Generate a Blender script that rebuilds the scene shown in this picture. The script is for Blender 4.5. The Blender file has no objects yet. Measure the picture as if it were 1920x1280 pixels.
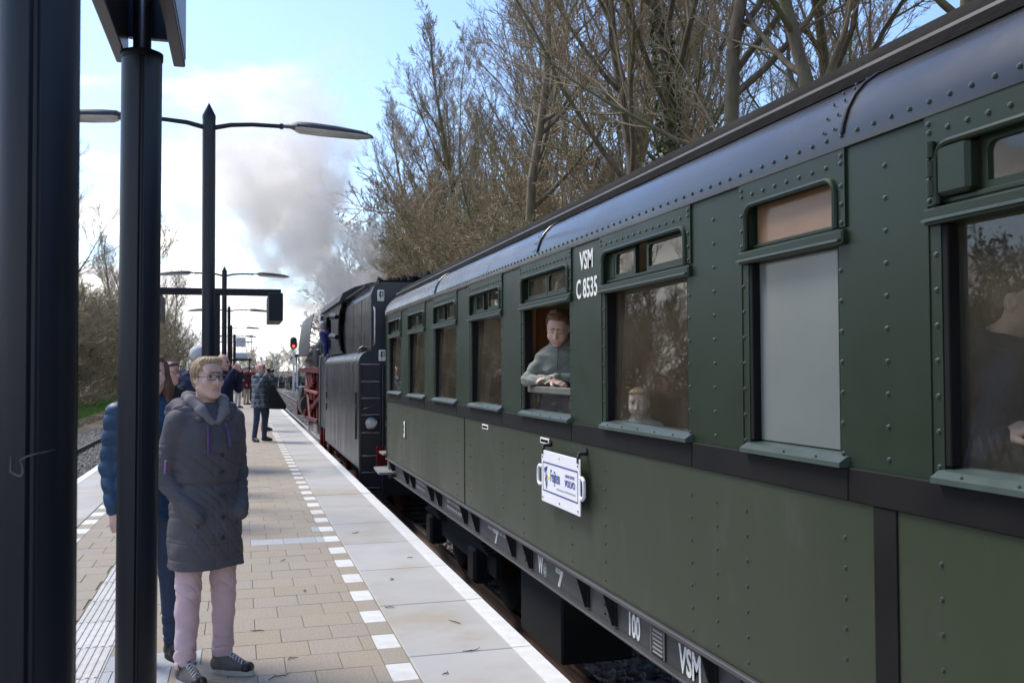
import bpy, bmesh, math, random
import numpy as np
from math import radians as R, sin, cos, pi, tan, atan2, sqrt
from mathutils import Vector, Matrix

# ------------------------------------------------------------------ camera
scn = bpy.context.scene
col = scn.collection
cd = bpy.data.cameras.new('camera')
cam = bpy.data.objects.new('camera', cd)
col.objects.link(cam)
scn.camera = cam
cd.sensor_width = 36.0
cd.lens = 33.75
cd.clip_start = 0.05
cd.clip_end = 3000
cam.matrix_world = (Matrix.Translation((0, 0, 1.62)) @ Matrix.Rotation(R(-15.76), 4, 'Z')
                    @ Matrix.Rotation(R(90 + 1.59), 4, 'X') @ Matrix.Rotation(R(-0.3), 4, 'Z'))
cd.dof.use_dof = True
cd.dof.focus_distance = 6.0
cd.dof.aperture_fstop = 7.0

# ------------------------------------------------------------------ world: daylight sky with broken cloud
SUN_EL, SUN_AZ = 53.0, -48.0          # azimuth from +Y, negative = towards -X
wd = bpy.data.worlds.new('World')
scn.world = wd
wd.use_nodes = True
nt = wd.node_tree
nt.nodes.clear()


def N(tree, kind, **kw):
    n = tree.nodes.new(kind)
    for k, v in kw.items():
        if k.startswith('i_'):
            n.inputs[k[2:].replace('_', ' ')].default_value = v
        else:
            setattr(n, k, v)
    return n


def mth(tree, op, a, b=None, c=None, clamp=False):
    n = tree.nodes.new('ShaderNodeMath')
    n.operation = op
    n.use_clamp = clamp
    for i, v in enumerate((a, b, c)):
        if v is None:
            continue
        if isinstance(v, (int, float)):
            n.inputs[i].default_value = v
        else:
            tree.links.new(v, n.inputs[i])
    return n.outputs[0]


def maprange(tree, v, a, b, c=0.0, d=1.0, smooth=True):
    n = tree.nodes.new('ShaderNodeMapRange')
    n.interpolation_type = 'SMOOTHSTEP' if smooth else 'LINEAR'
    tree.links.new(v, n.inputs[0])
    for i, x in zip((1, 2, 3, 4), (a, b, c, d)):
        if isinstance(x, (int, float)):
            n.inputs[i].default_value = x
        else:
            tree.links.new(x, n.inputs[i])
    return n.outputs[0]


def mixc(tree, f, a, b):
    n = tree.nodes.new('ShaderNodeMix')
    n.data_type = 'RGBA'
    for i, v in ((0, f), (6, a), (7, b)):
        if isinstance(v, (int, float)):
            n.inputs[i].default_value = v
        elif isinstance(v, tuple):
            n.inputs[i].default_value = (*v, 1) if len(v) == 3 else v
        else:
            tree.links.new(v, n.inputs[i])
    return n.outputs[2]


sky = N(nt, 'ShaderNodeTexSky', sky_type='NISHITA', sun_disc=False, sun_elevation=R(SUN_EL), sun_rotation=R(SUN_AZ),
        altitude=0.0, air_density=1.0, dust_density=1.2, ozone_density=1.6)
tc = N(nt, 'ShaderNodeTexCoord')
sp = N(nt, 'ShaderNodeSeparateXYZ')
nt.links.new(tc.outputs['Generated'], sp.inputs[0])
zz = mth(nt, 'MAXIMUM', sp.outputs[2], 0.0)
den = mth(nt, 'ADD', zz, 0.22)
cx = mth(nt, 'DIVIDE', sp.outputs[0], den)
cy = mth(nt, 'DIVIDE', sp.outputs[1], den)
cb = N(nt, 'ShaderNodeCombineXYZ')
nt.links.new(cx, cb.inputs[0])
nt.links.new(cy, cb.inputs[1])
mp = N(nt, 'ShaderNodeMapping')
mp.inputs['Location'].default_value = (3.1, 1.7, 0.4)
nt.links.new(cb.outputs[0], mp.inputs[0])
n1 = N(nt, 'ShaderNodeTexNoise', i_Scale=1.35, i_Detail=9.0, i_Roughness=0.56)
nt.links.new(mp.outputs[0], n1.inputs['Vector'])
n2 = N(nt, 'ShaderNodeTexNoise', i_Scale=2.6, i_Detail=7.0, i_Roughness=0.55)
nt.links.new(mp.outputs[0], n2.inputs['Vector'])
thr = maprange(nt, zz, 0.04, 0.25, 0.325, 0.592)          # more cloud towards the horizon
thr2 = mth(nt, 'ADD', thr, 0.10)
cmask = maprange(nt, n1.outputs[0], thr, thr2)
shade = maprange(nt, n2.outputs[0], 0.35, 0.62)
ccol = mixc(nt, shade, (4.3, 4.32, 4.5), (8.0, 7.8, 7.45))
skyb = N(nt, 'ShaderNodeMix', data_type='RGBA', blend_type='MULTIPLY')
skyb.inputs[0].default_value = 1.0
nt.links.new(sky.outputs[0], skyb.inputs[6])
skyb.inputs[7].default_value = (0.97, 1.06, 1.19, 1)
allsky = mixc(nt, cmask, skyb.outputs[2], ccol)
bg = N(nt, 'ShaderNodeBackground', i_Strength=0.1)
nt.links.new(allsky, bg.inputs[0])
wo = N(nt, 'ShaderNodeOutputWorld')
nt.links.new(bg.outputs[0], wo.inputs[0])

# ------------------------------------------------------------------ sun (behind thin cloud, hence soft)
sd = bpy.data.lights.new('sun', 'SUN')
sd.energy = 1.5
sd.angle = R(22)
sd.color = (1.0, 0.93, 0.82)
sun = bpy.data.objects.new('sun', sd)
col.objects.link(sun)
sdir = Vector((sin(R(SUN_AZ)) * cos(R(SUN_EL)), cos(R(SUN_AZ)) * cos(R(SUN_EL)), sin(R(SUN_EL))))
sun.rotation_euler = sdir.to_track_quat('Z', 'Y').to_euler()
sun.location = (0, 0, 30)

vs = scn.view_settings
vs.view_transform = 'Standard'
vs.look = 'None'
vs.exposure = 1.30
vs.gamma = 1.0
vs.use_curve_mapping = False
scn.cycles.max_bounces = 8
scn.cycles.transparent_max_bounces = 24
scn.cycles.volume_bounces = 8
scn.cycles.volume_step_rate = 1.0
scn.cycles.volume_max_steps = 96
scn.cycles.use_denoising = True


# ------------------------------------------------------------------ helpers: tags, meshes
def tag(o, label=None, cat=None, group=None, kind=None):
    for k, v in (('label', label), ('category', cat), ('group', group), ('kind', kind)):
        if v:
            o[k] = v
    return o


def thing(name, label, cat, loc=(0, 0, 0), rz=0.0, group=None, kind=None):
    o = bpy.data.objects.new(name, None)
    o.empty_display_size = 0.2
    col.objects.link(o)
    o.location = loc
    o.rotation_euler = (0, 0, rz)
    return tag(o, label, cat, group, kind)


def copy_tree(o, parent=None):
    c = o.copy()
    col.objects.link(c)
    if parent is not None:
        c.parent = parent
    for ch in list(o.children):
        copy_tree(ch, c)
    return c


def link(name, me, parent=None):
    o = bpy.data.objects.new(name, me)
    col.objects.link(o)
    if parent is not None:
        o.parent = parent
    return o


class MB:
    """collects simple shapes, then builds them as one mesh"""

    def __init__(s):
        s.v = []
        s.f = []
        s.sm = []
        s.mi = []
        s.cur = 0

    def add(s, vs, fs, smooth=False):
        b = len(s.v)
        s.v.extend([tuple(p) for p in vs])
        for f in fs:
            s.f.append(tuple(b + i for i in f))
            s.sm.append(smooth)
            s.mi.append(s.cur)
        return s

    def box(s, x0, x1, y0, y1, z0, z1, b=0.0, M=None):
        lo = (min(x0, x1), min(y0, y1), min(z0, z1))
        hi = (max(x0, x1), max(y0, y1), max(z0, z1))
        if b <= 0:
            vs = [(x, y, z) for x in (lo[0], hi[0]) for y in (lo[1], hi[1]) for z in (lo[2], hi[2])]
            fs = [(0, 1, 3, 2), (4, 6, 7, 5), (0, 4, 5, 1), (2, 3, 7, 6), (0, 2, 6, 4), (1, 5, 7, 3)]
        else:
            b = min(b, *(0.45 * (hi[i] - lo[i]) for i in range(3)))
            vs, ix = [], {}
            for sx in (0, 1):
                for sy in (0, 1):
                    for sz in (0, 1):
                        sg = (sx, sy, sz)
                        for a in range(3):
                            p = []
                            for i in range(3):
                                q = hi[i] if sg[i] else lo[i]
                                if i != a:
                                    q += -b if sg[i] else b
                                p.append(q)
                            ix[(sg, a)] = len(vs)
                            vs.append(p)
            fs = []
            for a in range(3):
                o1, o2 = [i for i in range(3) if i != a]
                for sa in (0, 1):
                    q = []
                    for c1, c2 in ((0, 0), (1, 0), (1, 1), (0, 1)):
                        sg = [0, 0, 0]
                        sg[a], sg[o1], sg[o2] = sa, c1, c2
                        q.append(ix[(tuple(sg), a)])
                    fs.append(q)
            for a, c in ((0, 1), (0, 2), (1, 2)):
                t = 3 - a - c
                for sa in (0, 1):
                    for sc in (0, 1):
                        g0 = [0, 0, 0]
                        g0[a], g0[c] = sa, sc
                        g1 = list(g0)
                        g1[t] = 1
                        g0, g1 = tuple(g0), tuple(g1)
                        fs.append((ix[(g0, a)], ix[(g0, c)], ix[(g1, c)], ix[(g1, a)]))
            for sx in (0, 1):
                for sy in (0, 1):
                    for sz in (0, 1):
                        fs.append(tuple(ix[((sx, sy, sz), a)] for a in range(3)))
        if M is not None:
            vs = [M @ Vector(p) for p in vs]
        return s.add(vs, fs)

    def tube(s, p0, p1, r0, r1=None, n=12, caps=True, smooth=True):
        return s.path([p0, p1], [r0, r0 if r1 is None else r1], n, caps, smooth)

    def path(s, pts, rad, n=10, caps=True, smooth=True, closed=False):
        pts = [Vector(p) for p in pts]
        if not isinstance(rad, (list, tuple)):
            rad = [rad] * len(pts)
        m = len(pts)
        vs, fs = [], []
        up = None
        for i, p in enumerate(pts):
            if closed:
                t = pts[(i + 1) % m] - pts[i - 1]
            else:
                t = pts[min(i + 1, m - 1)] - pts[max(i - 1, 0)]
            t.normalize()
            if up is None:
                up = Vector((0, 0, 1)) if abs(t.z) < 0.9 else Vector((1, 0, 0))
            a = up - t * up.dot(t)
            if a.length < 1e-5:
                a = t.orthogonal()
            a.normalize()
            up = a
            b = t.cross(a)
            for k in range(n):
                th = 2 * pi * k / n
                vs.append(p + (a * cos(th) + b * sin(th)) * rad[i])
        lim = m if closed else m - 1
        for i in range(lim):
            j = (i + 1) % m
            for k in range(n):
                k2 = (k + 1) % n
                fs.append((i * n + k, i * n + k2, j * n + k2, j * n + k))
        s.add(vs, fs, smooth)
        if caps and not closed:
            b0 = len(s.v) - len(vs)
            s.f.append(tuple(b0 + k for k in reversed(range(n))))
            s.f.append(tuple(b0 + (m - 1) * n + k for k in range(n)))
            s.sm += [False, False]
            s.mi += [s.cur, s.cur]
        return s

    def prism(s, pts, axis, a0, a1, M=None, smooth=False):
        """2D outline pts extruded along axis ('x','y','z') between a0 and a1"""
        def mk(p, a):
            if axis == 'x':
                return (a, p[0], p[1])
            if axis == 'y':
                return (p[0], a, p[1])
            return (p[0], p[1], a)
        n = len(pts)
        vs = [mk(p, a0) for p in pts] + [mk(p, a1) for p in pts]
        if M is not None:
            vs = [M @ Vector(q) for q in vs]
        fs = [tuple(range(n)), tuple(range(2 * n - 1, n - 1, -1))]
        b = len(s.v)
        s.add(vs, fs, False)
        for i in range(n):
            j = (i + 1) % n
            s.f.append((b + i, b + n + i, b + n + j, b + j))
            s.sm.append(smooth)
            s.mi.append(s.cur)
        return s

    def ring(s, outer, inner, axis, a0, a1):
        """flat ring between two outlines with the same number of points, extruded"""
        def mk(p, a):
            if axis == 'x':
                return (a, p[0], p[1])
            if axis == 'y':
                return (p[0], a, p[1])
            return (p[0], p[1], a)
        n = len(outer)
        vs = [mk(p, a0) for p in outer] + [mk(p, a0) for p in inner] + [mk(p, a1) for p in outer] + [mk(p, a1) for p in inner]
        fs = []
        for i in range(n):
            j = (i + 1) % n
            fs += [(i, j, n + j, n + i), (2 * n + j, 2 * n + i, 3 * n + i, 3 * n + j),
                   (j, i, 2 * n + i, 2 * n + j), (n + i, n + j, 3 * n + j, 3 * n + i)]
        return s.add(vs, fs)

    def lathe(s, prof, c=(0, 0, 0), axis='z', n=20, smooth=True):
        """prof: list of (radius, height)"""
        vs, fs = [], []
        for r, h in prof:
            for k in range(n):
                t = 2 * pi * k / n
                a, b = r * cos(t), r * sin(t)
                q = (a, b, h) if axis == 'z' else ((a, h, b) if axis == 'y' else (h, a, b))
                vs.append((q[0] + c[0], q[1] + c[1], q[2] + c[2]))
        for i in range(len(prof) - 1):
            for k in range(n):
                k2 = (k + 1) % n
                fs.append((i * n + k, i * n + k2, (i + 1) * n + k2, (i + 1) * n + k))
        fs.append(tuple(range(n))[::-1])
        fs.append(tuple((len(prof) - 1) * n + k for k in range(n)))
        return s.add(vs, fs, smooth)

    def mesh(s, name, mats, recalc=True, sharp=40):
        me = bpy.data.meshes.new(name)
        me.from_pydata(s.v, [], s.f)
        if not isinstance(mats, (list, tuple)):
            mats = [mats]
        for m in mats:
            me.materials.append(m)
        me.polygons.foreach_set('use_smooth', s.sm)
        me.polygons.foreach_set('material_index', s.mi)
        if recalc:
            bm = bmesh.new()
            bm.from_mesh(me)
            bmesh.ops.recalc_face_normals(bm, faces=bm.faces)
            bm.to_mesh(me)
            bm.free()
        if any(s.sm):
            me.set_sharp_from_angle(angle=R(sharp))
        me.update()
        return me

    def build(s, name, mats, parent=None, recalc=True, sharp=40):
        return link(name, s.mesh(name, mats, recalc, sharp), parent)


def rawmesh(name, v, f, mat, smooth=False):
    """v (n,3) and f (m,k) numpy arrays"""
    me = bpy.data.meshes.new(name)
    v = np.asarray(v, np.float32)
    f = np.asarray(f, np.int32)
    k = f.shape[1]
    me.vertices.add(len(v))
    me.vertices.foreach_set('co', v.ravel())
    me.loops.add(f.size)
    me.loops.foreach_set('vertex_index', f.ravel())
    me.polygons.add(len(f))
    me.polygons.foreach_set('loop_start', np.arange(0, f.size, k, dtype=np.int32))
    if smooth:
        me.polygons.foreach_set('use_smooth', np.ones(len(f), bool))
    me.materials.append(mat)
    me.update(calc_edges=True)
    return me


_txt = {}


def text_mesh(s, size, mat, sx=1.0, depth=0.002, bold=0.0, align='CENTER', space=1.0):
    key = (s, size, mat.name, sx, depth, bold, align)
    if key in _txt:
        return _txt[key]
    c = bpy.data.curves.new('lettering', 'FONT')
    c.body = s
    c.size = size
    c.extrude = depth
    c.offset = bold
    c.align_x = align
    c.align_y = 'CENTER'
    c.space_character = space
    c.resolution_u = 3
    o = bpy.data.objects.new('lettering', c)
    col.objects.link(o)
    dg = bpy.context.evaluated_depsgraph_get()
    me = bpy.data.meshes.new_from_object(o.evaluated_get(dg))
    bpy.data.objects.remove(o)
    bpy.data.curves.remove(c)
    me.transform(Matrix.Diagonal((sx, 1, 1, 1)))
    me.materials.clear()
    me.materials.append(mat)
    _txt[key] = me
    return me


SIDE = Matrix(((0, 0, -1, 0), (-1, 0, 0, 0), (0, 1, 0, 0), (0, 0, 0, 1)))   # text lying on a wall that faces -X


def side_text(s, x, y, z, size, mat, parent, name='lettering', **kw):
    o = link(name, text_mesh(s, size, mat, **kw), parent)
    o.matrix_local = Matrix.Translation((x, y, z)) @ SIDE
    return o


# ------------------------------------------------------------------ materials
def M(name, c, rough=0.6, metal=0.0, c2=None, scale=3.0, amt=1.0, detail=6.0, bump=0.0, bscale=40.0, rnd=0.0, spec=0.5, stretch=None,
      c3=None, scale3=0.6, lo3=0.5, hi3=0.7, rough2=None, coat=0.0, bdetail=4.0, world=False):
    m = bpy.data.materials.new(name)
    m.use_nodes = True
    t = m.node_tree
    bs = t.nodes['Principled BSDF']
    bs.inputs['Roughness'].default_value = rough
    bs.inputs['Metallic'].default_value = metal
    bs.inputs['Specular IOR Level'].default_value = spec
    if coat:
        bs.inputs['Coat Weight'].default_value = coat
        bs.inputs['Coat Roughness'].default_value = 0.12
    tcn = t.nodes.new('ShaderNodeTexCoord')
    vec = tcn.outputs['Object']
    if world:
        g = t.nodes.new('ShaderNodeNewGeometry')
        vec = g.outputs['Position']
    if stretch:
        mpn = t.nodes.new('ShaderNodeMapping')
        mpn.inputs['Scale'].default_value = stretch
        t.links.new(vec, mpn.inputs[0])
        vec = mpn.outputs[0]
    colr = None
    if c2:
        n = N(t, 'ShaderNodeTexNoise', i_Scale=scale, i_Detail=detail, i_Roughness=0.6)
        t.links.new(vec, n.inputs['Vector'])
        f = maprange(t, n.outputs[0], 0.5 - 0.22 / amt, 0.5 + 0.22 / amt)
        colr = mixc(t, f, c, c2)
        if rough2 is not None:
            t.links.new(maprange(t, n.outputs[0], 0.35, 0.65, rough, rough2), bs.inputs['Roughness'])
    if c3:
        n = N(t, 'ShaderNodeTexNoise', i_Scale=scale3, i_Detail=5.0, i_Roughness=0.6)
        t.links.new(vec, n.inputs['Vector'])
        f = maprange(t, n.outputs[0], lo3, hi3)
        colr = mixc(t, f, colr if colr is not None else c, c3)
    if rnd:
        oi = t.nodes.new('ShaderNodeObjectInfo')
        hv = t.nodes.new('ShaderNodeHueSaturation')
        t.links.new(mth(t, 'ADD', mth(t, 'MULTIPLY', oi.outputs['Random'], 2 * rnd), 1 - rnd), hv.inputs['Value'])
        r2 = mth(t, 'FRACT', mth(t, 'MULTIPLY', oi.outputs['Random'], 17.31))
        t.links.new(mth(t, 'ADD', mth(t, 'MULTIPLY', r2, 0.25), 0.87), hv.inputs['Saturation'])
        if colr is not None:
            t.links.new(colr, hv.inputs['Color'])
        else:
            hv.inputs['Color'].default_value = (*c, 1)
        colr = hv.outputs[0]
    if colr is not None:
        t.links.new(colr, bs.inputs['Base Color'])
    else:
        bs.inputs['Base Color'].default_value = (*c, 1)
    if bump:
        n = N(t, 'ShaderNodeTexNoise', i_Scale=bscale, i_Detail=bdetail, i_Roughness=0.6)
        t.links.new(vec, n.inputs['Vector'])
        b = N(t, 'ShaderNodeBump', i_Strength=bump, i_Distance=0.02)
        t.links.new(n.outputs[0], b.inputs['Height'])
        t.links.new(b.outputs[0], bs.inputs['Normal'])
    return m


def glass_mat(name, tint=(0.8, 0.83, 0.8), boost=1.0, rough=0.02, film=0.0, filmcol=(0.3, 0.3, 0.28)):
    m = bpy.data.materials.new(name)
    m.use_nodes = True
    t = m.node_tree
    t.nodes.clear()
    out = t.nodes.new('ShaderNodeOutputMaterial')
    tr = t.nodes.new('ShaderNodeBsdfTransparent')
    tr.inputs[0].default_value = (*tint, 1)
    gl = t.nodes.new('ShaderNodeBsdfGlossy')
    gl.inputs['Roughness'].default_value = rough
    fr = N(t, 'ShaderNodeFresnel', i_IOR=1.5)
    bk = t.nodes.new('ShaderNodeNewGeometry')      # the pane reflects at its outer skin; the inner skin only lets light out
    f = mth(t, 'MULTIPLY', fr.outputs[0], mth(t, 'MULTIPLY', mth(t, 'SUBTRACT', 1.0, bk.outputs['Backfacing']), boost), clamp=True)
    mx = t.nodes.new('ShaderNodeMixShader')
    t.links.new(f, mx.inputs[0])
    t.links.new(tr.outputs[0], mx.inputs[1])
    t.links.new(gl.outputs[0], mx.inputs[2])
    last = mx.outputs[0]
    if film > 0:      # dust on the pane
        df = t.nodes.new('ShaderNodeBsdfDiffuse')
        df.inputs[0].default_value = (*filmcol, 1)
        tcn = t.nodes.new('ShaderNodeTexCoord')
        n = N(t, 'ShaderNodeTexNoise', i_Scale=3.0, i_Detail=5.0)
        t.links.new(tcn.outputs['Object'], n.inputs['Vector'])
        ff = maprange(t, n.outputs[0], 0.25, 0.75, film * 0.6, film * 1.3)
        m2 = t.nodes.new('ShaderNodeMixShader')
        t.links.new(ff, m2.inputs[0])
        t.links.new(last, m2.inputs[1])
        t.links.new(df.outputs[0], m2.inputs[2])
        last = m2.outputs[0]
    t.links.new(last, out.inputs[0])
    return m


def emit_mat(name, c, st):
    m = bpy.data.materials.new(name)
    m.use_nodes = True
    bs = m.node_tree.nodes['Principled BSDF']
    bs.inputs['Base Color'].default_value = (*c, 1)
    bs.inputs['Emission Color'].default_value = (*c, 1)
    bs.inputs['Emission Strength'].default_value = st
    return m


mat = {}
mat['navy'] = M('navy_paint', (0.0045, 0.0065, 0.012), 0.35, spec=0.35, c2=(0.008, 0.011, 0.019), scale=2.0, bump=0.03, bscale=90)
mat['navy_d'] = M('navy_paint_dark', (0.004, 0.005, 0.009), 0.5, spec=0.3)
mat['steel'] = M('brushed_steel', (0.55, 0.55, 0.56), 0.3, 1.0, c2=(0.35, 0.35, 0.36), scale=8)
mat['white'] = M('white_paint', (0.78, 0.78, 0.76), 0.5, c2=(0.68, 0.68, 0.65), scale=6)
mat['letter'] = M('lettering_white', (0.75, 0.75, 0.71), 0.6, c2=(0.62, 0.62, 0.58), scale=30)
mat['black'] = M('black_paint', (0.012, 0.012, 0.013), 0.4, c2=(0.022, 0.021, 0.02), scale=4)
mat['soot'] = M('sooty_iron', (0.010, 0.010, 0.011), 0.6, c2=(0.03, 0.027, 0.024), scale=5, bump=0.1)
mat['rust'] = M('rusty_iron', (0.06, 0.035, 0.025), 0.75, c2=(0.03, 0.024, 0.022), scale=9, bump=0.2)
# ================================================================== SETTING: ground, tracks, platform
mat['earth'] = M('earth', (0.085, 0.066, 0.045), 0.95, c2=(0.14, 0.11, 0.07), scale=0.7, c3=(0.055, 0.075, 0.022), scale3=0.12, lo3=0.45, hi3=0.6, bump=0.4, bscale=6, world=True)
mat['ballast_bed'] = M('ballast_bed', (0.13, 0.12, 0.11), 0.95, c2=(0.26, 0.245, 0.225), scale=14, detail=8, amt=1.6, c3=(0.12, 0.075, 0.05), scale3=0.7, lo3=0.5, hi3=0.75, bump=1.0, bscale=22, world=True)
mat['stone'] = M('ballast_stone', (0.13, 0.122, 0.112), 0.9, c2=(0.23, 0.215, 0.20), scale=3.5, detail=2, amt=2.0, c3=(0.16, 0.10, 0.07), scale3=1.4, lo3=0.55, hi3=0.75, world=True)
mat['sleeper'] = M('sleeper_wood', (0.085, 0.07, 0.055), 0.85, c2=(0.16, 0.14, 0.12), scale=5, bump=0.3, rnd=0.2)
mat['rail_side'] = M('rail_rust', (0.10, 0.055, 0.036), 0.8, c2=(0.055, 0.036, 0.027), scale=6, bump=0.2)
mat['rail_top'] = M('rail_polished', (0.34, 0.32, 0.30), 0.3, 0.9, c2=(0.16, 0.13, 0.11), scale=5)
mat['tile'] = M('paving_beige', (0.365, 0.312, 0.243), 0.85, c2=(0.265, 0.222, 0.17), scale=70, detail=3, amt=1.1, c3=(0.305, 0.262, 0.205), scale3=2.2, lo3=0.5, hi3=0.75, rnd=0.03, bump=0.25, bscale=150)
mat['tile_far'] = M('paving_beige_far', (0.35, 0.298, 0.23), 0.85, c2=(0.30, 0.255, 0.197), scale=2.5, bump=0.2, bscale=120)
mat['tile_grey'] = M('paving_grey', (0.42, 0.43, 0.44), 0.85, c2=(0.33, 0.34, 0.35), scale=30, rnd=0.06, bump=0.2, bscale=150)
mat['tile_white'] = M('paving_white', (0.70, 0.69, 0.66), 0.75, c2=(0.55, 0.54, 0.50), scale=9, amt=0.7, rnd=0.05, bump=0.15, bscale=120)
mat['slab'] = M('edge_slab_concrete', (0.38, 0.367, 0.345), 0.8, c2=(0.43, 0.417, 0.395), scale=1.5, c3=(0.36, 0.315, 0.25), scale3=0.9, lo3=0.46, hi3=0.66, rnd=0.05, bump=0.15, bscale=160, world=True)
mat['edge_paint'] = M('edge_paint', (0.72, 0.71, 0.68), 0.7, c2=(0.58, 0.57, 0.54), scale=8, amt=0.8, rnd=0.04, bump=0.1, bscale=90)
mat['guide'] = M('guide_tile', (0.56, 0.545, 0.51), 0.8, c2=(0.44, 0.425, 0.395), scale=14, rnd=0.06, bump=0.15, bscale=140)
mat['joint'] = M('joint_sand', (0.29, 0.25, 0.18), 0.95, c2=(0.16, 0.16, 0.08), scale=3, bump=0.2)
mat['concrete'] = M('platform_wall', (0.20, 0.19, 0.175), 0.9, c2=(0.12, 0.115, 0.105), scale=3, bump=0.2)

GZ = -1.16
ground = MB()
ground.add([(-900, -120, GZ), (900, -120, GZ), (900, 1500, GZ), (-900, 1500, GZ)], [(0, 1, 2, 3)])
tag(ground.build('ground', mat['earth']), kind='structure')

# raised verge on the left, path ballast, embankment on the right behind the train
rng = random.Random(5)


def strip(name, prof, y0, y1, step, m, jit=0.03, kind='structure', seed=1):
    """terrain strip: prof is a list of (x, z), swept along Y with small unevenness"""
    r = random.Random(seed)
    mb = MB()
    ys = []
    y = y0
    while y <= y1:
        ys.append(y)
        y += step * (1 + max(0, y - 30) / 30)
    vs = []
    for y in ys:
        for i, (x, z) in enumerate(prof):
            e = 0 if i in (0, len(prof) - 1) else 1
            vs.append((x + r.uniform(-jit, jit) * 2 * e, y, z + r.uniform(-jit, jit) * e))
    n = len(prof)
    fs = [(i * n + k, i * n + k + 1, (i + 1) * n + k + 1, (i + 1) * n + k) for i in range(len(ys) - 1) for k in range(n - 1)]
    mb.add(vs, fs, True)
    return tag(mb.build(name, m, sharp=80), kind=kind)


RZ = -0.76          # rail top
strip('track_bed', [(1.2, -1.10), (1.7, -0.96), (2.2, -0.95), (3.32, -0.96), (4.6, -0.95), (5.4, -0.98), (6.2, -1.18)], -12, 300, 0.8, mat['ballast_bed'], 0.015, seed=2)
strip('track_bed', [(-7.0, -1.18), (-6.1, -0.98), (-5.4, -0.95), (-4.04, -0.96), (-2.9, -0.95), (-2.2, -1.0), (-1.9, -1.15)], -12, 300, 0.8, mat['ballast_bed'], 0.015, seed=3)
mat['verge'] = M('verge_soil', (0.12, 0.085, 0.05), 0.95, c2=(0.19, 0.145, 0.085), scale=2.0, bump=0.5, bscale=12, world=True)
strip('verge', [(-14.5, -1.20), (-13.6, -0.86), (-12.0, -0.84), (-10.0, -0.82), (-8.2, -0.84), (-7.2, -0.90), (-6.3, -1.10)], -12, 300, 0.7, mat['verge'], 0.05, seed=4)
mat['bank'] = M('bank_soil', (0.075, 0.055, 0.035), 0.95, c2=(0.12, 0.10, 0.05), scale=1.2, c3=(0.04, 0.06, 0.02), scale3=0.5, lo3=0.45, hi3=0.6, bump=0.5, bscale=8, world=True)
strip('embankment', [(5.8, -1.20), (7.2, -0.6), (8.6, 0.3), (10.5, 1.0), (14.0, 1.3), (30.0, 1.4), (60.0, -1.2)], -20, 112, 1.2, mat['bank'], 0.12, seed=6)


def track(xc, y0, y1, sl0, sl1):
    t = thing('railway_track', None, None, (xc, 0, 0), kind='structure')
    for sx in (-0.72, 0.72):
        m = MB()
        prof = [(-0.06, -0.165), (0.06, -0.165), (0.06, -0.15), (0.012, -0.13), (0.012, -0.05), (0.035, -0.035), (0.035, -0.006)]
        full = prof + [(0.030, 0.0), (-0.030, 0.0)] + [(-a, b) for a, b in reversed(prof[1:]) if a != 0.06 or b != -0.165]
        full = [(-0.06, -0.165), (0.06, -0.165), (0.06, -0.15), (0.012, -0.13), (0.012, -0.05), (0.035, -0.035), (0.035, -0.008), (0.030, 0.0),
                (-0.030, 0.0), (-0.035, -0.008), (-0.035, -0.035), (-0.012, -0.05), (-0.012, -0.13), (-0.06, -0.15)]
        m.prism([(sx + a, RZ + b) for a, b in full], 'y', y0, y1)
        nf = len(full)
        # the running surface is polished steel
        m.mi[2 + 7] = 1
        m.build('rail', [mat['rail_side'], mat['rail_top']], t)
    sm = MB().box(-1.3, 1.3, -0.12, 0.12, RZ - 0.30, RZ - 0.168, b=0.012).mesh('sleeper', mat['sleeper'])
    clip = MB()
    for sx in (-0.72, 0.72):
        for d in (-0.1, 0.1):
            clip.box(sx + d - 0.04, sx + d + 0.04, -0.06, 0.06, RZ - 0.168, RZ - 0.125, b=0.008)
    cm = clip.mesh('rail_clip', mat['rust'])
    y = sl0
    while y < sl1:
        s_ = link('sleeper', sm, t)
        s_.location = (0, y, 0)
        if y < 60:
            link('rail_clip', cm, s_)
        y += 0.6
    return t


track(3.32, -14, 300, 0.3, 134)
track(-4.04, -14, 300, 8, 110)


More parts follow.
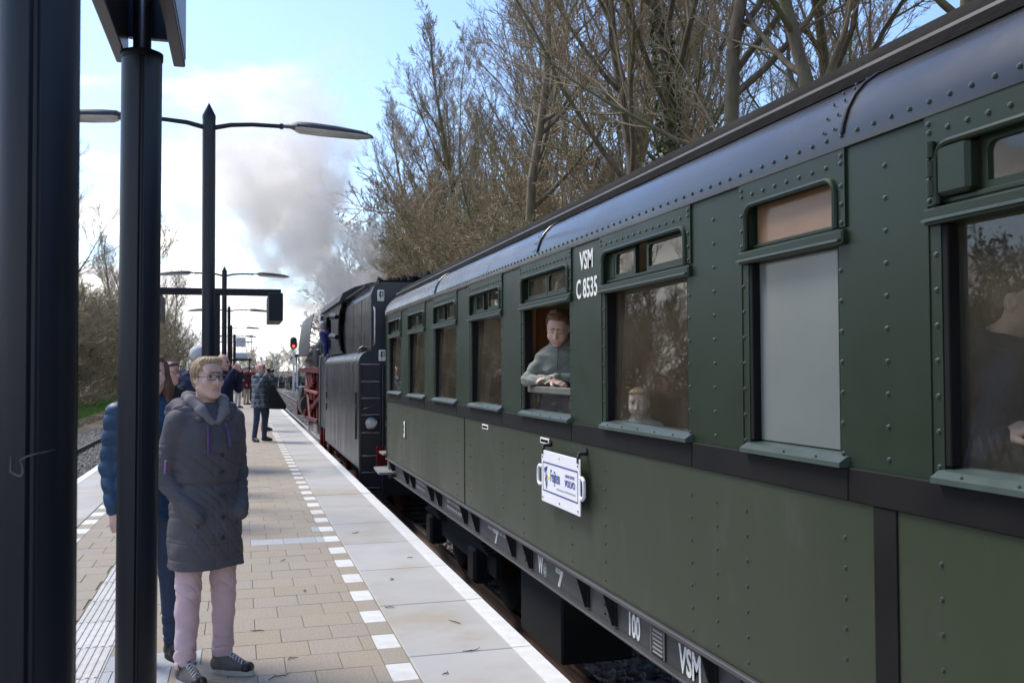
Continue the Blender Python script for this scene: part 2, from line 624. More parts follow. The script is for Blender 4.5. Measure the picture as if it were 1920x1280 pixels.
def stones(name, regions, n, seed, smin=0.018, smax=0.04):
    """crushed stone lying on the bed: irregular low-poly lumps, one object"""
    r = np.random.RandomState(seed)
    base = np.array([(1, 0, 0), (-1, 0, 0), (0, 1, 0), (0, -1, 0), (0, 0, 1), (0, 0, -1)], float)
    faces = np.array([(0, 2, 4), (2, 1, 4), (1, 3, 4), (3, 0, 4), (2, 0, 5), (1, 2, 5), (3, 1, 5), (0, 3, 5)])
    V, F = [], []
    tot = sum(w for *_, w in regions)
    off = 0
    for (x0, x1, y0, y1, z, w) in regions:
        k = int(n * w / tot)
        c = np.stack([r.uniform(x0, x1, k), y0 + (y1 - y0) * r.uniform(0, 1, k) ** 1.6, np.full(k, z)], 1)
        c[:, 2] += r.uniform(-0.01, 0.02, k)
        s = r.uniform(smin, smax, k)[:, None, None] * (1 + 0.012 * np.maximum(0, c[:, 1] - 8))[:, None, None]
        v = base[None] * s * r.uniform(0.6, 1.25, (k, 6, 1)) + r.normal(0, 0.006, (k, 6, 3))
        a = r.uniform(0, 6.28, k)
        ca, sa = np.cos(a)[:, None], np.sin(a)[:, None]
        b_ = r.uniform(0, 6.28, k)
        cb_, sb_ = np.cos(b_)[:, None], np.sin(b_)[:, None]
        X, Y, Z = v[..., 0], v[..., 1], v[..., 2]
        Y, Z = Y * cb_ - Z * sb_, Y * sb_ + Z * cb_
        X, Y = X * ca - Y * sa, X * sa + Y * ca
        v = np.stack([X, Y, Z], -1) + c[:, None]
        V.append(v.reshape(-1, 3))
        F.append((faces[None] + (off + 6 * np.arange(k))[:, None, None]).reshape(-1, 3))
        off += 6 * k
    o = link(name, rawmesh(name, np.concatenate(V), np.concatenate(F), mat['stone']))
    return tag(o, kind='stuff')


stones('ballast', [(-6.2, -4.85, 9, 46, -0.94, 3.0), (-4.7, -3.4, 9, 40, -0.93, 2.6), (-3.2, -2.45, 9, 30, -0.94, 0.6)], 26000, 11, 0.022, 0.045)
stones('ballast', [(2.68, 3.95, 0.5, 15, -0.92, 1.2), (1.72, 2.5, 1, 14, -0.93, 1.4), (2.7, 3.95, 36, 100, -0.90, 1.6), (4.1, 6.0, 36, 110, -0.93, 1.6), (1.8, 2.5, 36, 100, -0.92, 0.7)], 20000, 12, 0.02, 0.042)

# ---- platform
PL, PR = -2.36, 1.64
plat = thing('platform', None, None, (0, 0, 0), kind='structure')
b = MB()
b.box(PL + 0.12, PR - 0.12, -8, 124, -1.2, -0.075)
b.build('platform_body', mat['concrete'], plat)
b = MB()
b.add([(PL + 0.1, -8, -0.009), (PR - 0.1, -8, -0.009), (PR - 0.1, 30, -0.009), (PL + 0.1, 30, -0.009)], [(0, 1, 2, 3)])
b.box(PL + 0.1, PR - 0.1, -8, 30, -0.073, -0.0095)
b.build('joint_bed', mat['joint'], plat)
bx = {}


def tile_mesh(w, l, m, b=0.0025):
    k = (round(w, 3), round(l, 3), m)
    if k not in bx:
        bx[k] = MB().box(-w / 2, w / 2, -l / 2, l / 2, -0.0085, 0, b=b).mesh('paving_tile', mat[m])
    return bx[k]


T = 0.30
G = 0.003
r = random.Random(21)
far_t = {'tile': MB(), 'tile_white': MB(), 'guide': MB()}
zones = [(-1.48, -1.012), (-0.712, 0.764)]
dash = [(0.764, 0.906), (-1.622, -1.48)]
rowbase = 3.21
near_n = 0


def put(name, w, l, m, x, y, near, dz=None):
    z = r.uniform(-0.0016, 0.0012) if dz is None else dz
    if near:
        o = link(name, tile_mesh(w, l, m), plat)
        o.location = (x, y, z)
        o.rotation_euler = (r.uniform(-.002, .002), r.uniform(-.002, .002), r.uniform(-.004, .004))
    else:
        far_t[m if m in far_t else 'tile'].box(x - w / 2, x + w / 2, y - l / 2, y + l / 2, -0.0085, z)


grey = {(0.0, 33): 1}
for i in range(-8, 90):
    y = rowbase + 0.3 * i
    yc = y + 0.15
    for zi, (x0, x1) in enumerate(zones):
        x = x0 - (0.15 if i % 2 else 0.0)
        if zi == 1:
            x -= 0.10
        while x < x1 - 0.03:
            a, c = max(x, x0), min(x + T, x1)
            if c - a > 0.05:
                near = 2.3 < yc < 11.9 and near_n < 292 and not (zi == 0 and yc < 4.2)
                m = 'tile'
                if (zi == 1 and 9.1 < yc < 9.4 and a > -0.2) or (zi == 1 and a < -0.42 and 4.5 < yc < 6.0) or r.random() < 0.01:
                    m = 'tile_grey' if near else 'tile'
                put('paving_tile', c - a - G, T - G, m, (a + c) / 2, yc, near)
                near_n += near
            x += T
    for zi, (x0, x1) in enumerate(dash):
        wh = (i % 2 == 0)
        near = 2.3 < yc < (16 if wh else 10) and not (zi == 1 and yc < 5)
        put('white_tile' if wh else 'edge_tile', x1 - x0 - G, T - G, 'tile_white' if wh else 'tile', (x0 + x1) / 2, yc, near)
for k, mb in far_t.items():
    if mb.v:
        o = mb.build('far_paving' if k == 'tile' else ('far_white_tiles' if k == 'tile_white' else 'far_guide_tiles'), mat['tile_far'] if k == 'tile' else mat[k], plat, recalc=False)
        o['kind'] = 'stuff'
# ribbed guide tiles
gm = MB()
gm.box(-0.148, 0.148, -0.298, 0.298, -0.0085, -0.002, b=0.003)
for k in range(7):
    xx = -0.126 + k * 0.042
    gm.prism([(xx - 0.013, -0.0021), (xx + 0.013, -0.0021), (xx + 0.008, 0.004), (xx - 0.008, 0.004)], 'y', -0.29, 0.29)
gm = gm.mesh('guide_tile', mat['guide'])
for i in range(2, 60):
    o = link('guide_tile', gm, plat)
    o.location = (-0.862, 1.6 + 0.602 * i, r.uniform(-0.001, 0.001))
# edge slabs with a painted white edge line
sl = MB().box(-0.363, 0.363, -0.597, 0.597, -0.11, 0.0, b=0.006).mesh('edge_slab', mat['slab'])
ln = MB().box(-0.06, 0.06, -0.596, 0.596, 0.001, 0.004).mesh('edge_line', mat['edge_paint'])
for sgn in (1, -1):
    xc = (0.914 + 1.64) / 2 if sgn > 0 else (-2.36 - 1.63) / 2
    for i in range(-6, 24 if sgn > 0 else 22):
        yc = 5.41 + 0.6 + 1.2 * i
        o = link('edge_slab', sl, plat)
        o.location = (xc, yc, r.uniform(-0.002, 0.002))
        o.rotation_euler = (r.uniform(-.001, .001), 0, r.uniform(-.0012, .0012))
        l_ = link('edge_line', ln, o)
        l_.location = (sgn * 0.30, 0, 0)
# beyond 30 m the platform surface is one sheet with painted markings
b = MB()
b.box(PL + 0.1, PR - 0.1, 30.01, 124, -0.073, -0.004)
b.build('far_surface', mat['tile_far'], plat)
b = MB()
for x0, x1 in ((0.914, 1.64), (-2.36, -1.63)):
    b.box(x0, x1, 34.5 if x0 > 0 else 33, 124, -0.1, 0.0)
b.build('far_edge', mat['slab'], plat)
b = MB()
for x0, x1 in ((1.52, 1.64), (-2.36, -2.24)):
    b.box(x0, x1, 34.5, 124, 0.001, 0.005)
for x0, x1 in dash:
    for k in range(140):
        b.box(x0, x1, 30.3 + 0.6 * k, 30.6 + 0.6 * k, -0.003, 0.001)
b.build('far_markings', mat['edge_paint'], plat, recalc=False)['kind'] = 'stuff'

mat['lawn'] = M('grassy_soil', (0.075, 0.14, 0.022), 0.95, c2=(0.11, 0.13, 0.04), scale=1.5, bump=0.5, bscale=15, world=True)
strip('grass_strip', [(-11.2, -0.90), (-10.9, -0.805), (-9.5, -0.785), (-8.2, -0.80), (-7.9, -0.90)], -12, 200, 0.9, mat['lawn'], 0.015, seed=9)
# grass and dead leaves on the left verge
mat['grass'] = M('grass', (0.12, 0.25, 0.026), 0.8, c2=(0.19, 0.28, 0.05), scale=0.8, world=True)
mat['straw'] = M('dead_grass', (0.30, 0.235, 0.14), 0.9, c2=(0.22, 0.15, 0.085), scale=1.0, world=True)


def blades(name, x0, x1, y0, y1, z, n, h, m, seed, ypow=1.5, wmul=1.0):
    q = np.random.RandomState(seed)
    c = np.stack([q.uniform(x0, x1, n), y0 + (y1 - y0) * q.uniform(0, 1, n) ** ypow, np.full(n, z)], 1)
    a = q.uniform(0, 6.28, n)
    hh = h * q.uniform(0.5, 1.3, n)
    w = 0.006 * wmul * (1 + 0.05 * np.maximum(c[:, 1] - 10, 0))
    d = np.stack([np.cos(a), np.sin(a), 0 * a], 1) * w[:, None]
    lean = q.normal(0, 0.45, (n, 2)) * hh[:, None]
    t = c + np.concatenate([lean, hh[:, None]], 1)
    v = np.stack([c - d, c + d, t], 1).reshape(-1, 3)
    f = np.arange(3 * n).reshape(-1, 3)
    return tag(link(name, rawmesh(name, v, f, m)), kind='stuff')


blades('grass', -11.0, -7.8, 10, 105, -0.81, 60000, 0.15, mat['grass'], 3)
blades('dead_grass', -14.2, -11.0, 15, 120, -0.87, 22000, 0.22, mat['straw'], 4)
blades('dead_grass', -7.9, -6.9, 10, 80, -0.92, 9000, 0.10, mat['straw'], 5)
# ================================================================== CARRIAGE
mat['green'] = M('coach_green', (0.0150, 0.0265, 0.0145), 0.34, spec=0.28, c2=(0.0190, 0.0315, 0.018), scale=1.2, rough2=0.46, bump=0.07, bscale=2.6, c3=(0.022, 0.033, 0.024), scale3=1.6, lo3=0.55, hi3=0.8, bdetail=2)
mat['olive'] = M('coach_green_sheen_dust', (0.028, 0.037, 0.0195), 0.38, spec=0.32, c2=(0.036, 0.045, 0.026), scale=0.9, rough2=0.52, stretch=(1, 1, 0.4), bump=0.08, bscale=2.4, bdetail=2, c3=(0.052, 0.056, 0.041), scale3=7.0, lo3=0.52, hi3=0.82)  # same green, lightened for light off the platform; pale streaks are dust
mat['band'] = M('waist_band_black', (0.006, 0.0055, 0.006), 0.62, spec=0.15, c2=(0.012, 0.011, 0.0105), scale=4, rough2=0.75)
mat['lightgreen'] = M('sill_green', (0.042, 0.062, 0.053), 0.35, c2=(0.06, 0.08, 0.07), scale=9)
mat['roofside'] = M('roof_edge_grey', (0.014, 0.014, 0.017), 0.20, c2=(0.022, 0.022, 0.026), scale=3, rough2=0.30, coat=0.12, spec=0.4, stretch=(1, 0.6, 1), bump=0.02, bscale=5)
mat['roof'] = M('roof_tar', (0.016, 0.0135, 0.011), 0.85, spec=0.08, c2=(0.026, 0.022, 0.018), scale=3, bump=0.2, bscale=30)
mat['gutter'] = M('gutter_brown', (0.010, 0.0085, 0.0075), 0.75, spec=0.1, c2=(0.018, 0.016, 0.014), scale=6, stretch=(1, 0.4, 1), bump=0.2)
mat['solebar'] = M('solebar_grey', (0.040, 0.040, 0.041), 0.6, c2=(0.058, 0.058, 0.059), scale=3)
mat['under'] = M('underframe_black', (0.0045, 0.004, 0.004), 0.85, c2=(0.009, 0.008, 0.007), scale=4)
mat['wood'] = M('varnished_wood', (0.30, 0.115, 0.03), 0.4, c2=(0.20, 0.07, 0.018), scale=4, stretch=(6, 6, 0.6))
mat['woodd'] = M('dark_wood', (0.13, 0.055, 0.02), 0.45, c2=(0.08, 0.033, 0.012), scale=4, stretch=(6, 6, 0.6))
mat['cream'] = M('interior_cream', (0.62, 0.54, 0.40), 0.7)
mat['lino'] = M('floor_lino', (0.08, 0.06, 0.045), 0.7)
mat['glass'] = glass_mat('window_glass', (0.93, 0.94, 0.92), 1.25, 0.012, 0.05, (0.32, 0.29, 0.22))
mat['frost'] = M('frosted_glass', (0.155, 0.172, 0.165), 0.16, c2=(0.18, 0.195, 0.188), scale=1.5, spec=0.5, coat=0.12)
mat['blind'] = M('brown_blind', (0.24, 0.135, 0.075), 0.55, c2=(0.20, 0.11, 0.06), scale=5, coat=0.5)

CX = 1.90            # outer face of the side wall
CC = 3.32            # track centre
CY1 = 12.99          # far end
CY0 = -7.9
coach = thing('railway_carriage', 'long green riveted railway carriage with open window standing beside the platform', 'carriage', (0, 0, 0))

wins = [(11.77, 12.72, 'n'), (10.19, 11.17, 'n'), (8.61, 9.62, 'o'), (7.03, 8.02, 'o'), (5.45, 6.44, 'boy'), (3.87, 4.87, 'o'), (2.752, 3.338, 'wc'),
        (1.27, 2.27, 'one'), (-0.31, 0.69, 'n'), (-1.89, -0.89, 'n'), (-3.47, -2.47, 'n'), (-5.05, -4.05, 'n'), (-6.63, -5.63, 'n')]
WZ0, WZ1 = 1.335, 2.245
BOT, BAND0, BAND1, EAVE = 0.424, 1.186, 1.294, 2.345


def wall(mb, xo, xi, y0, y1, z0, z1, holes):
    """wall sheet between xo (outer) and xi (inner) with rectangular openings and their reveals"""
    ys = sorted({y0, y1, *[h[0] for h in holes], *[h[1] for h in holes]})
    zs = sorted({z0, z1, *[h[2] for h in holes], *[h[3] for h in holes]})
    for a, c in zip(ys, ys[1:]):
        for d, e in zip(zs, zs[1:]):
            if any(h[0] <= a and c <= h[1] and h[2] <= d and e <= h[3] for h in holes):
                continue
            for x in (xo, xi):
                mb.add([(x, a, d), (x, c, d), (x, c, e), (x, a, e)], [(0, 1, 2, 3) if (x == xi) == (xi > xo) else (0, 3, 2, 1)])
    for h in holes:
        a, c, d, e = h
        mb.add([(xo, a, d), (xi, a, d), (xi, a, e), (xo, a, e)], [(0, 1, 2, 3)])
        mb.add([(xo, c, d), (xi, c, d), (xi, c, e), (xo, c, e)], [(0, 3, 2, 1)])
        mb.add([(xo, a, d), (xi, a, d), (xi, c, d), (xo, c, d)], [(0, 3, 2, 1)])
        mb.add([(xo, a, e), (xi, a, e), (xi, c, e), (xo, c, e)], [(0, 1, 2, 3)])


def rivet(mb, x, y, z, rad=0.0085, nx=-1):
    """a domed rivet head on a wall facing -X"""
    vs, n = [], 8
    for rr, hh in ((1.0, 0.0), (0.72, 0.6), (0.0, 0.85)):
        k_ = n if rr > 0 else 1
        for k in range(k_):
            t = 2 * pi * k / n
            vs.append((x + nx * hh * rad, y + rr * rad * cos(t), z + rr * rad * sin(t)))
    fs = [(k, (k + 1) % n, n + (k + 1) % n, n + k) for k in range(n)] + [(n + k, n + (k + 1) % n, 2 * n) for k in range(n)]
    if nx < 0:
        fs = [f[::-1] for f in fs]
    mb.add(vs, fs, True)


# upper panel: one sheet with window openings
b = MB()
wall(b, CX, CX + 0.055, CY0, CY1, BAND1 - 0.02, EAVE, [(a, c, WZ0 - 0.02, WZ1) for a, c, _ in wins])
b.build('upper_panel', mat['green'], coach, recalc=False)
# lower panels between vertical seams
seams = [CY1, 8.30, 2.53, -3.0, CY0]
for i in range(4):
    hi, lo = seams[i], seams[i + 1]
    MB().box(CX, CX + 0.05, lo + 0.002, hi - 0.002, BOT, BAND0 + 0.03, b=0.003).build('lower_panel', mat['olive'], coach)
for yy, w in ((8.30, 0.012), (2.53, 0.055)):
    MB().box(CX - 0.006, CX + 0.02, yy - w, yy + w, BOT + 0.004, BAND0 - 0.001, b=0.002).build('seam_strip', mat['band'] if w > 0.02 else mat['olive'], coach)
# black waist band in lengths
edges = [CY1 + 0.005] + [e for a, c, _ in wins for e in (c + 0.04, a - 0.04)]
edges = [CY1 + 0.005] + [a - 0.05 for a, c, _ in wins[:8:1]] + [CY0]
for hi, lo in zip(edges, edges[1:]):
    MB().box(CX - 0.012, CX + 0.02, lo + 0.0015, hi - 0.0015, BAND0, BAND1, b=0.004).build('waist_band', mat['band'], coach)
# end wall facing the tender
b = MB()
b.box(CX + 0.052, 2 * CC - CX - 0.052, CY1 - 0.05, CY1 - 0.005, BOT, EAVE)
b.build('end_wall', mat['olive'], coach)
for xx in (CX + 0.02, 2 * CC - CX - 0.02):
    MB().box(xx - 0.03, xx + 0.03, CY1 - 0.02, CY1 + 0.02, BOT, EAVE, b=0.01).build('corner_post', mat['green'], coach)
# far side wall with windows
b = MB()
fx = 2 * CC - CX
wall(b, fx, fx - 0.055, CY0, CY1, BOT, EAVE, [(a, c, WZ0, WZ1) for a, c, k in wins if k != 'wc'])
b.build('far_side_wall', mat['green'], coach, recalc=False)
for a, c, k in wins:
    if k != 'wc':
        MB().box(fx - 0.03, fx - 0.026, a + 0.002, c - 0.002, WZ0 + 0.002, WZ1 - 0.002).build('far_window_pane', mat['glass'], coach)
# windows
RV = MB()      # rivets of the whole side


def rrect(a, c, z0, z1, rad, n=5, top_only=True):
    pts = [(a, z0), (c, z0)]
    for k in range(n):
        t = (pi / 2) * k / (n - 1)
        pts.append((c - rad + rad * cos(t), z1 - rad + rad * sin(t)))
    for k in range(n):
        t = pi / 2 + (pi / 2) * k / (n - 1)
        pts.append((a + rad + rad * cos(t), z1 - rad + rad * sin(t)))
    return pts


def outer_for(inner, a, c, z0, z1):
    out = []
    n = len(inner)
    for i, (y, z) in enumerate(inner):
        if i == 0:
            out.append((a, z0))
        elif i == 1:
            out.append((c, z0))
        elif i < 7:
            k = i - 2
            out.append([(c, z1 - 0.12), (c, z1 - 0.05), (c, z1), (c - 0.05, z1), (c - 0.12, z1)][k])
        else:
            k = i - 7
            out.append([(a + 0.12, z1), (a + 0.05, z1), (a, z1), (a, z1 - 0.05), (a, z1 - 0.12)][k])
    return out


MIDZ = 2.045
for a, c, kind in wins:
    w = bpy.data.objects.new('window', None)
    col.objects.link(w)
    w.parent = coach
    near = c < 9.8 and c > 0
    # riveted plate round the ventilator with rounded opening
    inn = rrect(a, c, MIDZ + 0.03, WZ1 - 0.002, 0.05)
    out = outer_for(inn, a - 0.05, c + 0.05, MIDZ + 0.03, EAVE - 0.012)
    p = MB().ring(out, inn, 'x', CX - 0.009, CX + 0.003)
    p.build('vent_plate', mat['green'], w)
    bead = MB()
    pts = [(CX - 0.012, y, z) for y, z in inn[1:] + inn[:1]]
    bead.path(pts, 0.011, 8, caps=True)
    bead.build('vent_bead', mat['green'], w)
    # rail between vent and main light
    MB().box(CX - 0.022, CX + 0.05, a - 0.05, c + 0.05, MIDZ - 0.025, MIDZ + 0.022, b=0.006).build('transom', mat['green'], w)
    MB().prism([(CX - 0.006, MIDZ - 0.012), (CX - 0.034, MIDZ - 0.018), (CX - 0.034, MIDZ - 0.012), (CX - 0.006, MIDZ + 0.0)], 'y', a - 0.04, c + 0.04).build('drip_rail', mat['lightgreen'], w)
    # sloped sill
    MB().prism([(CX - 0.040, WZ0 - 0.042), (CX + 0.05, WZ0 - 0.042), (CX + 0.05, WZ0 + 0.004), (CX - 0.012, WZ0 - 0.008), (CX - 0.040, WZ0 - 0.026)], 'y', a - 0.045, c + 0.012).build('sill', mat['lightgreen'], w)
    # jamb linings
    for yy0, yy1 in ((a, a + 0.012), (c - 0.025, c)):
        MB().box(CX + 0.002, CX + 0.06, yy0 + 0.0005, yy1 - 0.0005, WZ0 + 0.004, MIDZ - 0.027, b=0.003).build('jamb', mat['band'], w)
    gx = CX + 0.034
    if kind == 'wc':
        MB().box(gx, gx + 0.006, a + 0.014, c - 0.026, WZ0 + 0.006, MIDZ - 0.027).build('frosted_pane', mat['frost'], w)
        MB().box(gx - 0.004, gx + 0.004, a + 0.02, c - 0.02, MIDZ + 0.05, WZ1 - 0.004).build('blind_pane', mat['blind'], w)
        MB().box(gx - 0.02, gx + 0.012, a + 0.004, c - 0.004, MIDZ + 0.023, MIDZ + 0.048, b=0.004).build('vent_sill', mat['green'], w)
    else:
        if kind == 'boy':
            MB().box(gx, gx + 0.005, a + 0.014, c - 0.026, WZ0 + 0.004, 1.455).build('pane', mat['glass'], w)
            mat['barwood'] = M('worn_bar', (0.12, 0.115, 0.095), 0.6, c2=(0.08, 0.075, 0.06), scale=8)
            MB().box(gx - 0.014, gx + 0.022, a + 0.012, c - 0.024, 1.452, 1.497, b=0.006).build('window_bar', mat['barwood'], w)
        else:
            pn = MB().box(-0.0025, 0.0025, -(c - a - 0.04) / 2, (c - a - 0.04) / 2, -0.345, 0.345).build('pane', mat['glass'], w)
            pn.location = (gx + 0.005, (a + c) / 2 - 0.006, (WZ0 + MIDZ) / 2 - 0.012)
            pn.rotation_euler = (0, R(0.0 if c < 2.5 else 1.6), R(-1.2) if 4 < c < 9 else 0)      # panes tilted and turned to steer what they reflect
        # ventilator lights
        z0, z1 = MIDZ + 0.024, WZ1 - 0.004
        MB().box(gx - 0.03, gx + 0.01, a + 0.004, c - 0.004, z0, z0 + 0.022, b=0.003).build('vent_sill', mat['green'], w)

        def light(y0, y1, zlo, zhi, rot=0.0, fm=0.022):
            f = MB()
            inn_ = rrect(y0 + fm, y1 - fm, zlo + fm, zhi - fm, 0.025)
            o_ = outer_for(inn_, y0, y1, zlo, zhi)
            o_ = [(max(y0, min(y1, q[0])), max(zlo, min(zhi, q[1]))) for q in [(y0, zlo), (y1, zlo), (y1, zhi - .03), (y1, zhi - .015), (y1, zhi), (y1 - .015, zhi), (y1 - .03, zhi), (y0 + .03, zhi), (y0 + .015, zhi), (y0, zhi), (y0, zhi - .015), (y0, zhi - .03)]]
            f.ring(o_, inn_, 'x', gx - 0.016, gx + 0.006)
            fo = f.build('vent_frame', mat['green'], w)
            po = MB().box(gx - 0.006, gx - 0.002, y0 + fm * 0.8, y1 - fm * 0.8, zlo + fm * 0.8, zhi - fm * 0.8).build('vent_pane', mat['glass'], w)
            if rot:
                for q in (fo, po):
                    q.matrix_local = Matrix.Translation((gx, y1, 0)) @ Matrix.Rotation(rot, 4, 'Z') @ Matrix.Translation((-gx, -y1, 0))
        if kind == 'one':
            light(a + 0.004, c - 0.14, z0 + 0.023, z1)
            MB().box(CX - 0.02, CX + 0.03, c - 0.13, c - 0.004, z0 + 0.024, z1 - 0.002, b=0.012).build('hinge_block', mat['green'], w)
            h = MB()
            for k in range(3):
                h.tube((CX - 0.02, c + 0.012, z0 + 0.03 + k * 0.055), (CX - 0.02, c + 0.012, z0 + 0.075 + k * 0.055), 0.013, n=10)
            h.build('hinge', mat['green'], w)
        elif kind == 'o':
            m_ = (a + c) / 2
            light(a + 0.02, m_ - 0.02, z0 + 0.023, z1)
            light(m_ + 0.12, c - 0.10, z0 + 0.023, z1)
            MB().box(gx - 0.02, gx + 0.02, c - 0.10, c - 0.004, z0 + 0.023, z1, b=0.006).build('vent_block', mat['green'], w)
        else:
            m_ = (a + c) / 2
            light(a + 0.02, m_ - 0.006, z0 + 0.023, z1)
            light(m_ + 0.006, c - 0.06, z0 + 0.023, z1)
    # rivets
    if near:
        k = int((c - a + 0.06) / 0.072)
        for i in range(k + 1):
            rivet(RV, CX - 0.009, a - 0.03 + i * (c - a + 0.06) / k, 2.285, 0.0085)
        for yy in (a - 0.032, c + 0.032):
            for zz_ in (2.09, 2.15, 2.21, 2.31):
                rivet(RV, CX - 0.009, yy, zz_, 0.0085)
        for i in range(int((c - a) / 0.2)):
            rivet(RV, CX - 0.03, a + 0.1 + i * 0.2, WZ0 - 0.018, 0.006)
    for yy in ((a - 0.018, c + 0.02) if kind != 'wc' else (a - 0.012, c + 0.035)):
        for i in range(7):
            rivet(RV, CX, yy, 1.335 + 0.1 * i, 0.0085 if near else 0.007)
        for i in range(8):
            if BOT + 0.05 + 0.098 * i < BAND0 - 0.03:
                rivet(RV, CX, yy, BOT + 0.05 + 0.098 * i, 0.0085 if near else 0.007)
for yy in (3.62, 2.51, -0.1, 12.85, 0.98):
    for i in range(10):
        rivet(RV, CX, yy, 1.335 + 0.1 * i, 0.0085)
    for i in range(8):
        if abs(yy - 2.51) > 0.1 and BOT + 0.05 + 0.098 * i < BAND0 - 0.03:
            rivet(RV, CX, yy, BOT + 0.05 + 0.098 * i, 0.0085)
# plate butt joints beside each pillar (thin vertical strips)
for a, c, k in wins[:9]:
    MB().box(CX - 0.004, CX + 0.004, c + 0.046, c + 0.053, BAND1, EAVE - 0.003).build('plate_joint', mat['green'], coach)

# roof: curved lower sheet with rivets, gutter rail and tarred upper roof
RC = [(CX - 0.012, EAVE - 0.012), (CX - 0.014, EAVE + 0.03), (CX - 0.008, 2.405), (CX + 0.008, 2.455), (CX + 0.036, 2.505), (CX + 0.075, 2.548), (CX + 0.125, 2.582), (CX + 0.18, 2.605)]
cuts = [CY1 + 0.06, 9.55, 6.05, 2.70, -0.8, -4.3, CY0]
full = RC + [(CX + 0.18, 2.58), (CX + 0.10, 2.53), (CX + 0.03, 2.44), (CX + 0.01, EAVE - 0.012)]
for hi, lo in zip(cuts, cuts[1:]):
    p = MB()
    p.prism(full, 'y', lo, hi, smooth=True)
    p.build('roof_edge_sheet', mat['roofside'], coach, sharp=50)
    # lapped end of each sheet: a raised bead along the curve
    MB().path([(x - 0.004, lo, z + 0.003) for x, z in RC[1:]], 0.006, 6).build('roof_lap', mat['roofside'], coach)
    for (x, z) in RC[2:7]:
        for dy in (0.05, 0.11):
            rivet(RV, x - 0.004, lo + dy, z, 0.006)
yy = 0.3
while yy < CY1:
    rivet(RV, CX - 0.014, yy, EAVE + 0.028, 0.0085 if yy < 9 else 0.007)
    rivet(RV, CX + 0.16, yy + 0.03, 2.603, 0.006)
    yy += 0.083
mat['rivet'] = M('rivet_green', (0.030, 0.042, 0.033), 0.22, coat=0.3)  # lighter than the panels: sky highlights on the domes put into the colour
RV.build('rivets', mat['rivet'], coach, recalc=False)['kind'] = 'stuff'
g = MB()
g.prism([(CX + 0.13, 2.590), (CX + 0.19, 2.595), (CX + 0.19, 2.63), (CX + 0.17, 2.640), (CX + 0.13, 2.628)], 'y', CY0, CY1 + 0.04)
g.build('gutter_rail', mat['gutter'], coach)
mat['ridge'] = M('ridge_highlight', (0.085, 0.078, 0.07), 0.6, c2=(0.05, 0.045, 0.04), scale=7)  # pale tone paints the highlight line along the gutter's metal edge
ge = MB()
ge.prism([(CX + 0.134, 2.630), (CX + 0.138, 2.643), (CX + 0.152, 2.650), (CX + 0.165, 2.646), (CX + 0.17, 2.632)], 'y', CY0, CY1 + 0.05)
ge.build('gutter_edge', mat['ridge'], coach)
up = [(CX + 0.175, 2.61), (CX + 0.185, 2.672), (CX + 0.22, 2.718), (CX + 0.28, 2.752)]
up += [(CX + 0.28 + (CC - CX - 0.28) * t, 2.752 + (3.09 - 2.752) * sin(t * pi / 2)) for t in (0.2, 0.4, 0.6, 0.8, 1.0)]
up = up + [(2 * CC - x, z) for x, z in reversed(up[:-1])]
u_ = MB()
u_.prism(up, 'y', CY0, CY1 + 0.04, smooth=True)
u_.build('roof', mat['roof'], coach, sharp=50)
for y0 in (3.5, 8.4):
    MB().box(CX + 0.30, CX + 0.36, y0, y0 + 1.1, 2.715, 2.765, b=0.01).build('roof_strip', mat['gutter'], coach)
for y0 in (1.3, 4.6, 7.9, 11.2):
    MB().lathe([(0.10, 0), (0.10, 0.08), (0.16, 0.09), (0.16, 0.13), (0.02, 0.18)], (CC, y0, 3.03)).build('roof_ventilator', mat['roof'], coach)
ends = [(CX, EAVE)] + RC[2:] + up[2:-2] + [(2 * CC - x, z) for x, z in reversed(RC[2:])] + [(2 * CC - CX, EAVE)]
MB().prism(ends, 'y', CY1 - 0.04, CY1 + 0.03).build('roof_end', mat['olive'], coach)

# interior
MB().box(CX + 0.06, fx - 0.06, CY0, CY1 - 0.06, 0.46, 0.50).build('floor', mat['lino'], coach)
MB().box(CX + 0.06, fx - 0.06, CY0, CY1 - 0.06, 2.44, 2.46).build('ceiling', mat['cream'], coach)
MB().box(CX + 0.052, CX + 0.07, CY0, CY1 - 0.06, 0.5, WZ0 - 0.03).build('inner_lining', mat['woodd'], coach)
for k in range(12):
    y = 13.04 - 0.30 - 1.58 * k - 1.29
    if 2.0 < y < 3.6:
        continue
    s_ = MB()
    s_.box(CX + 0.10, CC - 0.30, y - 0.02, y + 0.02, 0.5, 2.05, b=0.01)
    s_.box(CC + 0.30, fx - 0.10, y - 0.02, y + 0.02, 0.5, 2.05, b=0.01)
    p = s_.build('seat_back', mat['wood'], coach)
    s2 = MB()
    for sg in (-1, 1):
        for x0, x1 in ((CX + 0.10, CC - 0.30), (CC + 0.30, fx - 0.10)):
            s2.box(x0, x1, y + sg * 0.03, y + sg * 0.42, 0.90, 0.96, b=0.015)
    s2.build('seat', mat['wood'], p)
    for x in (CX + 0.085,):
        MB().box(x - 0.02, x + 0.03, y - 0.20, y - 0.09, 0.5, 2.43, b=0.008).build('pillar_post', mat['wood'], coach)
for y in (2.56, 3.52):
    MB().box(CX + 0.06, fx - 0.06, y - 0.015, y + 0.015, 0.5, 2.44).build('partition', mat['woodd'], coach)

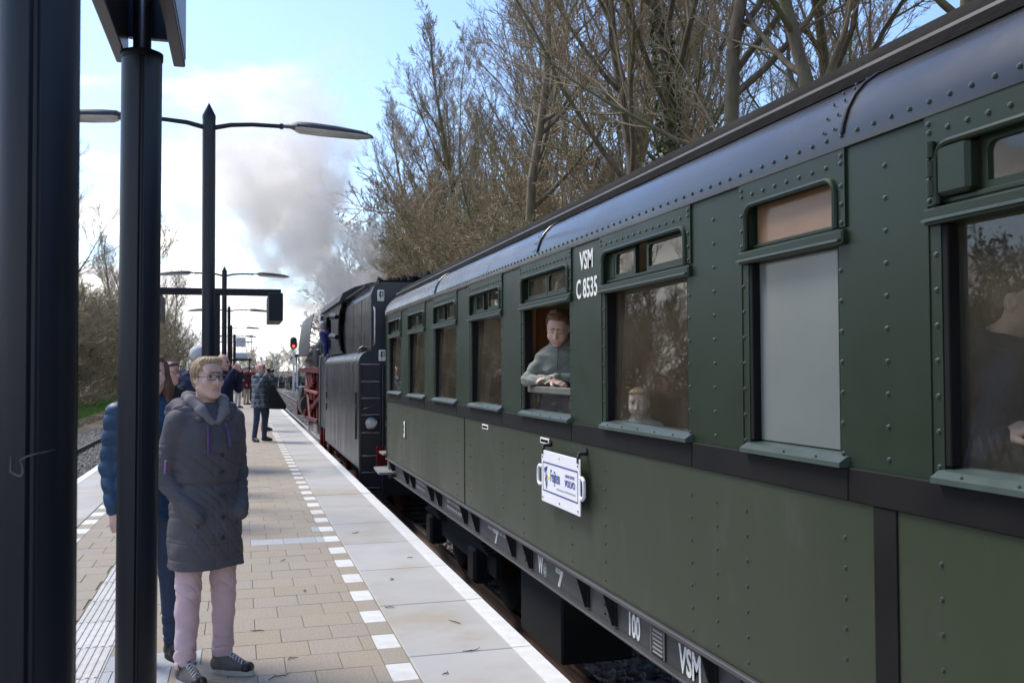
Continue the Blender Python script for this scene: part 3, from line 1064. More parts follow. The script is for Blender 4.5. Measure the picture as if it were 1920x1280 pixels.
# underframe
MB().box(CX - 0.02, CX + 0.06, CY0, CY1 + 0.02, BOT - 0.026, BOT - 0.002, b=0.004).build('bottom_lip', mat['solebar'], coach)
MB().box(CX + 0.075, CX + 0.10, CY0, CY1 + 0.3, 0.19, BOT - 0.027).build('solebar', mat['solebar'], coach)
MB().box(CX + 0.03, CX + 0.102, CY0, CY1 + 0.3, 0.185, 0.20, b=0.004).build('solebar_flange', mat['solebar'], coach)
SB = CX + 0.074
gs = MB().prism([(CX - 0.005, BOT - 0.027), (SB + 0.002, BOT - 0.027), (SB + 0.002, 0.215), (SB - 0.025, 0.215)], 'y', -0.006, 0.006)
gs.box(SB - 0.012, SB + 0.002, -0.02, 0.02, 0.215, BOT - 0.028)
gm_ = gs.mesh('gusset', mat['under'])
RB = MB()
for a, c, k in wins:
    for yy in ((a - 0.09, c + 0.06)):
        o = link('gusset', gm_, coach)
        o.location = (0, yy, 0)
    for dy in (0.10, 0.16):
        for dz in (0.24, 0.29, 0.34):
            rivet(RB, SB, c + 0.06 + dy, dz, 0.009)
RB.build('solebar_rivets', mat['under'], coach, recalc=False)['kind'] = 'stuff'
for y0, y1, z0 in ((6.3, 7.3, -0.42), (-1.5, 1.0, -0.42)):
    MB().box(CX + 0.22, CX + 0.75, y0, y1, z0, 0.18, b=0.015).build('battery_box', mat['under'], coach)
MB().box(CC - 0.5, CC + 0.5, CY0, CY1, 0.0, 0.42).build('floor_frame', mat['under'], coach)
ld = MB()
ld.path([(CX + 0.06, 3.98, 0.19), (CX + 0.09, 3.75, -0.25), (CX + 0.10, 3.55, -0.6)], 0.006, 6)
ld.build('brake_cable', mat['rust'], coach)


def bogie(yc):
    f = MB()
    for sx in (-1, 1):
        f.box(CC + sx * 1.0 - 0.03, CC + sx * 1.0 + 0.03, yc - 1.6, yc + 1.6, -0.35, 0.02, b=0.01)
        for ax in (-1.1, 1.1):
            f.box(CC + sx * 1.06 - 0.10, CC + sx * 1.06 + 0.10, yc + ax - 0.14, yc + ax + 0.14, -0.46, -0.12, b=0.03)
            for k in range(5):
                f.box(CC + sx * 1.06 - 0.05, CC + sx * 1.06 + 0.05, yc + ax - 0.5 + 0.08 * k, yc + ax + 0.5 - 0.08 * k, -0.12 + 0.02 * k, -0.103 + 0.02 * k)
    f.box(CC - 1.0, CC + 1.0, yc - 0.25, yc + 0.25, -0.3, 0.0)
    fo = f.build('bogie', mat['under'], coach)
    for ax in (-1.1, 1.1):
        wh = MB()
        for sx in (-1, 1):
            wh.lathe([(0.05, -0.07), (0.44, -0.065), (0.47, -0.06), (0.475, 0.0), (0.46, 0.065), (0.39, 0.05), (0.34, 0.0), (0.12, 0.0), (0.1, 0.08)], (CC + sx * 0.72, yc + ax, -0.285), axis='x', n=28)
        wh.tube((CC - 0.7, yc + ax, -0.285), (CC + 0.7, yc + ax, -0.285), 0.08)
        wh.build('wheelset', mat['under'], fo)


bogie(10.3)
bogie(-5.0)
# end gear: buffers, steps
for sx in (-1, 1):
    bu = MB()
    bu.lathe([(0.12, 0), (0.12, 0.30), (0.075, 0.31), (0.075, 0.52)], (CC + sx * 0.88, CY1 + 0.28, 0.30), axis='y')
    bu.lathe([(0.24, 0.52), (0.25, 0.535), (0.24, 0.555), (0.1, 0.57)], (CC + sx * 0.88, CY1 + 0.28, 0.30), axis='y', n=24)
    bu.build('buffer', mat['under'], coach)
MB().box(CX + 0.05, fx - 0.05, CY1 + 0.02, CY1 + 0.30, 0.12, 0.40, b=0.01).build('headstock', mat['under'], coach)
mat['tread'] = M('step_plate', (0.17, 0.165, 0.16), 0.55, c2=(0.24, 0.235, 0.225), scale=5, bump=0.1)
st = MB()
st.prism([(CX - 0.16, 12.62), (CX - 0.12, 13.42), (CX + 0.22, 13.46), (CX + 0.22, 12.62)], 'z', 0.235, 0.262)
st.build('step_board', mat['tread'], coach)
st = MB()
st.prism([(CX - 0.05, 12.99), (CX - 0.05, 13.40), (CX + 0.1, 13.40), (CX + 0.1, 12.99)], 'z', 0.455, 0.48)
st.box(CX + 0.02, CX + 0.06, 13.0, 13.06, 0.235, 0.47)
st.build('upper_step', mat['tread'], coach)

# lettering on the side
side_text('VSM', CX - 0.002, 5.15, 2.232, 0.150, mat['letter'], coach, sx=0.80, depth=0.0015, bold=0.0025)
side_text('C 8535', CX - 0.002, 5.15, 2.070, 0.155, mat['letter'], coach, sx=0.76, depth=0.0015, bold=0.0025)
MB().box(CX - 0.008, CX + 0.001, 11.43, 11.56, 0.775, 0.985, b=0.004).build('class_plate', mat['olive'], coach)
side_text('3', CX - 0.009, 11.49, 0.88, 0.265, mat['letter'], coach, sx=0.9, depth=0.0015, bold=0.006)
for yc in (7.53, 5.95):
    MB().box(CX - 0.006, CX + 0.001, yc - 0.095, yc + 0.095, 1.128, 1.168, b=0.003).build('small_plate', mat['letter'], coach)
    ln_ = MB()
    q = random.Random(int(yc * 10))
    for k in range(13):
        ln_.box(CX - 0.0085, CX - 0.0055, yc - 0.075 + k * 0.012, yc - 0.075 + k * 0.012 + q.choice((0.004, 0.007)), 1.139, 1.157)
    ln_.build('print', mat['band'], coach)['kind'] = 'stuff'
SX = SB - 0.0015
side_text('100', SX, 4.68, 0.268, 0.165, mat['letter'], coach, sx=0.66, depth=0.001, bold=0.005)
side_text('VSM', SX, 4.03, 0.262, 0.175, mat['letter'], coach, sx=0.70, depth=0.001, bold=0.005)
side_text('C 8535', SX, 3.0, 0.262, 0.16, mat['letter'], coach, sx=0.62, depth=0.001, bold=0.004)
side_text('W', SX, 6.30, 0.272, 0.155, mat['letter'], coach, sx=0.62, depth=0.001, bold=0.005)
side_text('(s)', SX, 6.20, 0.268, 0.10, mat['letter'], coach, sx=0.6, depth=0.001)


def arrow(yc, zc, s):
    m = MB()
    for k in range(3):
        o = k * 0.012
        m.prism([(yc + 0.10 * s, zc + 0.055 - o), (yc + 0.02 * s - 0.06, zc + 0.055 - o), (yc + 0.02 * s - 0.06, zc + 0.050 - o), (yc + 0.10 * s, zc + 0.050 - o)], 'x', SB - 0.0025, SB + 0.001)
    for k in range(3):
        o = k * 0.014
        m.prism([(yc - 0.05 + o, zc + 0.05), (yc - 0.042 + o, zc + 0.05), (yc + 0.028 + o, zc - 0.055), (yc + 0.02 + o, zc - 0.055)], 'x', SB - 0.0035, SB + 0.001)
    m.build('arrow_mark', mat['letter'], coach)


arrow(7.47, 0.27, 1)
arrow(5.87, 0.27, 1)
pl_ = MB().box(SB - 0.008, SB + 0.001, 4.29, 4.45, 0.205, 0.345, b=0.004).build('builder_plate', mat['black'], coach)
q = random.Random(4)
m = MB()
for k in range(6):
    m.box(SB - 0.0105, SB - 0.0075, 4.31, 4.43 - q.uniform(0, .03), 0.217 + k * 0.021, 0.226 + k * 0.021)
for yy in (4.293, 4.447):
    m.box(SB - 0.0105, SB - 0.0075, yy - 0.002, yy + 0.002, 0.208, 0.342)
mat['platetext'] = M('plate_print', (0.30, 0.30, 0.28), 0.6)
m.build('plate_print', mat['platetext'], pl_)['kind'] = 'stuff'
for y0, y1, rows in ((11.15, 10.6, 2), (9.4, 8.75, 2), (7.75, 7.2, 1)):
    m = MB()
    for k in range(rows):
        y = y0
        while y > y1:
            wd_ = q.uniform(0.015, 0.03)
            m.box(SB - 0.002, SB + 0.001, y - wd_, y, 0.30 - k * 0.055, 0.325 - k * 0.055)
            y -= wd_ + q.choice((0.008, 0.008, 0.03))
    m.build('small_print', mat['platetext'], coach)['kind'] = 'stuff'

# hanging advertising board (lifts off its hooks, so a thing of its own)
mat['board'] = M('board_white', (0.80, 0.80, 0.82), 0.35, c2=(0.76, 0.76, 0.79), scale=2)
mat['blue'] = M('print_blue', (0.045, 0.06, 0.22), 0.5)
mat['bluegrey'] = M('print_bluegrey', (0.10, 0.12, 0.30), 0.5)
mat['yellow'] = M('print_yellow', (0.75, 0.62, 0.08), 0.5)
mat['greyprint'] = M('print_grey', (0.42, 0.43, 0.50), 0.5)
BXX = 1.845
sign = thing('advertising_board', 'white board with blue print and two side handles hung on the green carriage side', 'sign', (BXX, 5.50, 0.94))
MB().box(0, 0.008, -0.36, 0.36, -0.162, 0.162, b=0.003).build('board', mat['board'], sign)
for sg in (-1, 1):
    MB().path([(0.004, sg * 0.355, 0.055), (0.0, sg * 0.40, 0.06), (0.0, sg * 0.425, 0.045), (0.0, sg * 0.43, 0.0), (0.0, sg * 0.425, -0.045), (0.0, sg * 0.40, -0.06), (0.004, sg * 0.355, -0.055)], 0.011, 8).build('handle', mat['board'], sign)
    h = MB()
    h.box(-0.006, 0.012, sg * 0.33 - 0.012, sg * 0.33 + 0.012, 0.135, 0.185, b=0.003)
    h.box(0.0, 0.055, sg * 0.33 - 0.010, sg * 0.33 + 0.010, 0.180, 0.20, b=0.003)
    h.lathe([(0.02, 0), (0.02, 0.01), (0.005, 0.014)], (0.045, sg * 0.33, 0.205), axis='x', n=10)
    h.build('hook', mat['black'], sign)
for yy, zz_ in ((0, 0.135), (0, -0.135), (-0.33, -0.135), (0.33, -0.135), (0.33, 0.12), (-0.33, 0.12)):
    MB().lathe([(0.006, 0), (0.005, 0.003), (0.001, 0.004)], (-0.004, yy, zz_), axis='x', n=8).build('bolt', mat['black'] if zz_ != 0.135 else mat['greyprint'], sign)
for zz_ in (-0.088, 0.088):
    MB().box(-0.0022, 0.001, -0.325, 0.325, zz_ - 0.004, zz_ + 0.004).build('print_line', mat['blue'], sign)
for yy in (-0.325, 0.325):
    MB().box(-0.0022, 0.001, yy - 0.0015, yy + 0.0015, -0.0838, 0.0838).build('print_edge', mat['blue'], sign)


def flat(pts, m, nm='emblem'):
    p = MB().prism(pts, 'x', -0.0022, 0.001)
    return p.build(nm, m, sign)


# shield of slanted bands (y grows to the left of the viewer)
flat([(0.300, 0.052), (0.235, 0.068), (0.245, 0.040), (0.293, 0.022)], mat['blue'])
flat([(0.291, 0.016), (0.247, 0.034), (0.240, 0.020), (0.285, -0.004)], mat['greyprint'])
flat([(0.284, -0.010), (0.240, 0.014), (0.238, -0.010), (0.276, -0.034)], mat['blue'])
flat([(0.232, 0.020), (0.200, 0.000), (0.222, -0.014), (0.244, -0.030)], mat['yellow'])
flat([(0.274, -0.040), (0.236, -0.018), (0.240, -0.050), (0.258, -0.076)], mat['blue'])


def btxt(s, y, z, size, m, **kw):
    o = link('print', text_mesh(s, size, m, **kw), sign)
    o.matrix_local = Matrix.Translation((-0.0015, y, z)) @ SIDE


btxt('Feijten', 0.085, 0.012, 0.105, mat['bluegrey'], sx=0.66, depth=0.0008, bold=0.0012)
btxt('VOLVO', -0.19, -0.002, 0.052, mat['bluegrey'], sx=1.05, depth=0.0008, bold=0.002)
btxt('AAN DE TOP MET', -0.19, 0.042, 0.026, mat['bluegrey'], sx=0.80, depth=0.0006)
m = MB()
for k in range(11):
    m.box(-0.0022, 0.001, 0.055 - k * 0.013, 0.055 - k * 0.013 - 0.008, -0.058, -0.049)
for k in range(15):
    m.box(-0.0022, 0.001, -0.10 - k * 0.0125, -0.10 - k * 0.0125 - 0.008, -0.056, -0.046)
m.build('small_print', mat['greyprint'], sign)['kind'] = 'stuff'
# ================================================================== TENDER AND LOCOMOTIVE
mat['tank'] = M('tender_black', (0.012, 0.013, 0.018), 0.26, c2=(0.022, 0.023, 0.029), scale=2.0, rough2=0.42, c3=(0.05, 0.05, 0.05), scale3=2.2, lo3=0.55, hi3=0.9, stretch=(1, 2.0, 0.22), bump=0.03, bscale=4)
mat['locoblack'] = M('loco_black', (0.010, 0.010, 0.013), 0.32, c2=(0.02, 0.02, 0.024), scale=3, rough2=0.5)
mat['red'] = M('frame_red', (0.13, 0.005, 0.004), 0.5, spec=0.2, c2=(0.07, 0.005, 0.0045), scale=4)
mat['redd'] = M('running_board_red', (0.10, 0.016, 0.014), 0.6, spec=0.2, c2=(0.07, 0.015, 0.013), scale=5)
mat['deflector'] = M('deflector_grey', (0.055, 0.058, 0.06), 0.4, c2=(0.085, 0.088, 0.09), scale=3)
mat['plate_w'] = M('plate_white', (0.62, 0.60, 0.55), 0.6)
mat['coal'] = M('coal', (0.008, 0.008, 0.009), 0.85, spec=0.2)
mat['lampglass'] = M('lamp_glass', (0.55, 0.55, 0.52), 0.12, c2=(0.35, 0.35, 0.33), scale=14, spec=0.8)
tend = thing('tender', 'black steam tender with rounded water tank, rear ladder and heaped coal', 'tender', (CC, 15.2, 0))
TW, TY = 1.54, 6.2
prof = [(-TW, 0.06), (TW, 0.06)]
for sx, ts in ((1, range(0, 7)), (-1, range(6, -1, -1))):
    for k in ts:
        t = (pi / 2) * k / 6
        prof.append((sx * (TW - 0.20 + 0.20 * cos(t)), 1.71 + 0.20 * sin(t)))
b = MB()
b.prism(prof, 'y', 0, TY, smooth=True)
b.build('water_tank', mat['tank'], tend, sharp=45)
# coal bunker above, set back from the tank's edge
BW = 1.34
pb = [(-BW, 1.9), (BW, 1.9), (BW, 2.80), (BW - 0.05, 2.93), (BW - 0.16, 3.0), (-BW + 0.16, 3.0), (-BW + 0.05, 2.93), (-BW, 2.80)]
b = MB()
b.prism(pb, 'y', 0.02, 3.7)
b.build('coal_bunker', mat['tank'], tend)
for xx in (-BW + 0.01, BW - 0.05):
    MB().prism([(3.7, 1.9), (3.7, 2.95), (4.3, 2.55), (5.0, 2.2), (5.6, 1.95)], 'x', xx, xx + 0.04).build('slope_plate', mat['tank'], tend)
b = MB()
for yy in (1.3, 2.5):
    b.box(-BW - 0.004, -BW + 0.01, yy - 0.03, yy + 0.03, 1.95, 2.8)
b.box(-BW - 0.05, -BW + 0.04, 0.5, 3.6, 2.955, 2.975, b=0.005)
b.build('bunker_rib', mat['locoblack'], tend)
cq = random.Random(8)
b = MB()
for k in range(420):
    x, y = cq.uniform(-1.15, 1.15), cq.uniform(0.15, 3.6)
    z = 3.0 + 0.12 * (1 - (x / 1.2) ** 2) + cq.uniform(-0.03, 0.03)
    s = cq.uniform(0.05, 0.11)
    vs = [(x + s * cq.uniform(.5, 1.2), y, z), (x - s * cq.uniform(.5, 1.2), y, z), (x, y + s * cq.uniform(.5, 1.2), z), (x, y - s * cq.uniform(.5, 1.2), z), (x + cq.uniform(-.03, .03), y, z + s), (x, y, z - s)]
    b.add(vs, [(0, 2, 4), (2, 1, 4), (1, 3, 4), (3, 0, 4), (2, 0, 5), (1, 2, 5), (3, 1, 5), (0, 3, 5)])
b.box(-1.2, 1.2, 0.1, 3.65, 2.95, 3.04)
b.build('coal', mat['coal'], tend)['kind'] = 'stuff'
mat['rung'] = M('worn_rung', (0.20, 0.20, 0.205), 0.5, c2=(0.1, 0.1, 0.1), scale=9)
# rear face: ladder, lamp, handrails, plates
X0 = -1.52
for k, z in enumerate((1.69, 1.42, 1.16, 0.90, 0.62, 0.26, 0.0, -0.24)):
    MB().tube((X0, -0.07, z), (X0 + 0.31, -0.07, z), 0.012, n=8).build('ladder_rung', mat['rung'], tend)
ls = MB()
for xx in (X0, X0 + 0.31):
    ls.box(xx - 0.012, xx + 0.012, -0.085, -0.055, -0.27, 1.70, b=0.003)
    for zz_ in (-0.2, 0.45, 1.05, 1.65):
        ls.box(xx - 0.008, xx + 0.008, -0.06, 0.01, zz_ - 0.01, zz_ + 0.01)
ls.build('ladder_rail', mat['locoblack'], tend)
MB().box(X0 - 0.02, X0 + 0.33, -0.02, 0.02, -0.28, 0.10, b=0.01).build('ladder_plate', mat['locoblack'], tend)
hr = MB()
hr.path([(-1.30, 0.0, 1.98), (-1.30, -0.09, 2.02), (-1.30, -0.10, 2.1), (-1.30, -0.10, 2.5), (-1.30, -0.09, 2.57), (-1.30, 0.0, 2.6)], 0.014, 8)
hr.build('handrail', mat['steel'], tend)
hr = MB()
hr.path([(-1.17, -0.01, 0.2), (-1.17, -0.08, 0.25), (-1.17, -0.08, 1.65), (-1.10, -0.08, 1.72), (-0.9, -0.08, 1.72)], 0.014, 8)
hr.path([(-1.50, -0.1, 0.98), (-1.3, -0.12, 1.05), (-1.1, -0.12, 1.25), (-0.85, -0.1, 1.4)], 0.008, 6)
hr.build('hand_iron', mat['locoblack'], tend)
lp = MB()
lp.lathe([(0.085, 0.0), (0.098, -0.03), (0.098, -0.13), (0.088, -0.15)], (-1.36, 0, 0.77), axis='y', n=20)
lo = lp.build('tail_lamp', mat['locoblack'], tend)
MB().lathe([(0.080, -0.145), (0.070, -0.165), (0.02, -0.175)], (-1.36, 0, 0.77), axis='y', n=20).build('lamp_glass', mat['lampglass'], lo)
MB().lathe([(0.088, -0.148), (0.092, -0.16), (0.080, -0.166), (0.078, -0.148)], (-1.36, 0, 0.77), axis='y', n=20).build('lamp_ring', mat['steel'], lo)
for (px, pz) in ((-1.19, 2.78), (-1.17, 1.83)):
    po = MB().box(px - 0.055, px + 0.055, -0.022, 0.018, pz - 0.09, pz + 0.09, b=0.012).build('warning_plate', mat['plate_w'], tend)
    z = MB()
    z.prism([(px - 0.02, pz + 0.065), (px + 0.012, pz + 0.065), (px - 0.008, pz + 0.005), (px + 0.018, pz + 0.005), (px - 0.02, pz - 0.07), (px - 0.006, pz - 0.015), (px - 0.03, pz - 0.015)], 'y', -0.025, -0.0215)
    z.prism([(px + 0.02, pz + 0.07), (px + 0.035, pz + 0.07), (px + 0.035, pz - 0.02), (px + 0.025, pz - 0.02)], 'y', -0.025, -0.0215)
    z.build('bolt_symbol', mat['black'], po)
MB().box(-1.2, -0.6, -0.03, 0.0, 1.66, 1.70).build('rear_ledge', mat['locoblack'], tend)
mat['amber'] = M('amber_mark', (0.55, 0.25, 0.02), 0.5)
MB().box(-1.12, -1.08, -0.05, 0.0, 0.70, 0.80, b=0.005).build('amber_marker', mat['amber'], tend)
MB().lathe([(0.07, 0), (0.07, 0.05), (0.03, 0.10)], (-1.38, 0.9, 1.89)).build('filler_cap', mat['locoblack'], tend)
MB().box(-1.44, -1.32, 0.5, 0.62, 1.89, 1.98, b=0.02).build('valve_box', mat['locoblack'], tend)
ln_ = MB()
ln_.path([(-1.5, 0.25, 1.94), (-1.45, 0.25, 1.97), (-1.40, 0.25, 1.95)], 0.02, 6)
ln_.build('filler_valve', mat['locoblack'], tend)
lt = MB()
lt.box(-TW - 0.018, -TW + 0.005, 0.28, 0.36, 0.85, 1.05, b=0.008)
lt.tube((-TW - 0.012, 0.32, 0.5), (-TW - 0.012, 0.32, 1.25), 0.012, n=8)
lt.build('valve_rod', mat['locoblack'], tend)
for yy in (5.85,):
    for zz_ in (0.75, 1.0):
        MB().box(-TW - 0.02, -TW + 0.004, yy, yy + 0.15, zz_, zz_ + 0.14, b=0.008).build('hinge', mat['locoblack'], tend)
f = MB()
f.box(-1.2, 1.2, -0.25, TY, -0.35, 0.055)
f.build('tender_frame', mat['under'], tend)
for yy in (0.9, 2.6, 4.4):
    wq = MB()
    for sx in (-1, 1):
        wq.lathe([(0.06, -0.07), (0.46, -0.065), (0.50, 0.0), (0.47, 0.06), (0.40, 0.04), (0.14, 0.02), (0.1, 0.09)], (sx * 0.74, yy, -0.26), axis='x', n=26)
    wq.tube((-.7, yy, -0.26), (.7, yy, -0.26), 0.08)
    wq.build('wheelset', mat['red'], tend)
    MB().box(-1.28, -1.05, yy - 0.14, yy + 0.14, -0.4, -0.1, b=0.03).build('axle_box', mat['red'], tend)
bu = MB()
for sx in (-0.88, 0.88):
    bu.lathe([(0.12, 0), (0.12, -0.30), (0.075, -0.31), (0.075, -0.52), (0.24, -0.53), (0.25, -0.55), (0.22, -0.57)], (sx, -0.25, 0.30), axis='y', n=22)
bu.build('buffer', mat['under'], tend)
MB().box(-1.3, 1.3, -0.28, -0.24, 0.05, 0.42, b=0.01).build('headstock', mat['red'], tend)

loco = thing('steam_locomotive', 'black steam locomotive with red frames and grey smoke deflector, driver leaning from its cab', 'locomotive', (CC, 0, 0))
# cab: rear weather shield with rounded cut, side sheets, arched roof
b = MB()
cut = [(18.9, 1.92)]
for k in range(9):
    t = -pi / 2 + pi * k / 8
    cut.append((19.0 + 0.62 * cos(t), 2.40 + 0.44 * sin(t)))
cut += [(18.9, 2.92), (19.0, 2.98), (23.2, 2.98), (23.2, 1.0), (21.5, 1.0), (21.5, 1.92)]
cut = cut[:-6]
parts_ = [cut + [(19.0, 2.98), (21.2, 2.98), (21.2, 1.92)], [(21.2, 2.80), (22.5, 2.80), (22.5, 2.98), (21.2, 2.98)], [(21.2, 1.0), (22.5, 1.0), (22.5, 2.06), (21.2, 2.06)], [(22.5, 1.0), (23.2, 1.0), (23.2, 2.98), (22.5, 2.98)]]
for sx in (-1, 1):
    b = MB()
    for pp in parts_:
        b.prism(pp, 'x', sx * 1.42 - 0.015, sx * 1.42 + 0.015)
    b.build('cab_side', mat['locoblack'], loco)
b = MB()
roofp = [(-1.50, 2.93)] + [(-1.50 * cos(pi * k / 10), 2.96 + 0.42 * sin(pi * k / 10)) for k in range(1, 10)] + [(1.50, 2.93)]
b.prism(roofp + [(1.40, 2.93), (-1.40, 2.93)], 'y', 18.7, 23.6)
b.build('cab_roof', mat['soot'], loco)
b = MB()
b.box(-1.4, 1.4, 23.1, 23.2, 1.0, 2.95)
b.box(-1.3, 1.3, 19.8, 23.1, 0.9, 1.0)
b.build('cab_front', mat['locoblack'], loco)
for (xx, yy) in ((-1.50, 21.7), (-1.50, 23.3)):
    MB().path([(xx, yy, 0.15), (xx, yy, 1.85), (xx + 0.05, yy, 1.95)], 0.02, 8).build('cab_handrail', mat['deflector'], loco)
b = MB()
b.box(-1.47, -1.38, 21.5, 24.2, 0.25, 1.95, b=0.01)
b.box(1.38, 1.47, 21.5, 24.2, 0.25, 1.95, b=0.01)
b.build('cab_lower_side', mat['locoblack'], loco)
b = MB()
b.box(-1.5, -1.3, 23.3, 23.36, 2.0, 2.9, b=0.006)
b.build('side_wind_screen', mat['deflector'], loco)
for z in (2.25, 2.65):
    MB().path([(-1.5, 19.2, z), (-1.58, 19.4, z + 0.02), (-1.55, 19.75, z - 0.02)], [0.05, 0.07, 0.03], 8).build('side_lamp', mat['locoblack'], loco)
# boiler, smokebox, chimney, domes
b = MB()
b.lathe([(0.9, 23.2), (0.92, 27.5), (0.90, 31.5)], (0, 0, 2.05), axis='y', n=28)
b.build('boiler', mat['soot'], loco)
MB().lathe([(0.95, 31.5), (0.95, 33.6), (0.85, 33.75), (0.3, 33.85)], (0, 0, 2.05), axis='y', n=28).build('smokebox', mat['soot'], loco)
MB().lathe([(0.36, 2.8), (0.30, 3.0), (0.30, 3.45), (0.36, 3.5), (0.36, 3.56), (0.27, 3.56)], (0, 32.4, 0), n=20).build('chimney', mat['soot'], loco)
for yy, hh in ((27.0, 3.35), (29.5, 3.3)):
    MB().lathe([(0.42, 2.75), (0.42, hh - 0.25), (0.30, hh - 0.06), (0.05, hh)], (0, yy, 0), n=18).build('dome', mat['soot'], loco)
pp = MB()
pp.path([(-0.96, 23.6, 2.3), (-0.98, 26.5, 2.25), (-0.98, 30.5, 2.1)], 0.05, 8)
pp.path([(-0.86, 24.0, 2.65), (-0.9, 27.5, 2.6), (-1.0, 29.4, 1.8)], 0.035, 8)
pp.path([(-1.1, 25.0, 1.75), (-1.12, 25.2, 2.2), (-0.95, 25.6, 2.5), (-0.7, 25.7, 2.8)], 0.06, 8)
pp.path([(-1.15, 26.0, 1.7), (-1.2, 26.2, 2.05), (-1.0, 26.6, 2.45)], 0.05, 8)
pp.lathe([(0.16, 1.72), (0.18, 1.8), (0.18, 2.25), (0.10, 2.35)], (-1.15, 28.0, 0), n=14)
pp.lathe([(0.13, 1.72), (0.13, 2.15), (0.08, 2.2)], (-1.2, 27.3, 0), n=14)
pp.build('boiler_pipes', mat['soot'], loco)
# running board and red frames
MB().box(-1.46, -0.85, 24.3, 33.2, 1.60, 1.66, b=0.01).build('running_board', mat['redd'], loco)
MB().box(0.85, 1.46, 24.3, 33.2, 1.60, 1.66, b=0.01).build('running_board', mat['redd'], loco)
MB().box(-1.47, -1.43, 24.3, 33.2, 1.52, 1.665, b=0.006).build('board_edge', mat['redd'], loco)
MB().box(-0.6, 0.6, 20.5, 34.2, -0.1, 1.0).build('main_frame', mat['red'], loco)
for yy, w_ in ((24.6, 0.5), (27.3, 0.3), (30.4, 0.5)):
    MB().prism([(yy, 1.52), (yy + w_, 1.52), (yy + w_ * 0.7, 0.1), (yy + w_ * 0.2, 0.1)], 'x', -1.36, -1.02).build('frame_bracket', mat['red'], loco)
MB().box(-1.46, -1.2, 21.4, 24.4, 0.30, 0.42, b=0.01).build('step_board', mat['redd'], loco)
MB().box(-1.45, -1.38, 21.5, 21.7, -0.45, 0.5, b=0.01).build('step_hanger', mat['red'], loco)
MB().box(-1.45, -1.38, 22.9, 23.1, -0.45, 0.5, b=0.01).build('step_hanger', mat['red'], loco)
MB().box(-1.50, -1.15, 21.45, 23.15, -0.46, -0.42, b=0.01).build('step_tread', mat['soot'], loco)
for yy in (24.2, 26.2, 28.2):
    for sx in (1, -1):
        w_ = MB()
        w_.lathe([(0.10, -0.10), (0.86, -0.07), (0.88, 0.0), (0.85, 0.06), (0.74, 0.05), (0.70, 0.0), (0.20, 0.0), (0.16, 0.12), (0.05, 0.13)], (sx * 0.76, yy, 0.115), axis='x', n=32)
        if sx > 0:
            w_.build('driving_wheel', mat['red'], loco)
    for k in range(14):
        t = 2 * pi * k / 14
        w_.tube((-0.80, yy, 0.115), (-0.80, yy + 0.74 * cos(t), 0.115 + 0.74 * sin(t)), 0.035, n=5)
    w_.build('driving_wheel', mat['red'], loco)
for yy in (31.2,):
    for sx in (-1, 1):
        w_ = MB()
        w_.lathe([(0.1, -0.07), (0.48, -0.06), (0.50, 0.0), (0.42, 0.05), (0.1, 0.1)], (sx * 0.74, yy, -0.26), axis='x', n=24)
        w_.build('pony_wheel', mat['red'], loco)
rd = MB()
rd.box(-1.06, -1.0, 24.1, 28.4, -0.22, -0.12, b=0.01)
rd.prism([(26.2, -0.20), (26.2, -0.08), (31.0, 0.38), (31.0, 0.28)], 'x', -1.16, -1.10)
rd.box(-1.2, -1.12, 28.6, 31.2, 0.42, 0.52, b=0.01)
rd.build('connecting_rod', mat['deflector'], loco)
for (y0, y1, z0, z1, xo) in ((27.6, 29.9, 0.75, 1.50, 1.40), (24.6, 25.0, -0.45, 1.50, 1.38), (26.1, 26.5, -0.1, 1.5, 1.36), (28.8, 29.2, -0.2, 0.75, 1.40)):
    MB().box(-xo, -xo + 0.14, y0, y1, z0, z1, b=0.02).build('motion_bracket', mat['red'], loco)
mat['redlight'] = M('red_edge', (0.24, 0.06, 0.045), 0.5)
for yy, zz_ in ((25.6, 0.9), (27.0, 0.55), (28.3, 1.1), (29.7, 0.3), (26.6, 1.25)):
    MB().lathe([(0.10, 0), (0.12, -0.03), (0.12, -0.10), (0.05, -0.14)], (-1.36, yy, zz_), axis='x', n=12).build('pin_boss', mat['red'], loco)
for p_ in (((-1.42, 24.2, 0.95), (-1.42, 27.8, 0.45)), ((-1.44, 26.2, 1.3), (-1.44, 29.6, 0.9)), ((-1.42, 27.8, 0.1), (-1.42, 29.5, 1.3)), ((-1.44, 24.8, 0.3), (-1.44, 28.9, 0.2))):
    MB().tube(p_[0], p_[1], 0.055, n=8).build('motion_rod', mat['red'], loco)
MB().box(-1.50, -1.42, 24.5, 29.5, 0.98, 1.05, b=0.01).build('lower_rail', mat['redlight'], loco)
cy_ = MB()
cy_.lathe([(0.40, 30.2), (0.42, 30.3), (0.42, 31.5), (0.40, 31.6)], (-1.16, 0, 0.50), axis='y', n=24)
cy_.box(-1.56, -0.8, 30.3, 31.5, 0.50, 1.10, b=0.05)
cy_.build('cylinder', mat['soot'], loco)
MB().box(-1.45, 1.45, 34.0, 34.15, 0.05, 0.55, b=0.01).build('buffer_beam', mat['red'], loco)
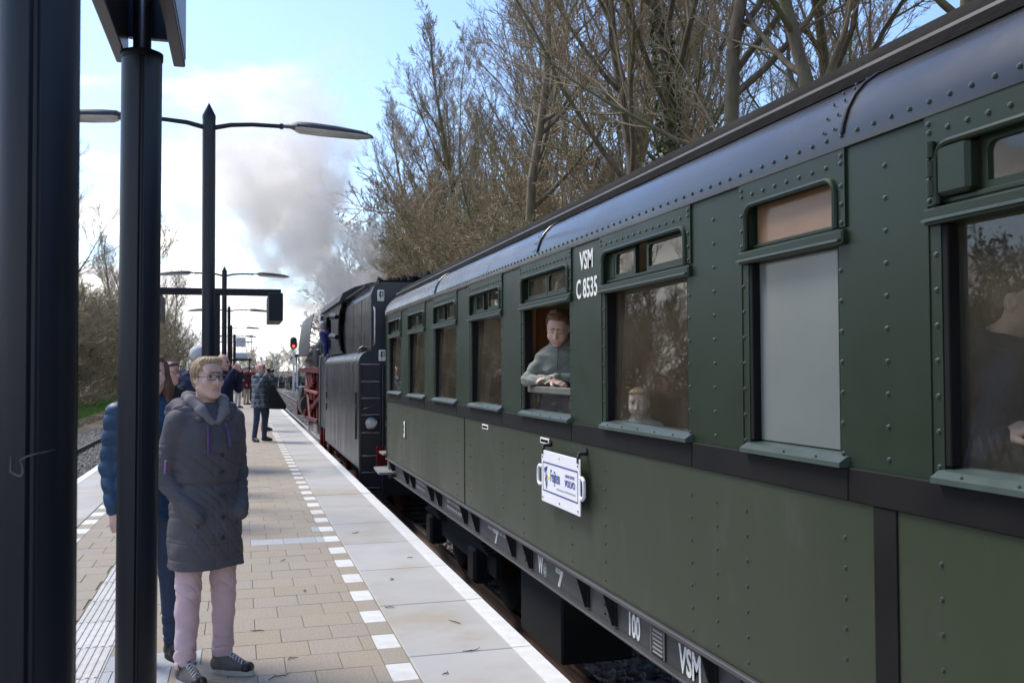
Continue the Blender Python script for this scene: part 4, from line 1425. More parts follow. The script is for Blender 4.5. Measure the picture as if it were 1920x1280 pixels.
for sx in (-1, 1):
    m = MB()
    pr = [(30.9, 2.05), (33.9, 2.05), (33.9, 3.0), (33.6, 3.2), (31.2, 3.2), (30.9, 3.0)]
    bent = []
    for k in range(7):
        z = 2.05 + 1.2 * k / 6
        bent.append((sx * (1.42 - 0.14 * (k / 6) ** 2), z))
    m.prism(bent + [(x - sx * 0.02, z) for x, z in reversed(bent)], 'y', 28.6, 33.9)
    m.build('smoke_deflector', mat['deflector'], loco)
    for yy in (29.6, 33.3):
        MB().tube((sx * 0.9, yy, 2.3), (sx * 1.38, yy, 2.5), 0.02, n=6).build('deflector_stay', mat['deflector'], loco)
        MB().tube((sx * 0.85, yy, 2.8), (sx * 1.33, yy, 2.9), 0.02, n=6).build('deflector_stay', mat['deflector'], loco)
# ================================================================== STATION FURNITURE
def fluted(mb, x, y, z0, z1, r, n=32, groove=(0.9,)):
    """aluminium post: round with vertical slots at the quarter points"""
    pts = []
    for k in range(n * 2):
        t = 2 * pi * k / (n * 2)
        rr = r
        q = (t / (pi / 2) + 0.15) % 1.0
        if min(q, 1 - q) < 0.055:
            rr = r * 0.90
        elif min(q, 1 - q) < 0.10:
            rr = r * 1.015
        pts.append((x + rr * cos(t), y + rr * sin(t)))
    mb.prism(pts, 'z', z0, z1, smooth=True)
    return mb


def sign_post(y, x, label, lean=0.0):
    t = thing('sign_post', label, 'post', (x, y, 0), R(20), group='posts carrying the long platform sign')
    fluted(MB(), 0, 0, 0.012, 2.81, 0.0725).build('post', mat['navy'], t, sharp=25)
    MB().lathe([(0.0755, 2.79), (0.0765, 2.80), (0.0765, 2.815), (0.06, 2.822), (0.03, 2.823)], n=32).build('cap_ring', mat['navy_d'], t)
    MB().lathe([(0.033, 2.82), (0.033, 3.42)], n=24).build('pipe', mat['steel'], t)
    MB().lathe([(0.13, 0.0), (0.13, 0.012), (0.08, 0.02)], n=24).build('base_flange', mat['navy_d'], t)
    t.rotation_euler = (0, lean, R(20))
    return t


near_post = sign_post(2.0, -0.375, 'dark navy metal post nearest the camera with a pale scratch')
sc_ = MB()
z = 0
pts = [(-0.028, 1.465), (-0.028, 1.437), (-0.018, 1.431), (-0.010, 1.429), (-0.006, 1.435), (-0.008, 1.450), (-0.012, 1.457), (0.000, 1.464), (0.012, 1.468), (0.030, 1.471), (0.048, 1.475)]
mat['scratch'] = M('bare_scratch', (0.13, 0.12, 0.105), 0.7)
c_ = cos(R(20))
# the scratch lies on the post's face that looks back along the platform
vs = []
for u_, z in pts:
    a = -pi / 2 + u_ / 0.0725 - R(20)
    vs.append((0.0735 * cos(a), 0.0735 * sin(a), z))
sc_.path(vs, [0.0008, 0.0016, 0.002, 0.0025, 0.002, 0.0014, 0.0014, 0.0016, 0.0012, 0.0008, 0.0004], 5)
sc_.build('scratch', mat['scratch'], near_post)
sign_post(3.84, -0.375, 'dark navy metal post with steel pipe in front of the woman in blue puffer', R(0.25))
# long double-sided sign board on top of both posts
mat['signblue'] = M('sign_blue', (0.018, 0.018, 0.06), 0.35)
mat['signunder'] = M('sign_casing', (0.030, 0.027, 0.035), 0.35, c2=(0.045, 0.04, 0.05), scale=3)
ps = thing('platform_sign', 'long dark double sided sign board lying across the tops of two navy posts', 'sign', (-0.342, 0, 0))
for sx in (-1, 1):
    x0 = 0.105 * sx
    MB().box(x0 - 0.022, x0 + 0.022, 0.7, 3.97, 2.812, 3.34, b=0.004).build('sign_panel', mat['signunder'], ps)
    MB().box(x0 + sx * 0.0225, x0 + sx * 0.0255, 0.73, 3.94, 2.835, 3.32).build('sign_face', mat['signblue'], ps)
for yy in (1.0, 2.9):
    MB().box(-0.0825, 0.0825, yy, yy + 0.05, 3.02, 3.28, b=0.003).build('spacer', mat['signblue'], ps)
MB().box(-0.0825, 0.0825, 3.93, 3.965, 2.905, 3.33, b=0.003).build('end_plate', mat['signblue'], ps)

mat['lampdark'] = M('lamp_housing', (0.018, 0.020, 0.024), 0.45, c2=(0.03, 0.032, 0.036), scale=5)
mat['lampbowl'] = M('lamp_bowl', (0.52, 0.52, 0.50), 0.2, c2=(0.42, 0.42, 0.41), scale=6, spec=0.7)


def lamp_proto():
    t = thing('platform_lamp', '', 'lamp post', (0, 0, 0), 0, 'double armed platform lamps')
    MB().lathe([(0.075, 0.0), (0.075, 4.60), (0.078, 4.60), (0.078, 4.64), (0.0, 4.80)], n=20).build('post', mat['navy'], t)
    for sx in (-1, 1):
        a = MB()
        a.path([(sx * 0.06, 0, 4.50), (sx * 0.25, 0, 4.545), (sx * 0.5, 0, 4.565), (sx * 0.86, 0, 4.565)], [0.030, 0.028, 0.026, 0.026], 10)
        a.lathe([(0.036, -0.02), (0.036, 0.02)], (sx * 0.84, 0, 4.565), axis='x', n=12)
        a.build('arm', mat['navy'], t)
        h = MB()
        # shallow boat-shaped housing
        secs = [(0.84, 0.035, 0.03, 4.565), (0.95, 0.05, 0.045, 4.565), (1.02, 0.13, 0.085, 4.555), (1.2, 0.15, 0.095, 4.545), (1.5, 0.15, 0.08, 4.535), (1.8, 0.12, 0.055, 4.520), (1.92, 0.08, 0.028, 4.508), (1.955, 0.03, 0.012, 4.50)]
        vs, fs, n = [], [], 14
        for x, w_, hh, zc in secs:
            for k in range(n):
                tt = pi * k / (n - 1)
                vs.append((sx * x, w_ * cos(tt), zc + hh * sin(tt) - 0.01))
        for i in range(len(secs) - 1):
            for k in range(n):
                k2 = (k + 1) % n
                fs.append((i * n + k, i * n + k2, (i + 1) * n + k2, (i + 1) * n + k))
        fs.append(tuple(range(n)))
        fs.append(tuple((len(secs) - 1) * n + k for k in range(n)))
        h.add(vs, fs, True)
        ho = h.build('lamp_housing', mat['lampdark'], t)
        bw = MB()
        secs = [(1.00, 0.10, 0.025), (1.06, 0.135, 0.045), (1.3, 0.14, 0.05), (1.75, 0.115, 0.045), (1.90, 0.075, 0.025), (1.93, 0.02, 0.008)]
        vs, fs = [], []
        for x, w_, hh in secs:
            zc = 4.552 - 0.05 * (x - 1.0)
            for k in range(n):
                tt = pi + pi * k / (n - 1)
                vs.append((sx * x, w_ * cos(tt), zc + hh * sin(tt) - 0.006))
        for i in range(len(secs) - 1):
            for k in range(n):
                k2 = (k + 1) % n
                fs.append((i * n + k, i * n + k2, (i + 1) * n + k2, (i + 1) * n + k))
        fs.append(tuple(range(n)))
        fs.append(tuple((len(secs) - 1) * n + k for k in range(n)))
        bw.add(vs, fs, True)
        bw.build('lamp_bowl', mat['lampbowl'], ho)
    return t


lp0 = lamp_proto()
spots = [(-0.375, 11.9, 'nearest double armed lamp post, standing behind the woman in the parka'), (-0.50, 30.7, 'second double armed lamp post, beyond the black portal sign'),
         (-0.58, 49.3, 'third double armed lamp post along the platform'), (-0.66, 70.0, 'fourth double armed lamp post along the platform'),
         (-0.62, 88.1, 'fifth double armed lamp post, near the platform clock'), (-0.6, 106.0, 'sixth lamp post of the row, small beyond the platform clock')]
for i, (x, y, lb) in enumerate(spots):
    o = lp0 if i == 0 else copy_tree(lp0)
    o.location = (x, y, 0)
    o['label'] = lb

# black portal with two hanging display boxes
po = thing('portal_sign', 'black portal frame with a hanging display box at each end', 'sign frame', (-0.42, 17.0, 0))
MB().box(-0.075, 0.075, -0.06, 0.06, 0, 2.88, b=0.01).build('post', mat['navy_d'], po)
MB().box(-1.08, 1.08, -0.06, 0.06, 2.88, 2.995, b=0.006).build('beam', mat['navy_d'], po)
for sx in (-1, 1):
    MB().box(sx * 0.97 - 0.115, sx * 0.97 + 0.115, -0.75, 0.75, 2.42, 2.879, b=0.008).build('display_box', mat['navy_d'], po)

# platform clock
mat['clockface'] = M('clock_face', (0.70, 0.68, 0.66), 0.4)
ck = thing('platform_clock', 'square white platform clock on a dark pole among the far lamp posts', 'clock', (-0.02, 66, 0))
MB().tube((-0.38, 0.3, 0), (-0.38, 0.3, 3.95), 0.06, n=12).build('pole', mat['navy'], ck)
MB().box(-0.38, -0.3, 0.25, 0.35, 3.5, 3.56).build('bracket', mat['navy'], ck)
MB().box(-0.31, 0.31, 0.0, 0.22, 3.12, 3.75, b=0.03).build('case', mat['white'], ck)
MB().lathe([(0.26, -0.004), (0.26, 0.002)], (0, 0, 3.435), axis='y', n=28).build('dial', mat['clockface'], ck)
tk = MB()
for k in range(12):
    a = 2 * pi * k / 12
    tk.prism([(0.21 * sin(a) - 0.012 * cos(a), 3.435 + 0.21 * cos(a) + 0.012 * sin(a)), (0.21 * sin(a) + 0.012 * cos(a), 3.435 + 0.21 * cos(a) - 0.012 * sin(a)),
              (0.25 * sin(a) + 0.012 * cos(a), 3.435 + 0.25 * cos(a) - 0.012 * sin(a)), (0.25 * sin(a) - 0.012 * cos(a), 3.435 + 0.25 * cos(a) + 0.012 * sin(a))], 'y', -0.008, -0.003)
tk.build('hour_marks', mat['black'], ck)
hd = MB()
for a, l_, w_ in ((R(80), 0.14, 0.016), (R(55), 0.20, 0.012)):
    hd.prism([(-w_ * cos(a), 3.435 + w_ * sin(a)), (w_ * cos(a), 3.435 - w_ * sin(a)), (l_ * sin(a) + w_ * 0.6 * cos(a), 3.435 + l_ * cos(a)), (l_ * sin(a) - w_ * 0.6 * cos(a), 3.435 + l_ * cos(a))], 'y', -0.012, -0.009)
hd.build('hands', mat['red'], ck)

# waiting shelter on the platform
sh = thing('waiting_shelter', 'small glazed waiting shelter with flat dark roof far along the platform', 'shelter', (-0.1, 92, 0))
MB().box(-1.0, 1.1, -0.3, 3.5, 2.45, 2.60, b=0.02).build('roof', mat['navy_d'], sh)
for xx in (-0.85, 0.85):
    for yy in (0, 3.2):
        MB().box(xx - 0.05, xx + 0.05, yy - 0.05, yy + 0.05, 0, 2.45).build('post', mat['navy'], sh)
MB().box(-0.80, 0.80, 1.55, 1.57, 0.2, 2.4).build('pane', mat['glass'], sh)
MB().box(-0.6, 0.7, 0.2, 2.8, 2.61, 3.2, b=0.05).build('roof_unit', mat['white'], sh)

# colour light signal
mat['sigred'] = emit_mat('signal_red', (1.0, 0.05, 0.03), 1.6)
sg_ = thing('railway_signal', 'black signal head showing red on a white pole beside the track', 'signal', (4.98, 97, 0.25))
MB().tube((0, 0, -0.9), (0, 0, 3.2), 0.10, n=12).build('pole', mat['white'], sg_)
hp = [(0.33 * cos(2 * pi * k / 24), 3.95 + (0.28 if sin(2 * pi * k / 24) > 0 else -0.28) + 0.33 * sin(2 * pi * k / 24)) for k in range(24)]
MB().prism(hp, 'y', -0.03, 0.03).build('backboard', mat['black'], sg_)
for zz_, mm in ((4.25, 'black'), (3.95, 'black'), (3.65, 'sigred')):
    MB().lathe([(0.135, -0.05), (0.13, -0.06), (0.02, -0.065)], (0, 0, zz_), axis='y', n=16).build('lens', mat[mm], sg_)
    hh = MB()
    hh.path([(0.15 * cos(t), -0.14, zz_ + 0.15 * sin(t)) for t in (0.2, 0.8, 1.57, 2.3, 2.94)], 0.015, 5)
    hh.build('hood', mat['black'], sg_)
MB().tube((0.45, 2, -0.9), (0.45, 2, 2.0), 0.06, n=10).build('side_pole', mat['white'], sg_)

bs_ = thing('diamond_sign', 'small blue diamond shaped trackside sign low beside the locomotive', 'sign', (5.0, 88, 0))
MB().tube((0, 0, -0.95), (0, 0, -0.35), 0.03, n=8).build('stake', mat['steel'], bs_)
MB().prism([(0, 0.18), (0.26, -0.08), (0, -0.34), (-0.26, -0.08)], 'y', -0.06, -0.03).build('plate', M('blue_plate', (0.04, 0.12, 0.42), 0.5), bs_)

# far canopy, station building, crossing and fence
mat['brick'] = M('brick_wall', (0.20, 0.12, 0.085), 0.9, c2=(0.15, 0.09, 0.065), scale=3, bump=0.2)
mat['roofdark'] = M('canopy_dark', (0.045, 0.05, 0.045), 0.6)
cp = thing('platform_canopy', 'dark curved canopy roof on thin columns at the far platform', 'canopy', (11.0, 126, 0))
pr = [(-5.0, 3.0), (-4.6, 3.45), (-3.0, 3.75), (0, 3.95), (6, 3.9), (6, 3.55), (0, 3.6), (-3.0, 3.4), (-4.6, 3.05)]
MB().prism(pr, 'y', 0, 14).build('roof', mat['roofdark'], cp)
for xx in (-3.8, 0, 4):
    for yy in (1, 7, 13):
        MB().tube((xx, yy, -1.0), (xx, yy, 3.5), 0.08, n=8).build('column', mat['navy'], cp)
hb = thing('station_building', 'low brown brick building with dull olive roof behind the far crowd', 'building', (19, 150, 0))
MB().box(-9, 8, 0, 9, -1.2, 3.0).build('wall', mat['brick'], hb)
MB().prism([(-9.6, 3.0), (8.6, 3.0), (7.2, 5.4), (-8.2, 5.4)], 'y', -0.5, 9.5).build('roof', M('roof_olive', (0.15, 0.135, 0.085), 0.9, c2=(0.11, 0.095, 0.07), scale=2), hb)
for k in range(5):
    wo_ = MB().box(-7.5 + k * 3.2, -6.3 + k * 3.2, -0.06, 0.05, 0.4, 1.9).build('window', mat['white'], hb)
    MB().box(-7.4 + k * 3.2, -6.4 + k * 3.2, -0.08, -0.061, 0.5, 1.8).build('pane', mat['glass'], wo_)
mat['asphalt'] = M('asphalt', (0.06, 0.06, 0.06), 0.9, c2=(0.08, 0.08, 0.08), scale=3)
cr = MB()
cr.box(-30, 60, 135, 141, -0.9, -0.745)
tag(cr.build('crossing_road', mat['asphalt']), kind='structure')
fe = thing('hedge_fence', 'dark green fence running from the platform end to the crossing', 'fence', (0, 0, 0))
for k in range(9):
    a = (1.9 + 0.5 * k, 127 + 0.9 * k)
    MB().box(a[0] - 0.04, a[0] + 0.04, a[1] - 0.04, a[1] + 0.04, -0.9, 0.5).build('post', mat['roofdark'], fe)
mat['market'] = M('stall_white', (0.7, 0.72, 0.75), 0.6)
mat['stallblue'] = M('stall_blue', (0.05, 0.16, 0.5), 0.6)
for k, (x, y, mm, lb) in enumerate(((9.0, 143, 'market', 'white party tent beyond the crowd at the crossing'), (12.4, 142, 'stallblue', 'blue party tent beyond the crowd at the crossing'))):
    s_ = thing('market_tent', lb, 'tent', (x, y, 0), 0)
    MB().prism([(-1.6, 0.9), (1.6, 0.9), (1.6, 1.15), (0, 2.0), (-1.6, 1.15)], 'y', -1.5, 1.5).build('canopy', mat[mm], s_)
    for xx in (-1.5, 1.5):
        for yy in (-1.4, 1.4):
            MB().tube((xx, yy, -1.1), (xx, yy, 0.9), 0.04, n=6).build('pole', mat['white'], s_)
# slim far masts
for k, (x, y, h) in enumerate(((1.1, 112, 5.2), (2.3, 118, 2.8), (4.2, 131, 3.0))):
    s_ = thing('mast', ['tall thin grey mast near the far platform end', 'short white marker pole at the platform end', 'short white pole by the crossing'][k], 'pole', (x, y, 0))
    MB().tube((0, 0, -0.9 if k else 0), (0, 0, h), 0.05 if k == 0 else 0.09, n=8).build('shaft', mat['white'] if k else mat['steel'], s_)
    MB().box(-0.14, 0.14, -0.03, 0.03, h, h + 0.3).build('head', mat['white'], s_)
# ================================================================== TREES AND SHRUBS
mat['bark'] = M('bark', (0.21, 0.17, 0.115), 0.95, c2=(0.10, 0.082, 0.06), scale=6, stretch=(1, 1, 0.3), c3=(0.13, 0.135, 0.055), scale3=0.5, lo3=0.42, hi3=0.62, bump=0.4, bscale=14)
mat['twig'] = M('twig', (0.35, 0.265, 0.165), 0.9, c2=(0.25, 0.195, 0.125), scale=0.8, c3=(0.17, 0.155, 0.075), scale3=0.25, lo3=0.5, hi3=0.62)
mat['twig_olive'] = M('twig_olive', (0.37, 0.30, 0.18), 0.9, c2=(0.27, 0.205, 0.125), scale=0.7, c3=(0.14, 0.14, 0.06), scale3=0.4, lo3=0.45, hi3=0.65)
mat['ivy'] = M('ivy_leaf', (0.045, 0.075, 0.02), 0.5, c2=(0.08, 0.105, 0.035), scale=2.5, spec=0.4)
mat['leaf_olive'] = M('olive_leaf', (0.22, 0.19, 0.09), 0.7, c2=(0.15, 0.13, 0.065), scale=1.2, c3=(0.12, 0.10, 0.045), scale3=0.8, lo3=0.5, hi3=0.7)


def tubes(P0, P1, R0, R1, n):
    P0, P1 = np.asarray(P0, float), np.asarray(P1, float)
    R0, R1 = np.asarray(R0, float), np.asarray(R1, float)
    d = P1 - P0
    L = np.linalg.norm(d, axis=1, keepdims=True) + 1e-9
    d = d / L
    ref = np.where(np.abs(d[:, 2:3]) < 0.9, np.array([[0, 0, 1.0]]), np.array([[1.0, 0, 0]]))
    a = np.cross(d, ref)
    a /= np.linalg.norm(a, axis=1, keepdims=True) + 1e-9
    b = np.cross(d, a)
    t = 2 * np.pi * np.arange(n) / n
    ring = a[:, None] * np.cos(t)[None, :, None] + b[:, None] * np.sin(t)[None, :, None]
    v0 = P0[:, None] + ring * R0[:, None, None]
    v1 = P1[:, None] + ring * R1[:, None, None]
    V = np.concatenate([v0, v1], 1).reshape(-1, 3)
    k = np.arange(n)
    q = np.stack([k, (k + 1) % n, n + (k + 1) % n, n + k], 1)
    F = (q[None] + (2 * n * np.arange(len(P0)))[:, None, None]).reshape(-1, 4)
    return V, F


def grow(seed, H, stems=1, spread=0.35, limbs=15, sub=(8, 6, 4), low=0.3, r0=0.2, up=0.35, lens=(0.31, 0.45, 0.45, 0.5), wob=0.10, lean=0.05, basew=0.15, tw=1.0):
    """returns segment lists per level: 0 trunk, 1 limbs, 2.. branches and twigs"""
    q = random.Random(seed)
    seg = [[] for _ in range(5)]

    def branch(p, d, L, r, lev, nseg):
        pts = [(p, r)]
        step = L / nseg
        cur, dr = Vector(p), Vector(d).normalized()
        for i in range(nseg):
            w_ = wob * (1.0 + 0.15 * lev)
            dr = dr + Vector((q.gauss(0, w_), q.gauss(0, w_), q.gauss(0, w_) + up * (0.16 if lev else 0.05)))
            dr.normalize()
            nxt = cur + dr * step
            t = (i + 1) / nseg
            rr = max(r * (1 - 0.80 * t), 0.0062 * tw)
            seg[lev].append((cur[:], nxt[:], pts[-1][1], rr))
            cur = nxt
            pts.append((cur.copy(), rr))
        return pts, dr

    def children(pts, d, L, r, lev):
        if lev >= 4:
            return
        nch = [limbs, *sub][lev]
        n = len(pts) - 1
        for k in range(nch):
            lo = low if lev == 0 else 0.18
            t = lo + (1 - lo) * (k + q.random()) / nch
            i = min(int(t * n), n - 1)
            f = t * n - i
            p = Vector(pts[i][0]).lerp(Vector(pts[i + 1][0]), f)
            pr = pts[i][1] * (1 - f) + pts[i + 1][1] * f
            ax = (Vector(pts[i + 1][0]) - Vector(pts[i][0])).normalized()
            az = q.uniform(0, 2 * pi)
            o1 = ax.orthogonal().normalized()
            o2 = ax.cross(o1)
            side = o1 * cos(az) + o2 * sin(az)
            ang = q.uniform(0.45, 1.0) if lev == 0 else q.uniform(0.35, 0.85)
            if lev == 0:
                ang = R(52) - (t - low) / (1 - low) * R(27) + q.gauss(0, 0.12)
            dd = ax * cos(ang) + side * sin(ang)
            l2 = L * lens[lev] * q.uniform(0.65, 1.2)
            if lev == 0:
                l2 *= (1.15 - 0.65 * (t - low) / (1 - low)) * (1 + spread)
            else:
                l2 *= 1.1 - 0.5 * t
            pp, d2 = branch(p, dd, l2, max(pr * (0.55 if lev == 0 else 0.6), 0.011 * tw), lev + 1, (8, 6, 4, 2)[lev])
            children(pp, d2, l2, pr * 0.5, lev + 1)

    for s in range(stems):
        a = 2 * pi * (s + q.random()) / stems
        off = Vector((cos(a), sin(a), 0)) * (basew * (stems > 1))
        ln_ = lean if stems == 1 else 0.28
        d = Vector((cos(a) * ln_ * q.uniform(.5, 1.4), sin(a) * ln_ * q.uniform(.5, 1.4), 1))
        h = H * (1 if stems == 1 else q.uniform(0.7, 1.0))
        pts, d = branch(off, d, h, r0 * (1 if stems == 1 else q.uniform(0.5, 1)), 0, 12)
        children(pts, d, h, r0, 0)
    return seg


def tree_meshes(name, seg, mt, mw, split=2):
    def pack(levels):
        V, F, o = [], [], 0
        for lv in levels:
            if not seg[lv]:
                continue
            a = seg[lv]
            v, f = tubes([s[0] for s in a], [s[1] for s in a], [s[2] for s in a], [s[3] for s in a], (9, 6, 4, 3, 3)[lv])
            V.append(v)
            F.append(f + o)
            o += len(v)
        return np.concatenate(V), np.concatenate(F)
    v, f = pack(range(0, split))
    a = rawmesh(name + '_trunk', v, f, mt, True)
    v, f = pack(range(split, 5))
    b = rawmesh(name + '_crown', v, f, mw, True)
    return a, b


def leaf_mesh(name, centers, size, m, seed):
    q = np.random.RandomState(seed)
    c = np.asarray(centers, float)
    n = len(c)
    d = q.normal(0, 1, (n, 3))
    d /= np.linalg.norm(d, axis=1, keepdims=True)
    e = np.cross(d, q.normal(0, 1, (n, 3)))
    e /= np.linalg.norm(e, axis=1, keepdims=True) + 1e-9
    s = (size * q.uniform(0.5, 1.3, n))[:, None]
    V = np.stack([c - d * s, c + e * s * 0.55, c + d * s, c - e * s * 0.55], 1).reshape(-1, 3)
    return rawmesh(name, V, np.arange(4 * n).reshape(-1, 4), m)


def ivy_points(seg, zmax, n, seed, rad=0.12, limbs=True):
    q = random.Random(seed)
    src = [s for s in seg[0] if s[0][2] < zmax]
    if limbs:
        src = src + [s for s in seg[1] if s[0][2] < zmax and q.random() < 0.35]
    out = []
    for _ in range(n):
        a, b, ra, rb = q.choice(src)
        t = q.random()
        p = Vector(a).lerp(Vector(b), t)
        h = max(0.0, 1 - p.z / (zmax * 1.15))
        sp_ = ra + rad * (0.4 + q.random() * (0.5 + h))
        th = q.uniform(0, 2 * pi)
        out.append((p.x + sp_ * cos(th), p.y + sp_ * sin(th), p.z + q.gauss(0, 0.08)))
    return out


protos = []
for k, kw in enumerate((dict(seed=1, H=19, r0=0.22, limbs=18, sub=(10, 7, 6), low=0.26, up=0.6, spread=0.05, wob=0.07),
                        dict(seed=2, H=18, r0=0.17, limbs=17, sub=(10, 7, 6), low=0.3, spread=-0.05, up=0.65, wob=0.07),
                        dict(seed=9, H=20, r0=0.25, limbs=16, sub=(10, 8, 6), low=0.34, spread=0.2, wob=0.09, up=0.6),
                        dict(seed=14, H=17, r0=0.15, limbs=12, sub=(9, 6, 6), low=0.35, spread=-0.05, stems=2, basew=0.3, up=0.65, wob=0.07))):
    sg = grow(**kw)
    protos.append((sg, *tree_meshes('bare_tree', sg, mat['bark'], mat['twig'])))
shr = []
for k, kw in enumerate((dict(seed=31, H=6.5, r0=0.06, stems=9, limbs=9, sub=(7, 5, 3), low=0.12, basew=0.7, wob=0.14, lens=(0.4, 0.45, 0.5, 0.5)),
                        dict(seed=32, H=5.0, r0=0.05, stems=11, limbs=8, sub=(7, 5, 3), low=0.08, basew=0.9, wob=0.16, lens=(0.42, 0.45, 0.5, 0.5)))):
    sg = grow(**kw)
    a, b = tree_meshes('shrub', sg, mat['twig_olive'], mat['twig_olive'], 1)
    pts = []
    q = random.Random(50 + k)
    for lv in (2, 3):
        for s in seg_ if False else sg[lv]:
            if q.random() < (0.25 if lv == 3 else 0.3):
                p = Vector(s[1])
                pts.append((p.x + q.gauss(0, .08), p.y + q.gauss(0, .08), p.z + q.gauss(0, .08)))
    shr.append((sg, a, b, leaf_mesh('shrub_leaves', pts, 0.075, mat['leaf_olive'], k)))
ivm = [leaf_mesh('ivy', ivy_points(protos[i][0], z, n, i + 5, 0.13, False), 0.07, mat['ivy'], i) for i, z, n in ((0, 7, 2600), (1, 6, 1800), (2, 9, 3000))]


def tree(i, x, y, z, s, rz, label, group='bare trees growing behind the train', ivy=None, name='bare_tree'):
    t = thing(name, label, 'tree', (x, y, z), rz, group)
    t.scale = (s, s, s)
    link('trunk', protos[i][1], t)
    link('crown', protos[i][2], t)
    if ivy is not None:
        link('ivy', ivm[ivy], t)
    return t


def shrub(i, x, y, z, s, rz, label, group, leaves=True):
    t = thing('shrub', label, 'shrub', (x, y, z), rz, group)
    t.scale = (s, s, s * 0.95)
    link('stem', shr[i][1], t)['kind'] = 'stuff'
    link('twigs', shr[i][2], t)
    if leaves:
        link('foliage', shr[i][3], t)
    return t


q = random.Random(77)
tree(2, 10.6, 23.0, 0.9, 1.0, 2.9, 'tall bare tree with ivy covered trunk rising behind the carriage roof', ivy=2)
tree(0, 11.8, 15.6, 1.0, 0.86, 2.0, 'bare tree with two thick mossy trunks above the frosted window')
gen = 'bare leafless tree in the long row behind the train'
rows = []
marks = [(1790, 1920, 'bare tree rising above the nearest carriage window'), (1580, 1700, 'bare tree rising above the green pillar right of the frosted window'), (1300, 1400, 'bare tree above the pillar between closed and frosted windows'),
         (1200, 1290, 'bare tree rising above the closed window beside the lettering'), (1085, 1130, 'bare tree rising above the white lettering on the carriage'), (985, 1070, 'bare tree rising above the open window with the boy'),
         (895, 940, 'bare tree above the fourth farthest carriage window'), (822, 860, 'bare tree above the third farthest carriage window'), (765, 800, 'bare tree above the second farthest carriage window'), (725, 755, 'bare tree above the far end of the carriage')]
y = 7.5
while y < 100:
    rows.append((q.uniform(8.6, 10.4) + max(0, y - 75) * 0.09, y))
    y += q.uniform(2.6, 4.0)
y = 5.0
while y < 102:
    rows.append((q.uniform(12.5, 16.0), y))
    y += q.uniform(3.0, 4.6)
y = 6.0
while y < 105:
    rows.append((q.uniform(19.0, 25.0), y))
    y += q.uniform(7.5, 10.5)
for k, (x, y) in enumerate(rows):
    if abs(y - 23) < 1.8 and x < 12 or abs(y - 15.6) < 1.4 and x < 12.5:
        continue
    i = q.choice((0, 1, 1, 2, 3, 3))
    uu = 452 + 1870 * x / (y * 0.9624 + x * 0.2716)
    lb = gen
    if x < 11.5:
        for mk in marks:
            if mk[0] <= uu <= mk[1]:
                lb = mk[2]
                marks.remove(mk)
                break
    s = q.uniform(0.72, 1.0) * (1.0 if x > 11 else 0.85) * (1.0 if y < 36 else 1.12 if y < 64 else 1.0 if y < 85 else 0.92)
    if y > 36:
        x += 2.4
    tree(i, x, y, 0.5 if x < 9.5 else 1.1, s, q.uniform(0, 6.28), lb, ivy=(i if i < 3 and q.random() < 0.35 else None))
# undergrowth on the embankment
y = 14.0
while y < 68:
    x = q.uniform(7.4, 9.5)
    shrub(q.choice((0, 1)), x, y, 0.2, q.uniform(0.65, 1.0) * (1.15 if y > 38 else 0.8), q.uniform(0, 6.28), 'tangled olive shrub on the embankment behind the train', 'shrubs on the embankment')
    y += q.uniform(2.6, 4.2) if y < 40 else q.uniform(3.2, 5.0)
y = 27.0
while y < 80:
    shrub(q.choice((0, 1)), q.uniform(10.0, 13.5), y, 0.6, q.uniform(1.35, 1.9), q.uniform(0, 6.28), 'tall olive thicket between the trees behind the train', 'thickets behind the train', False)
    y += q.uniform(2.6, 4.0)
# left belt beyond the other track
y = 44.0
while y < 150:
    x = -q.uniform(13.0, 15.5) + 0.012 * y
    shrub(q.choice((0, 1)), x, y, -0.95, q.uniform(1.25, 1.65), q.uniform(0, 6.28), 'dense olive brown shrub beyond the left hand track', 'shrubs beyond the left track', q.random() < 0.3)
    y += q.uniform(2.8, 4.4)
y = 40.0
while y < 150:
    x = -q.uniform(17.5, 22)
    tree(q.choice((0, 1, 3)), x, y, -1.0, q.uniform(0.6, 0.85), q.uniform(0, 6.28), 'bare tree behind the shrubs beyond the left hand track', 'bare trees beyond the left track')
    y += q.uniform(6, 10)
for y in (104, 112, 119, 127, 136, 146):
    tree(q.choice((0, 1)), q.uniform(-12.5, -9.5), y, -1.0, q.uniform(0.75, 0.95), q.uniform(0, 6.28), 'slender bare tree at the far end of the left hand belt', 'bare trees beyond the left track')
tree(2, -12.8, 72.0, -1.0, 0.88, 3.9, 'spreading bare tree overhanging the left hand track', 'bare trees beyond the left track')
for k in range(14):
    shrub(k % 2, -q.uniform(13.5, 16.5), 4 + k * 2.9, -1.0, q.uniform(0.85, 1.15) if 2 < k < 9 else q.uniform(0.55, 0.8), q.uniform(0, 6.28), 'low shrub beyond the left track, mirrored in the carriage windows', 'shrubs beyond the left track')  # out of view; taller in the middle to darken the near window's reflection
tree(2, -12.5, 7.0, -1.0, 0.8, 1.0, 'bare tree beside the platform on the left, mirrored in the carriage windows', 'bare trees beyond the left track')
tree(0, -11.5, 12.5, -1.0, 0.75, 2.0, 'bare tree beside the platform on the left, mirrored in the carriage windows', 'bare trees beyond the left track')
